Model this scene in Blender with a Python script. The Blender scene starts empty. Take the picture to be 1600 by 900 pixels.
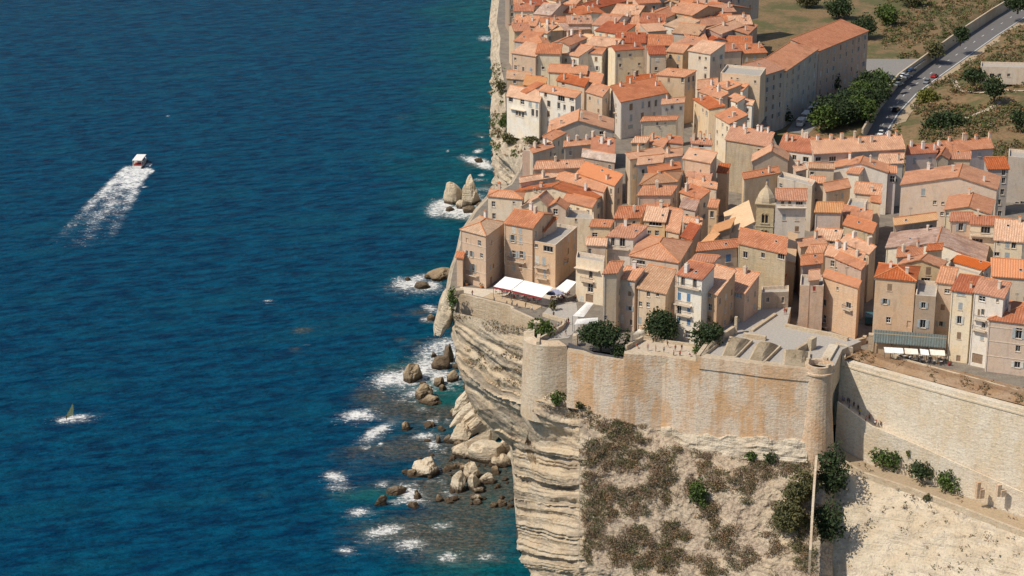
import bpy, bmesh, math, random
import numpy as np
from mathutils import Vector, noise, Matrix
random.seed(7)
R = math.radians
sc = bpy.context.scene
COL = sc.collection
# ------------------------------------------------------------------ camera, sky, sun, exposure
F_PX = 3200.0; PITCH = R(19); CAMZ = 220.0
cam = bpy.data.objects.new("camera", bpy.data.cameras.new("camera")); COL.objects.link(cam)
cam.location = (0, 0, CAMZ); cam.rotation_euler = (R(90) - PITCH, 0, 0)
cam.data.sensor_width = 36; cam.data.lens = 36 * F_PX / 1600
cam.data.clip_start = 1; cam.data.clip_end = 60000
sc.camera = cam
SUN_EL = R(52); SUN_D = Vector((-.90, -.44, 0)).normalized()
w = bpy.data.worlds.new("World"); sc.world = w; w.use_nodes = True
nt = w.node_tree; bg = nt.nodes["Background"]
sky = nt.nodes.new("ShaderNodeTexSky"); sky.sky_type = 'NISHITA'; sky.sun_disc = False
sky.sun_elevation = SUN_EL; sky.sun_rotation = math.atan2(SUN_D.x, SUN_D.y)
sky.air_density = 1.0; sky.dust_density = 1.2
nt.links.new(sky.outputs[0], bg.inputs[0]); bg.inputs[1].default_value = 0.098
sl = bpy.data.lights.new("sun", 'SUN'); sun = bpy.data.objects.new("sun", sl); COL.objects.link(sun)
sl.energy = 3.85; sl.angle = R(0.5); sl.color = (1.0, .92, .79)
sdir = Vector((SUN_D.x * math.cos(SUN_EL), SUN_D.y * math.cos(SUN_EL), math.sin(SUN_EL)))
sun.rotation_euler = sdir.to_track_quat('Z', 'Y').to_euler()
sc.view_settings.view_transform = 'Standard'; sc.view_settings.look = 'None'
sc.view_settings.exposure = 0.07; sc.view_settings.gamma = 1
sc.render.engine = 'CYCLES'
sc.cycles.max_bounces = 5; sc.cycles.diffuse_bounces = 3
# ------------------------------------------------------------------ pixel (1600x900) -> world helpers
cp, sp = math.cos(PITCH), math.sin(PITCH)
def ray(px, py):
    u = (px - 800) / F_PX; v = (py - 450) / F_PX
    return Vector((u, cp - v * sp, -sp - v * cp))
def P(px, py, z):                    # point at altitude z seen at that pixel
    d = ray(px, py); t = (z - CAMZ) / d.z
    return Vector((d.x * t, d.y * t, z))
def Q(px, py, Y):                    # point at ground distance Y seen at that pixel
    d = ray(px, py); t = Y / d.y
    return Vector((d.x * t, Y, CAMZ + d.z * t))
def zat(p, py):                      # altitude of the vertical line through p at image row py
    v = (py - 450) / F_PX
    return CAMZ - p.y * (sp + v * cp) / (cp - v * sp)
def lerp(a, b, t): return a + (b - a) * t
def interp(x, xs, ys): return float(np.interp(x, xs, ys))
# ------------------------------------------------------------------ objects
def tag(o, label=None, cat=None, group=None, kind=None):
    if label: o["label"] = label
    if cat: o["category"] = cat
    if group: o["group"] = group
    if kind: o["kind"] = kind
    return o
def thing(name, loc, label, cat, group=None, rz=0):
    o = bpy.data.objects.new(name, None); COL.objects.link(o)
    o.location = loc; o.rotation_euler = (0, 0, rz); o.empty_display_size = .3
    return tag(o, label, cat, group)
class MB:
    def __init__(s): s.v = []; s.f = []; s.m = []; s.uv = []
    def face(s, pts, m=0, uv=None):
        n = len(s.v); s.v += [tuple(p) for p in pts]; s.f.append(tuple(range(n, n + len(pts)))); s.m.append(m)
        s.uv.append(uv or [(0, 0)] * len(pts))
    def box(s, c, sx, sy, sz, rz=0, m=0, rx=(1, 0, 0), ry=None):     # c = centre of the bottom
        ca, sa = math.cos(rz), math.sin(rz); c = Vector(c)
        X = Vector((ca, sa, 0)) * sx / 2; Y = Vector((-sa, ca, 0)) * sy / 2; Z = Vector((0, 0, sz))
        a, b, d, e = c - X - Y, c + X - Y, c + X + Y, c - X + Y
        s.quads([a, b, d, e], [a + Z, b + Z, d + Z, e + Z], m)
    def quads(s, lo, hi, m=0, mt=None):
        n = len(lo)
        for i in range(n):
            j = (i + 1) % n; s.face([lo[i], lo[j], hi[j], hi[i]], m)
        s.face(list(reversed(lo)), m); s.face(hi, m if mt is None else mt)
    def obox(s, o, a, b, c, m=0):     # box from corner o with edge vectors a,b,c
        o = Vector(o); lo = [o, o + a, o + a + b, o + b]; s.quads(lo, [p + c for p in lo], m)
    def tube(s, p, q, r0, r1=None, n=6, m=0):
        p = Vector(p); q = Vector(q); r1 = r0 if r1 is None else r1
        d = (q - p).normalized(); a = d.orthogonal().normalized(); b = d.cross(a)
        lo = [p + (a * math.cos(t) + b * math.sin(t)) * r0 for t in [2 * math.pi * i / n for i in range(n)]]
        hi = [q + (a * math.cos(t) + b * math.sin(t)) * r1 for t in [2 * math.pi * i / n for i in range(n)]]
        s.quads(lo, hi, m)
    def build(s, name, mats, parent=None, org=None, smooth=False):
        me = bpy.data.meshes.new(name)
        if parent is not None and org is None: org = WORG.get(parent.name, Vector((0, 0, 0)))
        org = org or Vector((0, 0, 0))
        me.from_pydata([(x[0] - org[0], x[1] - org[1], x[2] - org[2]) for x in s.v], [], s.f)
        if not isinstance(mats, (list, tuple)): mats = [mats]
        for m in mats: me.materials.append(m)
        me.polygons.foreach_set("material_index", s.m)
        ul = me.uv_layers.new(name="UVMap")
        flat = [c for f in s.uv for p in f for c in p]
        if len(flat) == 2 * len(me.loops): ul.data.foreach_set("uv", flat)
        if smooth: me.polygons.foreach_set("use_smooth", [True] * len(me.polygons))
        me.update()
        o = bpy.data.objects.new(name, me); COL.objects.link(o)
        if parent is not None:
            o.parent = parent; WORG[o.name] = org
        elif org is not None: o.location = org
        return o
WORG = {}
def root(name, loc, label, cat, group=None):
    o = thing(name, loc, label, cat, group); WORG[o.name] = Vector(loc); return o
def copy_tree(o, parent=None):
    c = o.copy(); COL.objects.link(c); c.parent = parent
    for ch in [x for x in o.children]: copy_tree(ch, c)
    return c
def grid_mesh(name, V, nr, nc, mat, smooth=True, kind=None, flip=False):
    me = bpy.data.meshes.new(name)
    idx = np.arange(nr * nc).reshape(nr, nc)
    q = np.stack([idx[:-1, :-1], idx[:-1, 1:], idx[1:, 1:], idx[1:, :-1]], -1).reshape(-1, 4)
    if flip: q = q[:, ::-1]
    me.vertices.add(nr * nc); me.vertices.foreach_set("co", np.asarray(V, dtype=np.float32).ravel())
    me.loops.add(q.size); me.loops.foreach_set("vertex_index", q.ravel().astype(np.int32))
    me.polygons.add(len(q)); me.polygons.foreach_set("loop_start", np.arange(0, q.size, 4, dtype=np.int32))
    me.polygons.foreach_set("use_smooth", np.full(len(q), smooth))
    me.materials.append(mat); me.update(calc_edges=True); me.validate()
    o = bpy.data.objects.new(name, me); COL.objects.link(o)
    if kind: o["kind"] = kind
    return o
# ------------------------------------------------------------------ materials
class NB:
    def __init__(s, name, rough=.9):
        s.mat = bpy.data.materials.new(name); s.mat.use_nodes = True
        s.t = s.mat.node_tree; s.b = s.t.nodes["Principled BSDF"]; s.b.inputs["Roughness"].default_value = rough
        s.b.inputs["Specular IOR Level"].default_value = .25
    def n(s, ty, **k):
        nd = s.t.nodes.new(ty)
        for a, b in k.items():
            if a.startswith('_'): setattr(nd, a[1:], b)
            else: nd.inputs[a].default_value = b
        return nd
    def l(s, a, b): s.t.links.new(a, b)
    def pos(s, scale=(1, 1, 1)):
        g = s.n("ShaderNodeNewGeometry"); m = s.n("ShaderNodeVectorMath", _operation='MULTIPLY'); s.l(g.outputs["Position"], m.inputs[0]); m.inputs[1].default_value = scale
        return m.outputs[0]
    def posr(s, scale, ang):
        g = s.n('ShaderNodeNewGeometry'); r = s.n('ShaderNodeVectorRotate', _rotation_type='Z_AXIS'); r.inputs['Angle'].default_value = ang; s.l(g.outputs['Position'], r.inputs[0]); m = s.n('ShaderNodeVectorMath', _operation='MULTIPLY'); s.l(r.outputs[0], m.inputs[0]); m.inputs[1].default_value = scale
        return m.outputs[0]
    def uv(s, scale=(1, 1, 1)):
        g = s.n("ShaderNodeUVMap"); m = s.n("ShaderNodeVectorMath", _operation='MULTIPLY'); s.l(g.outputs[0], m.inputs[0]); m.inputs[1].default_value = scale
        return m.outputs[0]
    def noise(s, vec, scale, detail=3, rough=.55):
        nd = s.n("ShaderNodeTexNoise", Scale=scale, Detail=detail, Roughness=rough); s.l(vec, nd.inputs["Vector"]); return nd.outputs["Fac"]
    def ramp(s, fac, a, b, ca=0, cb=1):
        m = s.n("ShaderNodeMapRange"); s.l(fac, m.inputs[0]); m.inputs[1].default_value = a; m.inputs[2].default_value = b
        m.inputs[3].default_value = ca; m.inputs[4].default_value = cb; m.interpolation_type = 'SMOOTHSTEP'; return m.outputs[0]
    def mix(s, fac, a, b, mode='MIX'):
        m = s.n("ShaderNodeMix", _data_type='RGBA', _blend_type=mode)
        for sock, v in ((m.inputs[0], fac), (m.inputs[6], a), (m.inputs[7], b)):
            if isinstance(v, (int, float)): sock.default_value = v
            elif isinstance(v, tuple): sock.default_value = (*v, 1) if len(v) == 3 else v
            else: s.l(v, sock)
        return m.outputs[2]
    def math(s, op, a, b=0.0, c=None):
        m = s.n("ShaderNodeMath", _operation=op)
        for i, v in enumerate((a, b) if c is None else (a, b, c)):
            if isinstance(v, (int, float)): m.inputs[i].default_value = v
            else: s.l(v, m.inputs[i])
        return m.outputs[0]
    def rnd(s): return s.n("ShaderNodeObjectInfo").outputs["Random"]
    def hsv(s, col, h=.5, sat=1, v=1):
        m = s.n("ShaderNodeHueSaturation")
        for k, x in (("Hue", h), ("Saturation", sat), ("Value", v), ("Color", col)):
            if isinstance(x, (int, float)): m.inputs[k].default_value = x
            elif isinstance(x, tuple): m.inputs[k].default_value = (*x, 1)
            else: s.l(x, m.inputs[k])
        return m.outputs[0]
    def bump(s, h, strength=.5, dist=.1):
        m = s.n("ShaderNodeBump", Strength=strength, Distance=dist); s.l(h, m.inputs["Height"]); s.l(m.outputs[0], s.b.inputs["Normal"]); return m
    def col(s, c):
        if isinstance(c, tuple): s.b.inputs["Base Color"].default_value = (*c, 1)
        else: s.l(c, s.b.inputs["Base Color"])
        return s.mat
def plain(name, c, rough=.7, metal=0):
    b = NB(name, rough); v = b.noise(b.pos(), 2.2, 2); b.b.inputs["Metallic"].default_value = metal
    b.col(b.mix(b.ramp(v, .3, .7), tuple(x * .86 for x in c), tuple(min(1, x * 1.08) for x in c))); return b.mat
def plaster(name, c, stain=.35, stone=0):
    b = NB(name, .92); p = b.pos()
    st = b.noise(b.pos((1, 1, .22)), .8, 4, .65)           # runs of dirt down the wall
    bl = b.noise(p, .28, 4, .6); fi = b.noise(p, 3.5, 3, .7)
    dark = tuple(x * k for x, k in zip(c, (.62, .58, .55)))
    warm = tuple(min(.85, x * k) for x, k in zip(c, (1.06, .93, .78)))
    x = b.mix(b.ramp(bl, .42, .62, 0, .55), c, warm)
    x = b.mix(b.ramp(st, .48, .7, 0, stain + .1), x, dark)
    x = b.mix(b.ramp(fi, .45, .68, 0, .5 + stone * .4), x, tuple(k * .70 for k in c)); mm = b.noise(p, .9, 4, .7); x = b.mix(b.ramp(mm, .52, .68, 0, .45), x, tuple(k * .76 for k in c)); x = b.mix(b.ramp(mm, .44, .32, 0, .4), x, tuple(min(.88, k * 1.12) for k in c))
    r = b.rnd(); x = b.hsv(x, b.math('MULTIPLY_ADD', r, .016, .492), b.math('MULTIPLY_ADD', r, .3, .85), b.math('MULTIPLY_ADD', r, .22, .87))
    b.col(x)
    if stone:
        g = b.n("ShaderNodeNewGeometry"); sx = b.n("ShaderNodeSeparateXYZ"); b.l(g.outputs["Position"], sx.inputs[0])
        cx = b.n("ShaderNodeCombineXYZ"); b.l(b.math('ADD', sx.outputs[0], sx.outputs[1]), cx.inputs[0]); b.l(sx.outputs[2], cx.inputs[1])
        br = b.n("ShaderNodeTexBrick", Scale=1.0); br.inputs["Brick Width"].default_value = .55; br.inputs["Row Height"].default_value = .28
        br.inputs["Mortar Size"].default_value = .05; b.l(cx.outputs[0], br.inputs[0])
        br.inputs["Color1"].default_value = (.82, .82, .82, 1); br.inputs["Color2"].default_value = (1.08, 1.08, 1.08, 1); br.inputs["Mortar"].default_value = (.72, .72, .72, 1)
        b.col(b.mix(stone, x, b.mix(1.0, x, br.outputs[0], 'MULTIPLY'))); b.bump(b.math('ADD', fi, br.outputs["Fac"]), .5, .12)
    else: b.bump(fi, .35, .05)
    return b.mat
def tiles(name, c, mott=.7, dark=.5):
    b = NB(name, .85); u = b.uv()
    fine = b.noise(b.uv((4.5, 2.2, 1)), 1.0, 2, .8); lon = b.noise(b.uv((3.2, .35, 1)), 1.0, 3, .6); big = b.noise(b.pos(), .22, 4, .6)
    wv = b.n("ShaderNodeTexWave", _bands_direction='X', Scale=.55, Distortion=.4, Detail=1); b.l(u, wv.inputs["Vector"])
    d = tuple(x * k for x, k in zip(c, (dark, dark * .95, dark * 1.02))); li = tuple(min(.9, a) for a in (c[0] * 1.18, c[1] * 1.5, c[2] * 1.9))
    x = b.mix(b.ramp(fine, .36, .62), b.mix(.8, c, d), c)
    x = b.mix(b.ramp(lon, .48, .66, 0, .8 * mott), x, li); sp_ = b.noise(b.pos(), 1.4, 3, .7); x = b.mix(b.ramp(sp_, .56, .70, 0, .75 * mott), x, tuple(k * .5 for k in c)); x = b.mix(b.ramp(sp_, .40, .30, 0, .5 * mott), x, li)
    x = b.mix(b.ramp(big, .48, .66, 0, .7 * mott), x, d)
    x = b.mix(b.ramp(wv.outputs["Fac"], .0, .5, .5, 0), x, tuple(k * .45 for k in c))
    r = b.rnd(); x = b.hsv(x, b.math('MULTIPLY_ADD', r, .022, .489), b.math('MULTIPLY_ADD', r, -.3, 1.1), b.math('MULTIPLY_ADD', r, .35, .82))
    b.col(x); b.bump(b.math('ADD', wv.outputs["Fac"], fine), .6, .10); return b.mat
def leaf(name, c):
    b = NB(name, .8); r = b.n("ShaderNodeNewGeometry").outputs["Random Per Island"]
    x = b.mix(r, tuple(k * .68 for k in c), tuple(k * 1.3 for k in c)); b.col(b.mix(b.ramp(b.noise(b.pos(), .5, 2), .45, .65, 0, .35), x, tuple(a * k for a, k in zip(c, (1.7, 1.3, .9)))))
    return b.mat
W = dict(
 ta=plaster("tan_plaster", (.68, .49, .33)), be=plaster("beige_plaster", (.69, .54, .40)), cr=plaster("cream_plaster", (.78, .66, .51)),
 wh=plaster("white_plaster", (.82, .75, .65), .25), pk=plaster("pink_masonry", (.68, .49, .37), .4, .3), oc=plaster("ochre_plaster", (.62, .41, .24)),
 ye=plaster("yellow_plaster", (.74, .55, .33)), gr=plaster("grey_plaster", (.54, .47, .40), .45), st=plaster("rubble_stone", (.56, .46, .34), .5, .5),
 br=plaster("brown_plaster", (.48, .36, .25)), lc=plaster("pale_rose_plaster", (.79, .62, .49), .2), la=plaster("lilac_plaster", (.60, .54, .53), .25))
RF = dict(
 o=tiles("orange_tiles", (.66, .245, .10)), r=tiles("red_brown_tiles", (.55, .20, .095)), p=tiles("salmon_tiles", (.70, .325, .165)),
 v=tiles("new_orange_tiles", (.72, .22, .06), .25, .75), b=tiles("tan_brown_tiles", (.58, .31, .16)), y=tiles("straw_tiles", (.76, .42, .19), .5, .75),
 k=tiles("mottled_old_tiles", (.62, .41, .29), 1.1), g=plain("grey_terrace_slab", (.42, .38, .33)))
M_dark = NB("dark_glass", .15); M_dark.b.inputs["Specular IOR Level"].default_value = .6; M_glass = M_dark.col((.018, .02, .024))
M_frame = plain("window_frame_paint", (.62, .58, .52)); M_wframe = plain("white_window_paint", (.80, .78, .74))
M_room = plain("room_shade", (.05, .04, .035))
SH = dict(g=plain("grey_blue_shutter_paint", (.40, .43, .43)), b=plain("blue_shutter_paint", (.12, .24, .40)), n=plain("brown_shutter_paint", (.30, .20, .13)),
          w=plain("pale_shutter_paint", (.62, .60, .54)), r=plain("red_shutter_paint", (.35, .05, .04)))
M_white = plain("white_canvas", (.82, .80, .76)); M_cream = plain("cream_canvas", (.80, .74, .62)); M_dred = plain("dark_red_canvas", (.30, .05, .05))
M_metal = plain("dark_metal", (.10, .10, .11), .4); M_wood = plain("dark_wood", (.16, .09, .05)); M_capst = plain("chimney_render", (.66, .54, .42)); M_capw = plain("white_chimney_render", (.78, .72, .65))
M_tcap = plain("terracotta_cap", (.60, .24, .10)); M_stonecap = plain("coping_stone", (.62, .52, .39))
DEBUG = False
# ------------------------------------------------------------------ the sea
def blob(X, Y, px, py, rx, ry, rot=0, soft=1.0):
    c = P(px, py, 0); d = ray(px, py); t = CAMZ / -d.z
    dx = (X - c.x) * F_PX / t; dy = -(Y - c.y) * F_PX * (-d.z / d.length) / t
    a = math.radians(rot); u = dx * math.cos(a) + dy * math.sin(a); v = -dx * math.sin(a) + dy * math.cos(a)
    q = (u / rx) ** 2 + (v / ry) ** 2
    return np.exp(-q * 1.1 * soft)
FOAM = [(640,443,26,8,-5,1.),(672,446,18,8,0,.9),(625,437,16,5,0,.6),(655,434,22,5,-8,.8),(652,455,34,5,0,.55),(690,452,14,4,0,.45),(700,428,14,3,-8,.3),
 (672,481,12,4,10,.95),(690,487,14,4,5,.6),(664,499,9,3,0,.8),(684,503,9,3,0,.5),
 (690,540,36,10,-10,.8),(675,552,30,9,-12,.75),(704,552,14,20,0,.85),(664,575,26,16,-12,.95),(640,590,36,12,-8,1.05),(612,592,30,10,-5,1.),(655,612,28,8,-10,.8),
 (686,590,16,12,0,1.),(708,592,16,8,0,.9),(700,605,14,6,0,.6),(668,604,14,8,0,.7),(600,600,16,5,-20,.8),(628,626,14,5,0,.5),(645,628,14,4,0,.5),(660,640,12,5,0,.5),
 (558,648,24,7,-5,1.0),(575,652,16,5,0,.75),(538,641,10,4,0,.4),(585,675,20,6,-30,1.1),(597,669,8,5,-30,1.2),(574,686,10,3,-20,.7),(596,694,4,3,0,1.),(571,700,5,3,0,.9),(582,712,5,2,0,.5),
 (662,681,20,4,-5,.85),(648,683,10,4,0,.5),(672,660,9,5,-40,.9),(700,657,6,4,0,.6),(676,694,16,8,25,.7),(690,702,10,6,30,.5),(680,712,10,8,30,.35),(704,688,10,8,0,.45),
 (521,744,14,5,8,1.1),(529,747,7,4,0,1.1),(531,760,22,8,5,.6),(520,757,14,5,0,.35),(596,757,10,4,-10,.8),(640,770,16,8,0,1.),(632,760,16,5,0,.7),(645,780,22,6,0,.85),(620,785,22,5,0,.6),(648,757,7,9,0,.5),
 (688,735,10,4,0,.7),(690,752,14,4,10,.5),(672,752,5,3,0,.6),(700,770,14,6,20,.5),(706,722,12,4,0,.4),(728,722,14,4,10,.3),(712,782,10,4,0,.3),(694,780,12,3,0,.4),
 (722,330,44,7,3,1.1),(690,322,20,9,-5,1.),(680,332,14,7,10,.9),(712,338,36,4,6,.75),(753,318,14,9,0,.8),(764,326,10,8,0,.7),(748,306,16,5,10,.5),(757,296,18,4,5,.55),(741,298,7,3,0,.5),(680,312,12,4,0,.4),(745,336,20,4,0,.6),
 (744,251,20,4.5,10,1.15),(756,258,16,5,15,1.),(733,247,18,3,5,.7),(722,243,8,2.5,0,.5),(747,236,8,3,-10,.9),(752,273,5,2,0,.9),(747,281,16,2.5,0,.55),(699,236,3,1.5,0,.8),(753,214,8,2,5,.5),(757,168,12,2,5,.35),(764,182,6,2,0,.4),
 (118,653,22,4,-4,1.0),(97,656,7,2.5,5,1.2),(130,652,12,5,0,.7),(122,665,6,2,0,.3),(418,470,7,1.6,0,.8),(262,181,4,1.2,0,.6),(342,658,4,1.5,0,.5),(478,538,8,1.5,0,.4),(330,594,4,1.2,0,.4),
 (560,800,20,6,0,.8),(600,830,30,8,-10,.9),(640,850,26,8,0,.8),(540,860,16,5,0,.7),(690,822,20,6,0,.6),(700,870,20,8,0,.7),(760,870,20,6,0,.6),(758,60,12,4,0,.7),(768,90,8,3,0,.6)]
REEF = [(580,617,36,16,-5,.8),(650,640,60,26,0,.75),(700,630,40,34,0,.95),(640,700,66,24,-10,.8),(720,720,50,30,0,1.),(760,760,60,50,0,1.3),(700,770,70,24,0,1.0),(600,640,34,14,0,.5),
 (660,560,26,10,0,.5),(655,487,24,7,-5,.7),(672,498,14,7,0,.9),(645,452,40,6,0,.6),(690,528,26,8,0,.45),(652,537,14,8,0,.6),(620,577,44,12,-5,.7),(568,700,50,14,-10,.5),(560,775,50,12,0,.7),(620,760,50,14,0,.6),
 (473,516,20,6,-5,.75),(463,546,12,5,0,.55),(512,516,5,3,0,.3),(625,530,12,5,0,.5),(618,492,9,4,0,.45),(627,184,20,3,0,.4),(760,167,14,5,5,.6),(752,210,22,5,5,.5),(752,225,16,5,0,.5),(760,290,26,6,0,.5),(560,168,6,2,0,.3),
 (735,338,60,11,4,.8),(720,318,60,9,0,.6),(745,258,26,6,5,.7),(607,241,13,3,0,.4),(415,772,18,7,-10,.5),(345,785,12,5,-20,.35),(350,763,16,4,0,.3),(680,610,60,30,0,.6),(620,830,90,30,0,.8),(720,850,80,50,0,1.),(540,740,40,30,0,.3),(100,640,14,12,-50,.25)]
def axis(lo, a, fine, b, hi, coarse=14):
    n1 = [a - (a - lo) * (i / coarse) ** 2.2 for i in range(coarse, 0, -1)]
    n3 = [b + (hi - b) * (i / coarse) ** 2.2 for i in range(1, coarse + 1)]
    return np.array(n1 + list(np.arange(a, b, fine)) + n3)
xs = axis(-30000, -300, 1.15, 40, 30000); ys = axis(-3000, 400, 1.5, 1180, 50000)
Xg, Yg = np.meshgrid(xs, ys)
Vs = np.stack([Xg, Yg, np.zeros_like(Xg)], -1)
foam = np.zeros_like(Xg); reef = np.zeros_like(Xg)
for e in FOAM: foam = np.maximum(foam, e[5] * blob(Xg, Yg, e[0], e[1], e[2] * 1.25, e[3] * 1.4, e[4]))
for e in FOAM:
    if e[2] > 6 and e[1] > 400: foam = np.maximum(foam, e[5] * .52 * blob(Xg, Yg, e[0] + 4, e[1] + 2, e[2] * 2.2, e[3] * 2.6, e[4]))
for e in REEF: reef = reef + e[5] * blob(Xg, Yg, *e[:5]) * (1 - reef * .5)
# the wake: two diverging arms and churned water behind the tour boat
w0 = P(214, 262, 0); w1 = P(130, 372, 0); wd = (w1 - w0).normalized(); wn = Vector((-wd.y, wd.x, 0)); WL = (w1 - w0).length
al = (Xg - w0.x) * wd.x + (Yg - w0.y) * wd.y; cr_ = (Xg - w0.x) * wn.x + (Yg - w0.y) * wn.y
s_ = np.clip(al / WL, 0, 1.3); inside = (al > -6) & (s_ < 1.12)
cen = 2.0 * s_ ** .8 * 2
def arm(off, wd_, k): return k * np.exp(-((cr_ - off) / wd_) ** 2)
hw = 4.2 + 5.4 * s_
jit = np.vectorize(lambda x, y: noise.noise(Vector((x * .12, y * .12, 0))))(Xg[:, 18:240], Yg[:, 18:240]) if False else 0
fade = np.clip(1.0 - .72 * s_, 0, 1)
wk = arm(-hw, 1.6 + 1.6 * s_, .92) * fade + arm(hw, 1.8 + 1.8 * s_, .95) * fade + arm(0, 3.2 + 2.6 * s_, .85) * np.clip(1 - .62 * s_, 0, 1) + np.exp(-(cr_ / (hw + 2)) ** 4) * .34 * fade
wk += np.exp(-(al / 20) ** 2) * np.exp(-(cr_ / 5.6) ** 2) * .5
wk = np.where(al < 4, wk * np.exp(-((al - 4) / 4) ** 2) , wk)
foam = np.maximum(foam, np.where(inside, np.clip(wk * (.74 + .22 * np.sin(Xg * .55 + 2 * np.sin(Yg * .21)) * np.sin(Yg * .38 + Xg * .2)), 0, .93), 0))
for (bx, by, rx, ry, k) in ((236, 268, 5, 4, 1.2), (231, 258, 6, 4, 1.0), (200, 262, 10, 3, 1.), (226, 292, 7, 1.5, .8)): foam = np.maximum(foam, k * blob(Xg, Yg, bx, by, rx, ry))
coast = np.clip(1 - (8 - Xg - (Yg - 450) * .02) / (78 + np.clip(Yg - 500, 0, 300) * .06), 0, 1) ** 1.3
sea_m = NB("sea_water", .3); b = sea_m
def attr(n): a = b.n("ShaderNodeAttribute", _attribute_name=n); return a.outputs["Fac"]
pz = b.pos()
streak = b.noise(b.posr((.10, .27, 1), -.3), 1.0, 5, .68); swell = b.noise(b.posr((.018, .045, 1), -.3), 1, 3, .6); tealn = b.noise(b.pos((.014, .022, 1)), 1.3, 3, .6)
fn = b.noise(b.pos((.75, .95, 1)), 1.0, 5, .75); lace = b.math('SUBTRACT', 1.0, b.math('MULTIPLY', b.math('ABSOLUTE', b.math('SUBTRACT', b.noise(b.pos((.34, .42, 1)), 1.0, 4, .7), .5)), 5.0)); fn2 = b.noise(b.pos((.16, .5, 1)), 1.0, 3, .7)
deep = b.mix(b.ramp(streak, .34, .66), (.0004, .025, .070), (.0010, .074, .146))  # streak noise paints the gloss of wave crests into the water colour
teal = b.mix(b.ramp(streak, .3, .7), (.0007, .048, .074), (.0026, .116, .130))
tf = b.math('MULTIPLY', b.ramp(b.math('ADD', attr("coast"), b.math('MULTIPLY_ADD', tealn, 1.1, -.55)), .22, .95), .9)
c = b.mix(tf, deep, teal)
c = b.mix(b.math('MULTIPLY', b.ramp(swell, .5, .7), .5), c, (.0028, .082, .135))
rf = b.ramp(b.math('ADD', attr("reef"), b.math('MULTIPLY_ADD', fn2, 1.2, -.6)), .12, .95, 0, .82)
rb = b.mix(b.ramp(fn, .4, .65), (.045, .065, .060), (.17, .13, .09)); rb = b.mix(b.ramp(tealn, .5, .66), rb, (.014, .11, .11))
c = b.mix(rf, c, rb)
ff = b.ramp(b.math('ADD', b.math('MULTIPLY', b.math('MINIMUM', attr("foam"), .95), .95), b.math('ADD', b.math('MULTIPLY_ADD', lace, .62, -.52), b.math('MULTIPLY_ADD', fn, 1.7, -.85))), .38, .78)
ff2 = b.math('MULTIPLY', b.ramp(b.math('ADD', attr("foam"), b.math('MULTIPLY_ADD', fn2, 1.0, -.5)), .2, 1.0, 0, .35), b.ramp(attr("foam"), .04, .25))
fall = b.math('MAXIMUM', ff, ff2)
b.col(b.mix(fall, c, (.80, .80, .78)))
b.l(b.ramp(fall, 0, 1, .22, .85), b.b.inputs["Roughness"]); b.b.inputs["IOR"].default_value = 1.12; b.b.inputs["Specular IOR Level"].default_value = .05
wa = b.noise(b.posr((.24, .5, 1), -.3), 1.0, 5, .66); wb_ = b.noise(b.posr((.06, .14, 1), -.3), 1.0, 3, .6)
b.bump(b.math('ADD', wa, b.math('MULTIPLY', wb_, 2.2)), 1.0, 2.0)
sea = grid_mesh("sea", Vs, len(ys), len(xs), sea_m.mat, kind="structure")
sea["label"] = "dark blue sea with teal shallows and broken foam"
for nm, ar in (("foam", foam), ("reef", reef), ("coast", coast)):
    a = sea.data.attributes.new(nm, 'FLOAT', 'POINT'); a.data.foreach_set("value", ar.astype(np.float32).ravel())
# ------------------------------------------------------------------ rock
def rockmat(name, base, warm, dark, tilt=.2, wet=False, bands=.75):
    b = NB(name, .95); g = b.n("ShaderNodeNewGeometry"); sx = b.n("ShaderNodeSeparateXYZ"); b.l(g.outputs["Position"], sx.inputs[0])
    s = b.math('MULTIPLY_ADD', sx.outputs[0], -tilt, sx.outputs[2])
    cx = b.n("ShaderNodeCombineXYZ"); b.l(b.math('MULTIPLY', sx.outputs[0], .10), cx.inputs[0]); b.l(b.math('MULTIPLY', sx.outputs[1], .10), cx.inputs[1]); b.l(b.math('MULTIPLY', s, 1.5), cx.inputs[2])
    st = b.noise(cx.outputs[0], 1.0, 4, .7); big = b.noise(b.pos(), .16, 4, .62); fi = b.noise(b.pos(), 1.7, 4, .7)
    x = b.mix(b.ramp(big, .4, .64, 0, .8), base, warm)
    x = b.mix(b.ramp(st, .46, .66, 0, bands), x, dark)
    x = b.mix(b.ramp(fi, .5, .74, 0, .6), x, tuple(k * .62 for k in dark))
    if wet:
        wl = b.ramp(b.math('MULTIPLY_ADD', fi, 2.4, b.math('MULTIPLY', sx.outputs[2], -1)), -.9, .5); x = b.mix(wl, x, (.085, .060, .038))
    b.col(x); b.bump(b.math('ADD', b.math('MULTIPLY', st, 1.4), fi), .9, .5); return b.mat
M_cliff = rockmat("layered_limestone", (.64, .53, .38), (.56, .43, .28), (.33, .26, .19))
M_pale = rockmat("pale_limestone", (.68, .58, .44), (.60, .48, .33), (.36, .29, .22), .05, True, .35)
M_wetrock = rockmat("dark_wet_rock", (.24, .19, .135), (.20, .135, .08), (.10, .08, .06), .4, True, .7)
M_white = M_white
def fbm(v, o=4): return noise.fractal(v, 1.0, 2.0, o)
def strata(s, x, y):
    v = Vector((x * .05, y * .05, s * .55)); a = noise.noise(v) * 1.0 + noise.noise(Vector((x * .09 + 9, y * .09, s * 1.5))) * .55
    k = noise.noise(Vector((3.3, .02 * x, s * .33)))
    return max(-1, min(1, a * 2.0)) * .55 + (1.0 if k > .08 else -.35) * .55
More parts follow.
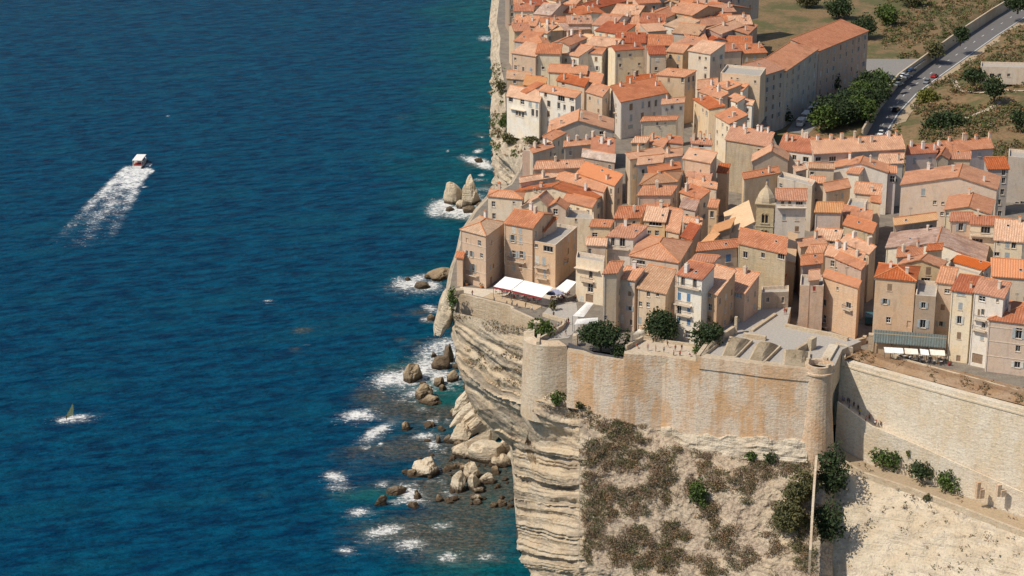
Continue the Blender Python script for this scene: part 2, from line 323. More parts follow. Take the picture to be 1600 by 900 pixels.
# main cliff and scrub slope, seen below the terrace and the ramparts
def ytop(x): return interp(x, [700, 712, 822, 838, 865, 905, 985, 1085, 1180, 1275, 1330, 1480, 1640], [486, 488, 514, 598, 613, 618, 640, 672, 683, 696, 716, 792, 850])
def xleft(y): return interp(y, [488, 530, 560, 600, 640, 660, 690, 720, 785, 900], [711, 710, 713, 723, 742, 762, 800, 805, 806, 812])
def cliffY(x, y):
    top = interp(x, [712, 800, 865, 905, 1285, 1330, 1640], [457, 449, 438, 421.4, 404.6, 408.5, 388]) 
    d = max(0, y - ytop(x))
    if x <= 905:
        k = (x - xleft(y)) / max(1, 905 - xleft(y)); k = min(1, max(0, k))
        yl = interp(y, [488, 600, 700, 785, 900], [457, 455, 452, 450, 448]); yr = 421.4 - interp(y, [618, 785, 900], [0, 7.5, 20])
        return lerp(yl, yr, k ** .6) - 4.5 * math.exp(-((x - 848) / 30) ** 2) * interp(y, [596, 624, 670, 770], [0, 1, .9, 0])
    return top - interp(d, [0, 25, 70, 150, 260], [.5, 3.2, 10.5, 19, 34]) * (1 if x < 1300 else .85)
cols = np.concatenate([np.linspace(0, 1, 150) * (905 - 708), np.linspace(1, 424, 230) + (905 - 708)])
rows_ = np.concatenate([np.linspace(0, 1, 250)])
def build_cliff():
    V = []; nr = len(rows_); SS = []
    for v in rows_:
        for c in cols:
            x0 = 708 + c; yl = lerp(488, 905, v); xl = xleft(yl)
            x = x0 if x0 > 905 else lerp(xl, 905, (x0 - 708) / (905 - 708.))
            yt = ytop(x); y = lerp(yt, 905, v); Y = cliffY(x, y); p = Q(x, y, Y)
            s = -(y - interp(y, [500, 640, 700], [.17, .26, .30]) * x - 10 * math.sin((x - 700) * .016) - 4.5 * fbm(Vector((x * .012, y * .02, 3)), 3)) / 6.3; SS.append(s)
            steep = 1.0 if x < 890 else max(0.0, 1 - (x - 890) / 30 + .5 * fbm(Vector((x * .05, y * .03, 0))) * (880 < x < 950))
            f = fbm(p * .09, 4); e = min(1, v * 14)
            off = strata(s, p.x * .35, 0) * (1.35 + .9 * noise.noise(p * .13)) * steep + f * (.9 * steep + .9 * (1 - steep)) + fbm(p * .5, 3) * (.35 + .35 * (1 - steep))
            V.append((p.x - off * .35 * e * steep, p.y - off * .9 * e, p.z + off * .15 * e))
    V = np.array(V).reshape(nr, len(cols), 3); global SA; SA = np.array(SS).reshape(nr, len(cols)); SA = np.concatenate([SA, SA[-1:] - 2, SA[-1:] - 6], 0)
    foot = V[-1].copy(); foot[:, 2] = -4; foot[:, 1] -= np.clip((V[-1][:, 2]) * .9, 2, 40); mid = (V[-1] + foot) / 2
    V = np.concatenate([V, mid[None], foot[None]], 0)
    return V
Vc = build_cliff()
b = NB("cliff_limestone", .95); g = b.n("ShaderNodeNewGeometry"); sx = b.n("ShaderNodeSeparateXYZ"); b.l(g.outputs["Position"], sx.inputs[0])
sa_ = b.n('ShaderNodeAttribute', _attribute_name='strat'); s = sa_.outputs['Fac']
cx = b.n("ShaderNodeCombineXYZ"); b.l(b.math('MULTIPLY', sx.outputs[0], .08), cx.inputs[0]); b.l(b.math('MULTIPLY', sx.outputs[1], .08), cx.inputs[1]); b.l(b.math('MULTIPLY', s, 1.3), cx.inputs[2])
st = b.noise(cx.outputs[0], 1.0, 5, .72); big = b.noise(b.pos(), .13, 4, .62); fi = b.noise(b.pos(), 1.6, 5, .72)
x = b.mix(b.ramp(big, .4, .62, 0, .85), (.60, .50, .37), (.57, .44, .29)); x = b.mix(b.ramp(st, .45, .62, 0, .8), x, (.29, .23, .17)); x = b.mix(b.ramp(fi, .5, .72, 0, .6), x, (.24, .19, .14))
soil = b.mix(b.ramp(fi, .4, .62), (.52, .42, .31), (.27, .20, .145)); sb = b.noise(b.pos(), .22, 5, .7)
sl_ = b.ramp(b.math('MULTIPLY_ADD', b.noise(b.pos(), .35, 4, .6), 9.0, sx.outputs[0]), 20.5, 23)       # east of the bare face the slope carries soil between the rocks
x = b.mix(b.math('MULTIPLY', sl_, b.ramp(sb, .40, .56)), x, soil)
b.col(x); b.bump(b.math('ADD', b.math('MULTIPLY', st, 1.3), fi), .9, .45)
cliff = grid_mesh("cliff", Vc, Vc.shape[0], Vc.shape[1], b.mat, smooth=False, kind="structure", flip=True)
_a = cliff.data.attributes.new("strat", "FLOAT", "POINT"); _a.data.foreach_set("value", SA.astype(np.float32).ravel())
cliff["label"] = "cream limestone cliff in overhanging layers under the ramparts"
# the sea cliff running back along the town: (inner edge px), (outer edge px), altitude of the outer edge
EDG = [((712,488),(712,488),56.5),((704,470),(700,478),57),((703,448),(696,456),57),((708,420),(701,424),57),((718,390),(712,394),58),((725,362),(719,362),58),((745,330),(741,328),58),((765,308),(760,306),58),((800,288),(796,288),57),
 ((814,266),(806,272),55),((818,248),(796,258),53),((822,236),(778,243),52.5),((828,224),(770,226),53),((808,208),(766,208),54),((792,190),(767,190),54.5),((790,168),(766,172),55),((789,150),(768,154),55),((788,128),(773,130),55.5),((784,110),(769,112),56),((780,85),(766,88),56),((782,60),(768,62),56.5),((776,35),(764,36),57),((780,0),(768,0),57)]
INN = [P(*a, 59.6) for a, o, z in EDG] + [Vector((0, 900, 59.6)), Vector((30, 960, 59.6)), Vector((200, 980, 59.6))]
OUT = [P(*o, z) for a, o, z in EDG] + [Vector((-4, 900, 57)), Vector((26, 964, 57)), Vector((200, 985, 57))]
INN[0] = Vector((Vc[0, 0, 0] + .6, Vc[0, 0, 1] + .3, 59.6)); OUT[0] = Vector(Vc[0, 0])
cz = Vc[:, 0, 2][::-1]; cx_ = Vc[:, 0, 0][::-1]; cy_ = Vc[:, 0, 1][::-1]
def rs(a, step):
    out = []
    for i in range(len(a) - 1):
        n = max(1, int((OUT[i + 1] - OUT[i]).length / step))
        for j in range(n): out.append(a[i].lerp(a[i + 1], j / n))
    return out + [a[-1]]
I2, O2 = rs(INN, 1.3), rs(OUT, 1.3); V = []; NR = 60; NT = 6
def undercut(z, y):
    return (float(np.interp(z, cz, cx_)) - float(cx_[-1])) * interp(y, [445, 540, 600, 660], [1.0, 1.0, .8, 0])
for r in range(NR + NT):
    for i, (pi_, po) in enumerate(zip(I2, O2)):
        if r < NT:
            k = r / NT; q = pi_.lerp(po, k); q = q + Vector((0, 0, .9 * fbm(q * .35) * math.sin(k * 3.14) * (1 if po.y > 560 else .3))); V.append(tuple(q)); continue
        z = po.z - (po.z + 4) * ((r - NT) / (NR - 1)); a = O2[max(0, i - 3)]; c = O2[min(len(O2) - 1, i + 3)]; t = (c - a); t.z = 0; t = t.normalized(); n = Vector((-t.y, t.x, 0))
        k = min(1, (po.z - z) / 4); q = Vector((po.x, po.y, z)); amp = .35 + .65 * min(1, i / 14)
        out = amp * k * (1.3 * strata(z, po.x, po.y) + 2.2 * fbm(q * .07) + .9 * fbm(q * .35)) - 2.5 * k * amp
        q = q + n * out + Vector((undercut(z, po.y) if z < 56 else 0, 0, 0))
        if i < 12:
            f = i / 12.; f = f * f * (3 - 2 * f); q = Vector((float(np.interp(z, cz, cx_)), float(np.interp(z, cz, cy_)) + i * 1.3, z)).lerp(q, f)
        V.append(tuple(q))
skirt = grid_mesh("sea_cliff", np.array(V), NR + NT, len(O2), rockmat("weathered_limestone", (.60, .50, .37), (.46, .36, .25), (.24, .20, .155), 0, True, .6), smooth=False, kind="structure")
skirt["label"] = "grey and cream sea cliff dropping from the houses to the water"
EDGE = INN
# plateau and the lower valley behind
FRONT = [(712, 463), (760, 472), (798, 481), (832, 503), (842, 528)]
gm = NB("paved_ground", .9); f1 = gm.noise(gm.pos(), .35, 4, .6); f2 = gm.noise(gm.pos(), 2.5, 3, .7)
gm.col(gm.mix(gm.ramp(f2, .4, .65, 0, .5), gm.mix(gm.ramp(f1, .4, .62), (.26, .225, .18), (.20, .17, .14)), (.12, .10, .085))); gm.bump(f2, .3, .05)  # paving colour darkened to stand in for shade in the narrow streets
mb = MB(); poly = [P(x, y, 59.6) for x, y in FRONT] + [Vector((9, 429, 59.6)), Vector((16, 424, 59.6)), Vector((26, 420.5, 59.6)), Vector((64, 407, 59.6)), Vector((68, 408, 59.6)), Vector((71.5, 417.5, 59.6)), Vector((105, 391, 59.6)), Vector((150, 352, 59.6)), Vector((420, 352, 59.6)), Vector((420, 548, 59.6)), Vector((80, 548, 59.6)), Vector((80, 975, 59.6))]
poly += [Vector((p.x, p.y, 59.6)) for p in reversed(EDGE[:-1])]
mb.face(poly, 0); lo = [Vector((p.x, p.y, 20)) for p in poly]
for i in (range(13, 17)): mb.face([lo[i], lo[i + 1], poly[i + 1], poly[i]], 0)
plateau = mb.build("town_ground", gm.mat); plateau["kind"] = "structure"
# ------------------------------------------------------------------ valley with the road behind the town
Lpx = [(1348, 222), (1356, 208), (1376, 170), (1404, 134), (1430, 115), (1468, 87), (1508, 58), (1550, 30), (1600, 0)]
Rpx = [(1382, 222), (1388, 208), (1408, 176), (1436, 146), (1476, 116), (1518, 86), (1560, 56), (1606, 26), (1650, -4)]
LW = [P(x, y, 48) for x, y in Lpx]; RW = [P(x, y, 48) for x, y in Rpx]
def XL(Y): return interp(Y, [p.y for p in LW], [p.x for p in LW])
def XR(Y): return interp(Y, [p.y for p in RW], [p.x for p in RW])
def hillz(x, y):
    if x < XL(y): return 51.0
    d = x - XR(y); 
    if d <= 0: return 47.9
    return 48 + 11 * (1 - math.exp(-max(0, d - 2) / 40)) + 2.2 * fbm(Vector((x, y, 0)) * .03) * min(1, d / 10) + .5 * fbm(Vector((x, y, 5)) * .2) * min(1, d / 6)
V = []; ysv = np.concatenate([np.linspace(549, 860, 110), np.linspace(870, 2600, 30)])
for y in ysv:
    xl, xr = XL(y), XR(y)
    xs_ = list(np.linspace(80, max(82, xl - .5), 14)) + [max(82, xl - .5) + .02] + [xr] + list(xr + np.linspace(1, 260, 110)) + [xr + 900]
    for i, x in enumerate(xs_):
        z = 51.0 if i < 14 else (47.9 if i < 16 else hillz(x, y)); V.append((x, y, z))
b = NB("dry_hillside", .95); n1 = b.noise(b.pos(), .07, 5, .65); n2 = b.noise(b.pos(), .9, 4, .7)
x = b.mix(b.ramp(n1, .42, .6), (.24, .155, .08), (.115, .11, .045)); x = b.mix(b.ramp(n2, .45, .7, 0, .7), x, (.085, .075, .035)); x = b.mix(b.ramp(n2, .34, .26, 0, .7), x, (.40, .29, .18)); b.col(x); b.bump(n2, .8, .4)
hill = grid_mesh("hillside", np.array(V), len(ysv), 14 + 2 + 110 + 1, b.mat, kind="structure")
asph = plain("asphalt", (.16, .15, .145), .85); M_line = plain("road_marking", (.7, .7, .66)); M_kerb = plain("kerb_stone", (.48, .40, .31)); M_dirt = plain("dry_dirt", (.42, .32, .21), .95)
def ribbon(name, A, B_, mat, dz, parent=None, kind="structure", sub=6):
    A = resample2(A, sub); B_ = resample2(B_, sub); mb = MB()
    for i in range(len(A) - 1): mb.face([A[i] + Vector((0, 0, dz)), B_[i] + Vector((0, 0, dz)), B_[i + 1] + Vector((0, 0, dz)), A[i + 1] + Vector((0, 0, dz))])
    o = mb.build(name, mat, parent); 
    if kind and not parent: o["kind"] = kind
    return o
def resample2(pts, n):
    out = []
    for a, c in zip(pts[:-1], pts[1:]):
        for i in range(n): out.append(a.lerp(c, i / n))
    return out + [pts[-1]]
ribbon("road", LW, RW, asph, .01)
sh = [p + Vector((3.4, -.6, .25)) for p in RW]; ribbon("verge", RW, sh, M_dirt, .06)
ribbon("road_edge_line", [p + Vector((-1.1, 0, 0)) for p in RW], [p + Vector((-.75, 0, 0)) for p in RW], M_line, .02)
mid = [(a + c) / 2 for a, c in zip(LW, RW)]
mb = MB(); md = resample2(mid, 6)
for i in range(0, len(md) - 1, 2):
    d = (md[i + 1] - md[i]).normalized(); n = Vector((-d.y, d.x, 0)) * .12; a = md[i] + Vector((0, 0, .02)); c = a + d * min(3, (md[i + 1] - md[i]).length); mb.face([a - n, c - n, c + n, a + n])
mb.build("road_centre_dashes", M_line)["kind"] = "structure"
sheet2 = MB(); sheet2.face([P(*q, 51.03) for q in ((1296, 178), (1330, 164), (1352, 154), (1366, 150), (1380, 146), (1398, 132), (1420, 114), (1448, 92), (1330, 92), (1318, 130), (1285, 160), (1240, 190), (1228, 206), (1262, 210))]); o_ = sheet2.build("car_park", plain("car_park_asphalt", (.26, .24, .22), .85)); o_["kind"] = "structure"
sheet2 = MB()
for q in range(9): a_ = P(1392 + q * 5.5, 131 - q * 4.2, 51.05); sheet2.box(a_, 4.6, .12, .01, .5)
o_ = sheet2.build("parking_lines", M_line); o_["kind"] = "structure"
def strip_wall(mb, pts, th, zb, m=0, mt=None):     # pts = top outer points, th thickness to the left of travel, zb base altitude(s)
    n = len(pts)
    for i in range(n - 1):
        a, c = pts[i], pts[i + 1]; d = (c - a).normalized(); nn = Vector((-d.y, d.x, 0)).normalized() * th
        za = zb[i] if isinstance(zb, (list, tuple)) else zb; zc = zb[i + 1] if isinstance(zb, (list, tuple)) else zb
        lo = [Vector((a.x, a.y, za)), Vector((c.x, c.y, zc)), Vector((c.x + nn.x, c.y + nn.y, zc)), Vector((a.x + nn.x, a.y + nn.y, za))]
        mb.quads(lo, [a, c, c + nn, a + nn], m, mt)
def bigwall(name, pal, stainc, streak=1.0, ring=False):
    b = NB(name, .93); big = b.noise(b.pos((1, 1, .55)), .16, 5, .65); run = b.noise(b.pos((1, 1, .06)), .55, 4, .7); fi = b.noise(b.pos(), 2.2, 4, .75); wo = b.noise(b.pos((1, 1, 2.6)), .55, 4, .7)
    x = b.mix(b.ramp(big, .42, .62, 0, .9), pal, stainc); pt_ = b.noise(b.pos((1, 1, .4)), .5, 5, .75); x = b.mix(b.ramp(pt_, .53, .66, 0, .7), x, tuple(k * .92 for k in stainc))
    x = b.mix(b.ramp(run, .50, .64, 0, .6 * streak), x, tuple(k * .82 for k in stainc)); x = b.mix(b.ramp(run, .46, .34, 0, .5 * streak), x, (.66, .60, .50))
    x = b.mix(b.ramp(fi, .46, .66, 0, .55), x, tuple(k * .6 for k in pal)); x = b.mix(b.ramp(wo, .55, .75, 0, .55), x, (.36, .29, .21))
    g = b.n("ShaderNodeNewGeometry"); sx = b.n("ShaderNodeSeparateXYZ"); b.l(g.outputs["Position"], sx.inputs[0]); cx = b.n("ShaderNodeCombineXYZ"); b.l(b.math('ADD', sx.outputs[0], b.math('MULTIPLY', sx.outputs[1], .7)), cx.inputs[0]); b.l(sx.outputs[2], cx.inputs[1])
    br = b.n("ShaderNodeTexBrick", Scale=1.0); br.inputs["Brick Width"].default_value = .7; br.inputs["Row Height"].default_value = .34; br.inputs["Mortar Size"].default_value = .04; b.l(cx.outputs[0], br.inputs[0])
    br.inputs["Color1"].default_value = (.82, .82, .82, 1); br.inputs["Color2"].default_value = (1.08, 1.08, 1.08, 1); br.inputs["Mortar"].default_value = (.68, .66, .64, 1)
    b.col(b.mix(.3, x, b.mix(1.0, x, br.outputs[0], 'MULTIPLY'))); b.bump(b.math('ADD', fi, b.math('MULTIPLY', wo, 1.2)), .7, .22); return b.mat
M_ramp = bigwall("stained_rampart_stone", (.74, .60, .46), (.66, .385, .19)); M_curt = bigwall("pale_curtain_stone", (.74, .65, .52), (.69, .55, .38), .2)
M_tower = bigwall("warm_tower_stone", (.68, .52, .37), (.62, .38, .21), .8); M_lowwall = bigwall("terrace_wall_stone", (.62, .51, .37), (.55, .42, .28), .4)
M_bast = bigwall('bastion_stone', (.66, .55, .41), (.60, .44, .29), .5); M_pave = plain("grey_paving", (.42, .385, .34), .9); M_soil = rockmat("rubble_soil", (.40, .32, .22), (.30, .23, .14), (.20, .16, .11), 0, False, .4)
M_sand = plain("brown_sand", (.50, .38, .25), .95)
# low wall between car park and road
mb = MB(); strip_wall(mb, [p + Vector((0, 0, 4.4)) for p in LW], .6, 47.5)
rw = mb.build("roadside_wall", M_lowwall); tag(rw, "long low stone wall between the climbing road and the car park", "wall")
# main rampart
RP = [(886, 549, 60.2, 618), (905, 552, 60.2, 621), (930, 557, 60.2, 628), (974, 563, 60.2, 640), (976, 549, 61.7, 640), (1035, 556, 61.7, 656), (1091, 565, 61.7, 673), (1094, 557, 62.9, 674), (1150, 564, 62.9, 681), (1194, 570, 62.9, 687), (1266, 577, 62.9, 697)]
def resample_n(pts, n):
    L = [0]
    for a, c in zip(pts[:-1], pts[1:]): L.append(L[-1] + (c - a).length)
    out = []
    for i in range(n):
        d = L[-1] * i / (n - 1); k = max(j for j in range(len(pts) - 1) if L[j] <= d + 1e-9); f = (d - L[k]) / max(1e-6, L[k + 1] - L[k]); out.append(pts[k].lerp(pts[k + 1], min(1, f)))
    return out
def wall_grid(mb, top, base, nz=10, m=0):
    for i in range(len(top) - 1):
        for k in range(nz):
            a0 = top[i].lerp(base[i], k / nz); a1 = top[i].lerp(base[i], (k + 1) / nz); c0 = top[i + 1].lerp(base[i + 1], k / nz); c1 = top[i + 1].lerp(base[i + 1], (k + 1) / nz)
            mb.face([a1, c1, c0, a0], m)
mb = MB(); tops = [P(x, y, z) for x, y, z, _ in RP]
for k in (4, 7): tops[k] = Vector((tops[k - 1].x + .1, tops[k - 1].y, tops[k].z))
bases = [Vector((t.x, t.y - .9, zat(t, r[3]) - 2.5)) for t, r in zip(tops, RP)]
wall_grid(mb, tops, bases)
inn = [t + Vector((.3, 2.2, 0)) for t in tops]
for i in range(len(tops) - 1):
    mb.face([tops[i], tops[i + 1], inn[i + 1], inn[i]], 1); a, c = inn[i], inn[i + 1]
    mb.face([a, c, Vector((c.x, c.y, 55)), Vector((a.x, a.y, 55))], 0)
mb.face([tops[0], inn[0], Vector((inn[0].x, inn[0].y, 46)), bases[0]], 0)
rampart = mb.build("rampart", [M_ramp, M_lowwall]); tag(rampart, "long cream and orange stained rampart between the half round bastion and the corner tower", "rampart")
mb = MB(); ft = [Vector((t.x, t.y - .95 - .25 * (i % 2), zat(t, r[3]) + interp(r[0], [980, 1090, 1180, 1266], [-2.2, -.6, .8, 1.2]))) for i, (t, r) in enumerate(zip(tops, RP)) if r[0] > 980]
fb = [Vector((p.x, p.y - 1.6, p.z - 4.5)) for p in ft]; A_, B_ = resample_n(ft, 90), resample_n(fb, 90)
for i, p in enumerate(A_): A_[i] = p + Vector((0, .5 * fbm(p * .4) - .1, .9 * fbm(p * .25)))
gr = [[A_[i].lerp(B_[i], k / 8) + Vector((0, -.55 * fbm(Vector((A_[i].x * .25, k * .8, 2))) - .12 * (k % 2), 0)) for i in range(90)] for k in range(9)]; gr.insert(0, [p + Vector((0, 1.6, .15)) for p in A_])
for a_, c_ in zip(gr[:-1], gr[1:]):
    for i in range(89): mb.face([c_[i], c_[i + 1], a_[i + 1], a_[i]])
mb.build("rock_footing", rockmat("pale_footing_stone", (.66, .57, .44), (.60, .49, .35), (.36, .29, .22), 0, False, .6), rampart, org=Vector((0, 0, 0)))
# raised stained band of masonry along the bastion top
mb = MB(); band = [Vector((t.x, t.y - .12, t.z - .05)) for t in tops[7:]]
for i in range(len(band) - 1):
    a, c = band[i], band[i + 1]; mb.quads([a + Vector((0, 0, -2.6)) + Vector((0, -.28, 0)), c + Vector((0, 0, -2.6)) + Vector((0, -.28, 0)), c + Vector((0, .1, -2.6)), a + Vector((0, .1, -2.6))], [a, c, c + Vector((0, .2, 0)), a + Vector((0, .2, 0))])
mb.build("parapet_band", M_tower, rampart, org=Vector((0, 0, 0)))
# half round bastion at the left
ctr = Vector((P(857, 540, 60).x, 430.2, 0)); Rr = 5.5
arc = []
for i in range(0, 15):
    a = math.radians(150 + i * 120 / 14); arc.append((math.cos(a), math.sin(a)))
arc += [(.35, -1.0), (.75, -.96)]
mb = MB(); t_ = [Vector((ctr.x + Rr * x, ctr.y + Rr * y, 60.1 + (1.1 if i < 4 else 0))) for i, (x, y) in enumerate(arc)]
b_ = [Vector((ctr.x + (Rr + .7) * x, ctr.y + (Rr + .7) * y, 42)) for x, y in arc]; i_ = [Vector((ctr.x + (Rr - 2.4) * x, ctr.y + (Rr - 2.4) * y, t.z + .5)) for (x, y), t in zip(arc, t_)]
wall_grid(mb, t_, b_, 8)
for i in range(len(arc) - 1): mb.face([t_[i], t_[i + 1], i_[i + 1], i_[i]], 0); a, c = i_[i], i_[i + 1]; mb.face([a, c, Vector((c.x, c.y, 58)), Vector((a.x, a.y, 58))], 0)
mb.obox(i_[0] + Vector((-.6, 0, 0)), Vector((1.6, .3, 0)), Vector((.2, 1.8, 0)), Vector((0, 0, 1.3)))
mb.obox(Vector((ctr.x + 5.3, ctr.y - 4.6, 56)), Vector((1.0, -.2, 0)), Vector((.3, 1.6, 0)), Vector((0, 0, 6.3)))
hb = mb.build("half_round_bastion", M_bast); tag(hb, "rounded pale stone bastion rising from the layered cliff left of the rampart", "bastion")
# corner tower with its small round lookout
tc = Vector((P(1284, 582, 63).x, 405.2, 0)); mb = MB(); n = 28; R0, R1 = 3.05, 3.9
ring = lambda r, z: [Vector((tc.x + r * math.cos(2 * math.pi * i / n), tc.y + r * math.sin(2 * math.pi * i / n), z)) for i in range(n)]
zs = [(R1 + .5, 41), (R1, 46), (3.3, 53), (R0, 58), (R0, 61.6), (R0 + .28, 61.7), (R0 + .28, 62.1), (R0, 62.2), (R0, 63.6)]
rr = [ring(r, z) for r, z in zs]
for lo, hi in zip(rr[:-1], rr[1:]):
    for i in range(n): mb.face([lo[i], lo[(i + 1) % n], hi[(i + 1) % n], hi[i]])
ri = ring(R0 - .75, 63.6); rfl = ring(R0 - .75, 62.3)
for i in range(n):
    j = (i + 1) % n; mb.face([rr[-1][i], rr[-1][j], ri[j], ri[i]]); mb.face([ri[i], ri[j], rfl[j], rfl[i]])
mb.face(rfl, 0)
ct = mb.build("corner_tower", M_tower); tag(ct, "round orange brown corner tower at the right end of the rampart", "tower")
for i in (4, 11, 24):
    a = 2 * math.pi * i / n; p = tc + Vector((math.cos(a) * (R0 - .4), math.sin(a) * (R0 - .4), 63.6)); m2 = MB(); m2.box(p, .7, .9, .55, a); m2.build("merlon", M_lowwall, ct, org=Vector((0, 0, 0)))
# bastion platform, flank, banks between the gun slots
pl = [P(x, y, 62.3) for x, y in ((1093, 559), (1096, 552), (1120, 522), (1148, 498), (1168, 489), (1214, 476), (1236, 480), (1230, 506), (1300, 520), (1346, 533), (1316, 546), (1303, 574), (1262, 574), (1194, 568), (1150, 562))]
mb = MB(); mb.quads([Vector((p.x, p.y, 56)) for p in pl], pl, 0, 1); pf = mb.build("bastion_platform", [M_lowwall, M_pave]); tag(pf, "open grey paved gun platform above the rampart", "platform")
fl = [Vector((tc.x + 2.0, tc.y + 1.5, 62.9)), Vector((71.2, 418.3, 62.9)), Vector((74.5, 418.6, 62.0))]
mb = MB(); strip_wall(mb, fl, 2.0, 44); fk = mb.build("flank_wall", M_curt); tag(fk, "shaded flank wall turning in behind the corner tower", "wall")
def bank(pts, h, lab, nx=9, ny=9):
    q = [P(B2X(x), B2Y(y - 14), 63.0) for x, y in pts]; ce = sum(q, Vector()) / 4
    h *= 1.7; t = root("earth_bank", (ce.x, ce.y, 62.3), lab, "earth bank", "earth banks between the gun slots")
    mb = MB(); mb.quads([Vector((p.x, p.y, 61.5)) for p in q], q, 0); mb.build("stone_edging", M_lowwall, t)
    mb = MB(); gr = []
    for j in range(ny):
        for i in range(nx):
            u, v = .08 + .84 * i / (nx - 1), .04 + .92 * j / (ny - 1); p = q[0].lerp(q[1], u).lerp(q[3].lerp(q[2], u), v)
            k = min(1, 4 * min(i, nx - 1 - i) / nx, 4 * min(j, ny - 1 - j) / ny); gr.append(p + Vector((0, 0, .02 + k * (h * (.35 + .65 * v) + .35 * fbm(p * .8)))))
    for j in range(ny - 1):
        for i in range(nx - 1): a = j * nx + i; mb.face([gr[a], gr[a + 1], gr[a + nx + 1], gr[a + nx]])
    mb.build("earth_top", M_soil, t)
B2X = lambda x: 980 + x / 5; B2Y = lambda y: 440 + y / 5
bank([(575, 592), (612, 575), (782, 440), (712, 396)], .5, "narrow leftmost earth bank beside the sloping parapet")
bank([(735, 598), (848, 604), (982, 470), (800, 440)], 1.0, "second earth bank from the left on the gun platform")
bank([(945, 628), (1068, 645), (1204, 512), (1012, 490)], 1.2, "brown domed earth bank in the middle right of the gun platform")
bank([(1212, 668), (1418, 692), (1432, 562), (1226, 540)], .9, "widest earth bank, next to the corner tower")
def pwall(crop, pts, z, h, th, name, lab, mat=None, cat="wall", grp=None):
    ox, oy = CROPO[crop]; k = CROPS[crop]; q = [P(ox + x / k, oy + y / k, z + h) for x, y in pts]; mb = MB(); strip_wall(mb, q, th, z - .6)
    o = mb.build(name, mat or M_lowwall, org=Vector((q[0].x, q[0].y, z))); return tag(o, lab, cat, grp)
CROPO = dict(T1=(680, 110), T2=(980, 110), T3=(1280, 110), M1=(680, 280), M2=(980, 280), M3=(1280, 280), B1=(680, 440), B2=(980, 440), B3=(1280, 440), L1=(680, 610), L2=(980, 610), L3=(1280, 610),
 a=(740, 220), b=(860, 220), c=(740, 290), d=(880, 290), e=(880, 370), f=(980, 210), g=(980, 290), h=(1020, 370), i=(1130, 200), j=(1270, 200), k=(1240, 280), l=(1240, 360), m=(1360, 350), n=(1440, 280), o=(1440, 360), p=(1130, 350))
CROPO['Z'] = (0, 0); CROPS = {k: (5.0 if len(k) == 2 else 10.0) for k in CROPO}; CROPS['Z'] = 1.0
def px(crop, x, y): o = CROPO[crop]; k = CROPS[crop]; return o[0] + x / k, o[1] + y / k
pwall('B2', [(568, 575), (700, 392), (730, 392)], 62.3, .9, .9, "parapet_wall", "curved sloping parapet at the left edge of the gun platform")
pwall('B2', [(985, 378), (1172, 248)], 62.3, .5, .8, "step_wall", "long thin step running back across the grey platform")
pwall('B2', [(905, 405), (1080, 432)], 62.3, 1.0, .9, "low_wall", "low stone block wall in front of the platform step")
pwall('B2', [(1230, 330), (1420, 372), (1600, 405), (1720, 440)], 62.3, .8, .6, "kerb_wall", "ragged low wall along the street edge behind the platform")
pwall('B2', [(1335, 525), (1412, 478)], 62.3, 1.6, .7, "traverse_wall", "short wedge shaped wall near the corner tower")
pwall('B2', [(1440, 455), (1482, 432)], 62.3, 2.6, 1.1, "stone_pier", "upright square stone pier behind the corner tower")
pwall('B2', [(762, 405), (845, 350)], 62.3, 1.8, .8, "yard_wall", "stone yard wall between tree and gun platform")
pwall('B2', [(838, 280), (858, 282)], 62.3, 4.0, 1.0, "gate_pillar", "tall slim stone pillar beside the tan corner house")
pwall('B2', [(860, 300), (910, 265)], 62.3, 1.0, .8, "garden_wall", "small stone wall at the foot of the glazed tan house")
# sightseeing terrace above the left half of the rampart
tp = [P(x, y, 61.3) for x, y in ((976, 552), (1004, 526), (1060, 533), (1092, 542), (1092, 567), (1035, 559))]
mb = MB(); mb.quads([Vector((p.x, p.y, 57)) for p in tp], tp, 0, 1); vt = mb.build("viewing_terrace", [M_lowwall, plain("beige_paving", (.56, .46, .35))]); tag(vt, "beige viewing terrace with people above the left half of the rampart", "terrace")
pwall('B2', [(0, 500), (128, 428)], 61.3, 1.1, .6, "terrace_parapet", "stone parapet along the left side of the viewing terrace")
pwall('B2', [(128, 428), (330, 465), (545, 492)], 61.3, .7, .5, "terrace_back_wall", "dark topped low wall behind the viewing terrace")
# café terrace wall at the left
tw = [P(x, y, 60.9) for x, y in ((712, 459), (728, 461), (760, 469), (797, 478), (799, 483), (834, 499), (840, 520), (838, 534))]
mb = MB(); strip_wall(mb, tw, .7, [55.0] * 8); wl = mb.build("terrace_wall", M_lowwall); tag(wl, "beige stone retaining wall holding up the café terrace above the cliff", "wall")
mb = MB(); mb.box(Vector((tw[0].x + .8, tw[0].y + .4, 60.9)), 2.0, 1.6, 1.0, .2); mb.build("corner_block", M_lowwall, wl)
def sheet(name, crop, pts, z, mat, lab=None):
    mb = MB(); mb.face([P(*px(crop, x, y), z) for x, y in pts]); o = mb.build(name, mat); o["kind"] = "structure"; return o
sheet("sand_court", 'B1', [(372, 122), (780, 222), (852, 182), (440, 86)], 59.65, M_sand)
sheet("light_pavement", 'B1', [(165, 75), (372, 122), (440, 86), (852, 182), (900, 185), (1080, 20), (420, 60), (200, 40)], 59.62, plain("pale_paving", (.62, .54, .43)))
sheet("terrace_lane", 'B1', [(840, 250), (900, 185), (1100, 150), (1130, 350), (1040, 440), (860, 460), (1000, 330), (1010, 290)], 59.63, M_pave)
pwall('B1', [(838, 245), (1020, 298)], 59.6, .9, .5, "planter_wall", "low planter wall along the café lane", cat="planter")
pwall('B1', [(820, 440), (1000, 340), (1030, 285)], 59.6, 1.2, .5, "lookout_parapet", "pale curved parapet where visitors lean over the sea")
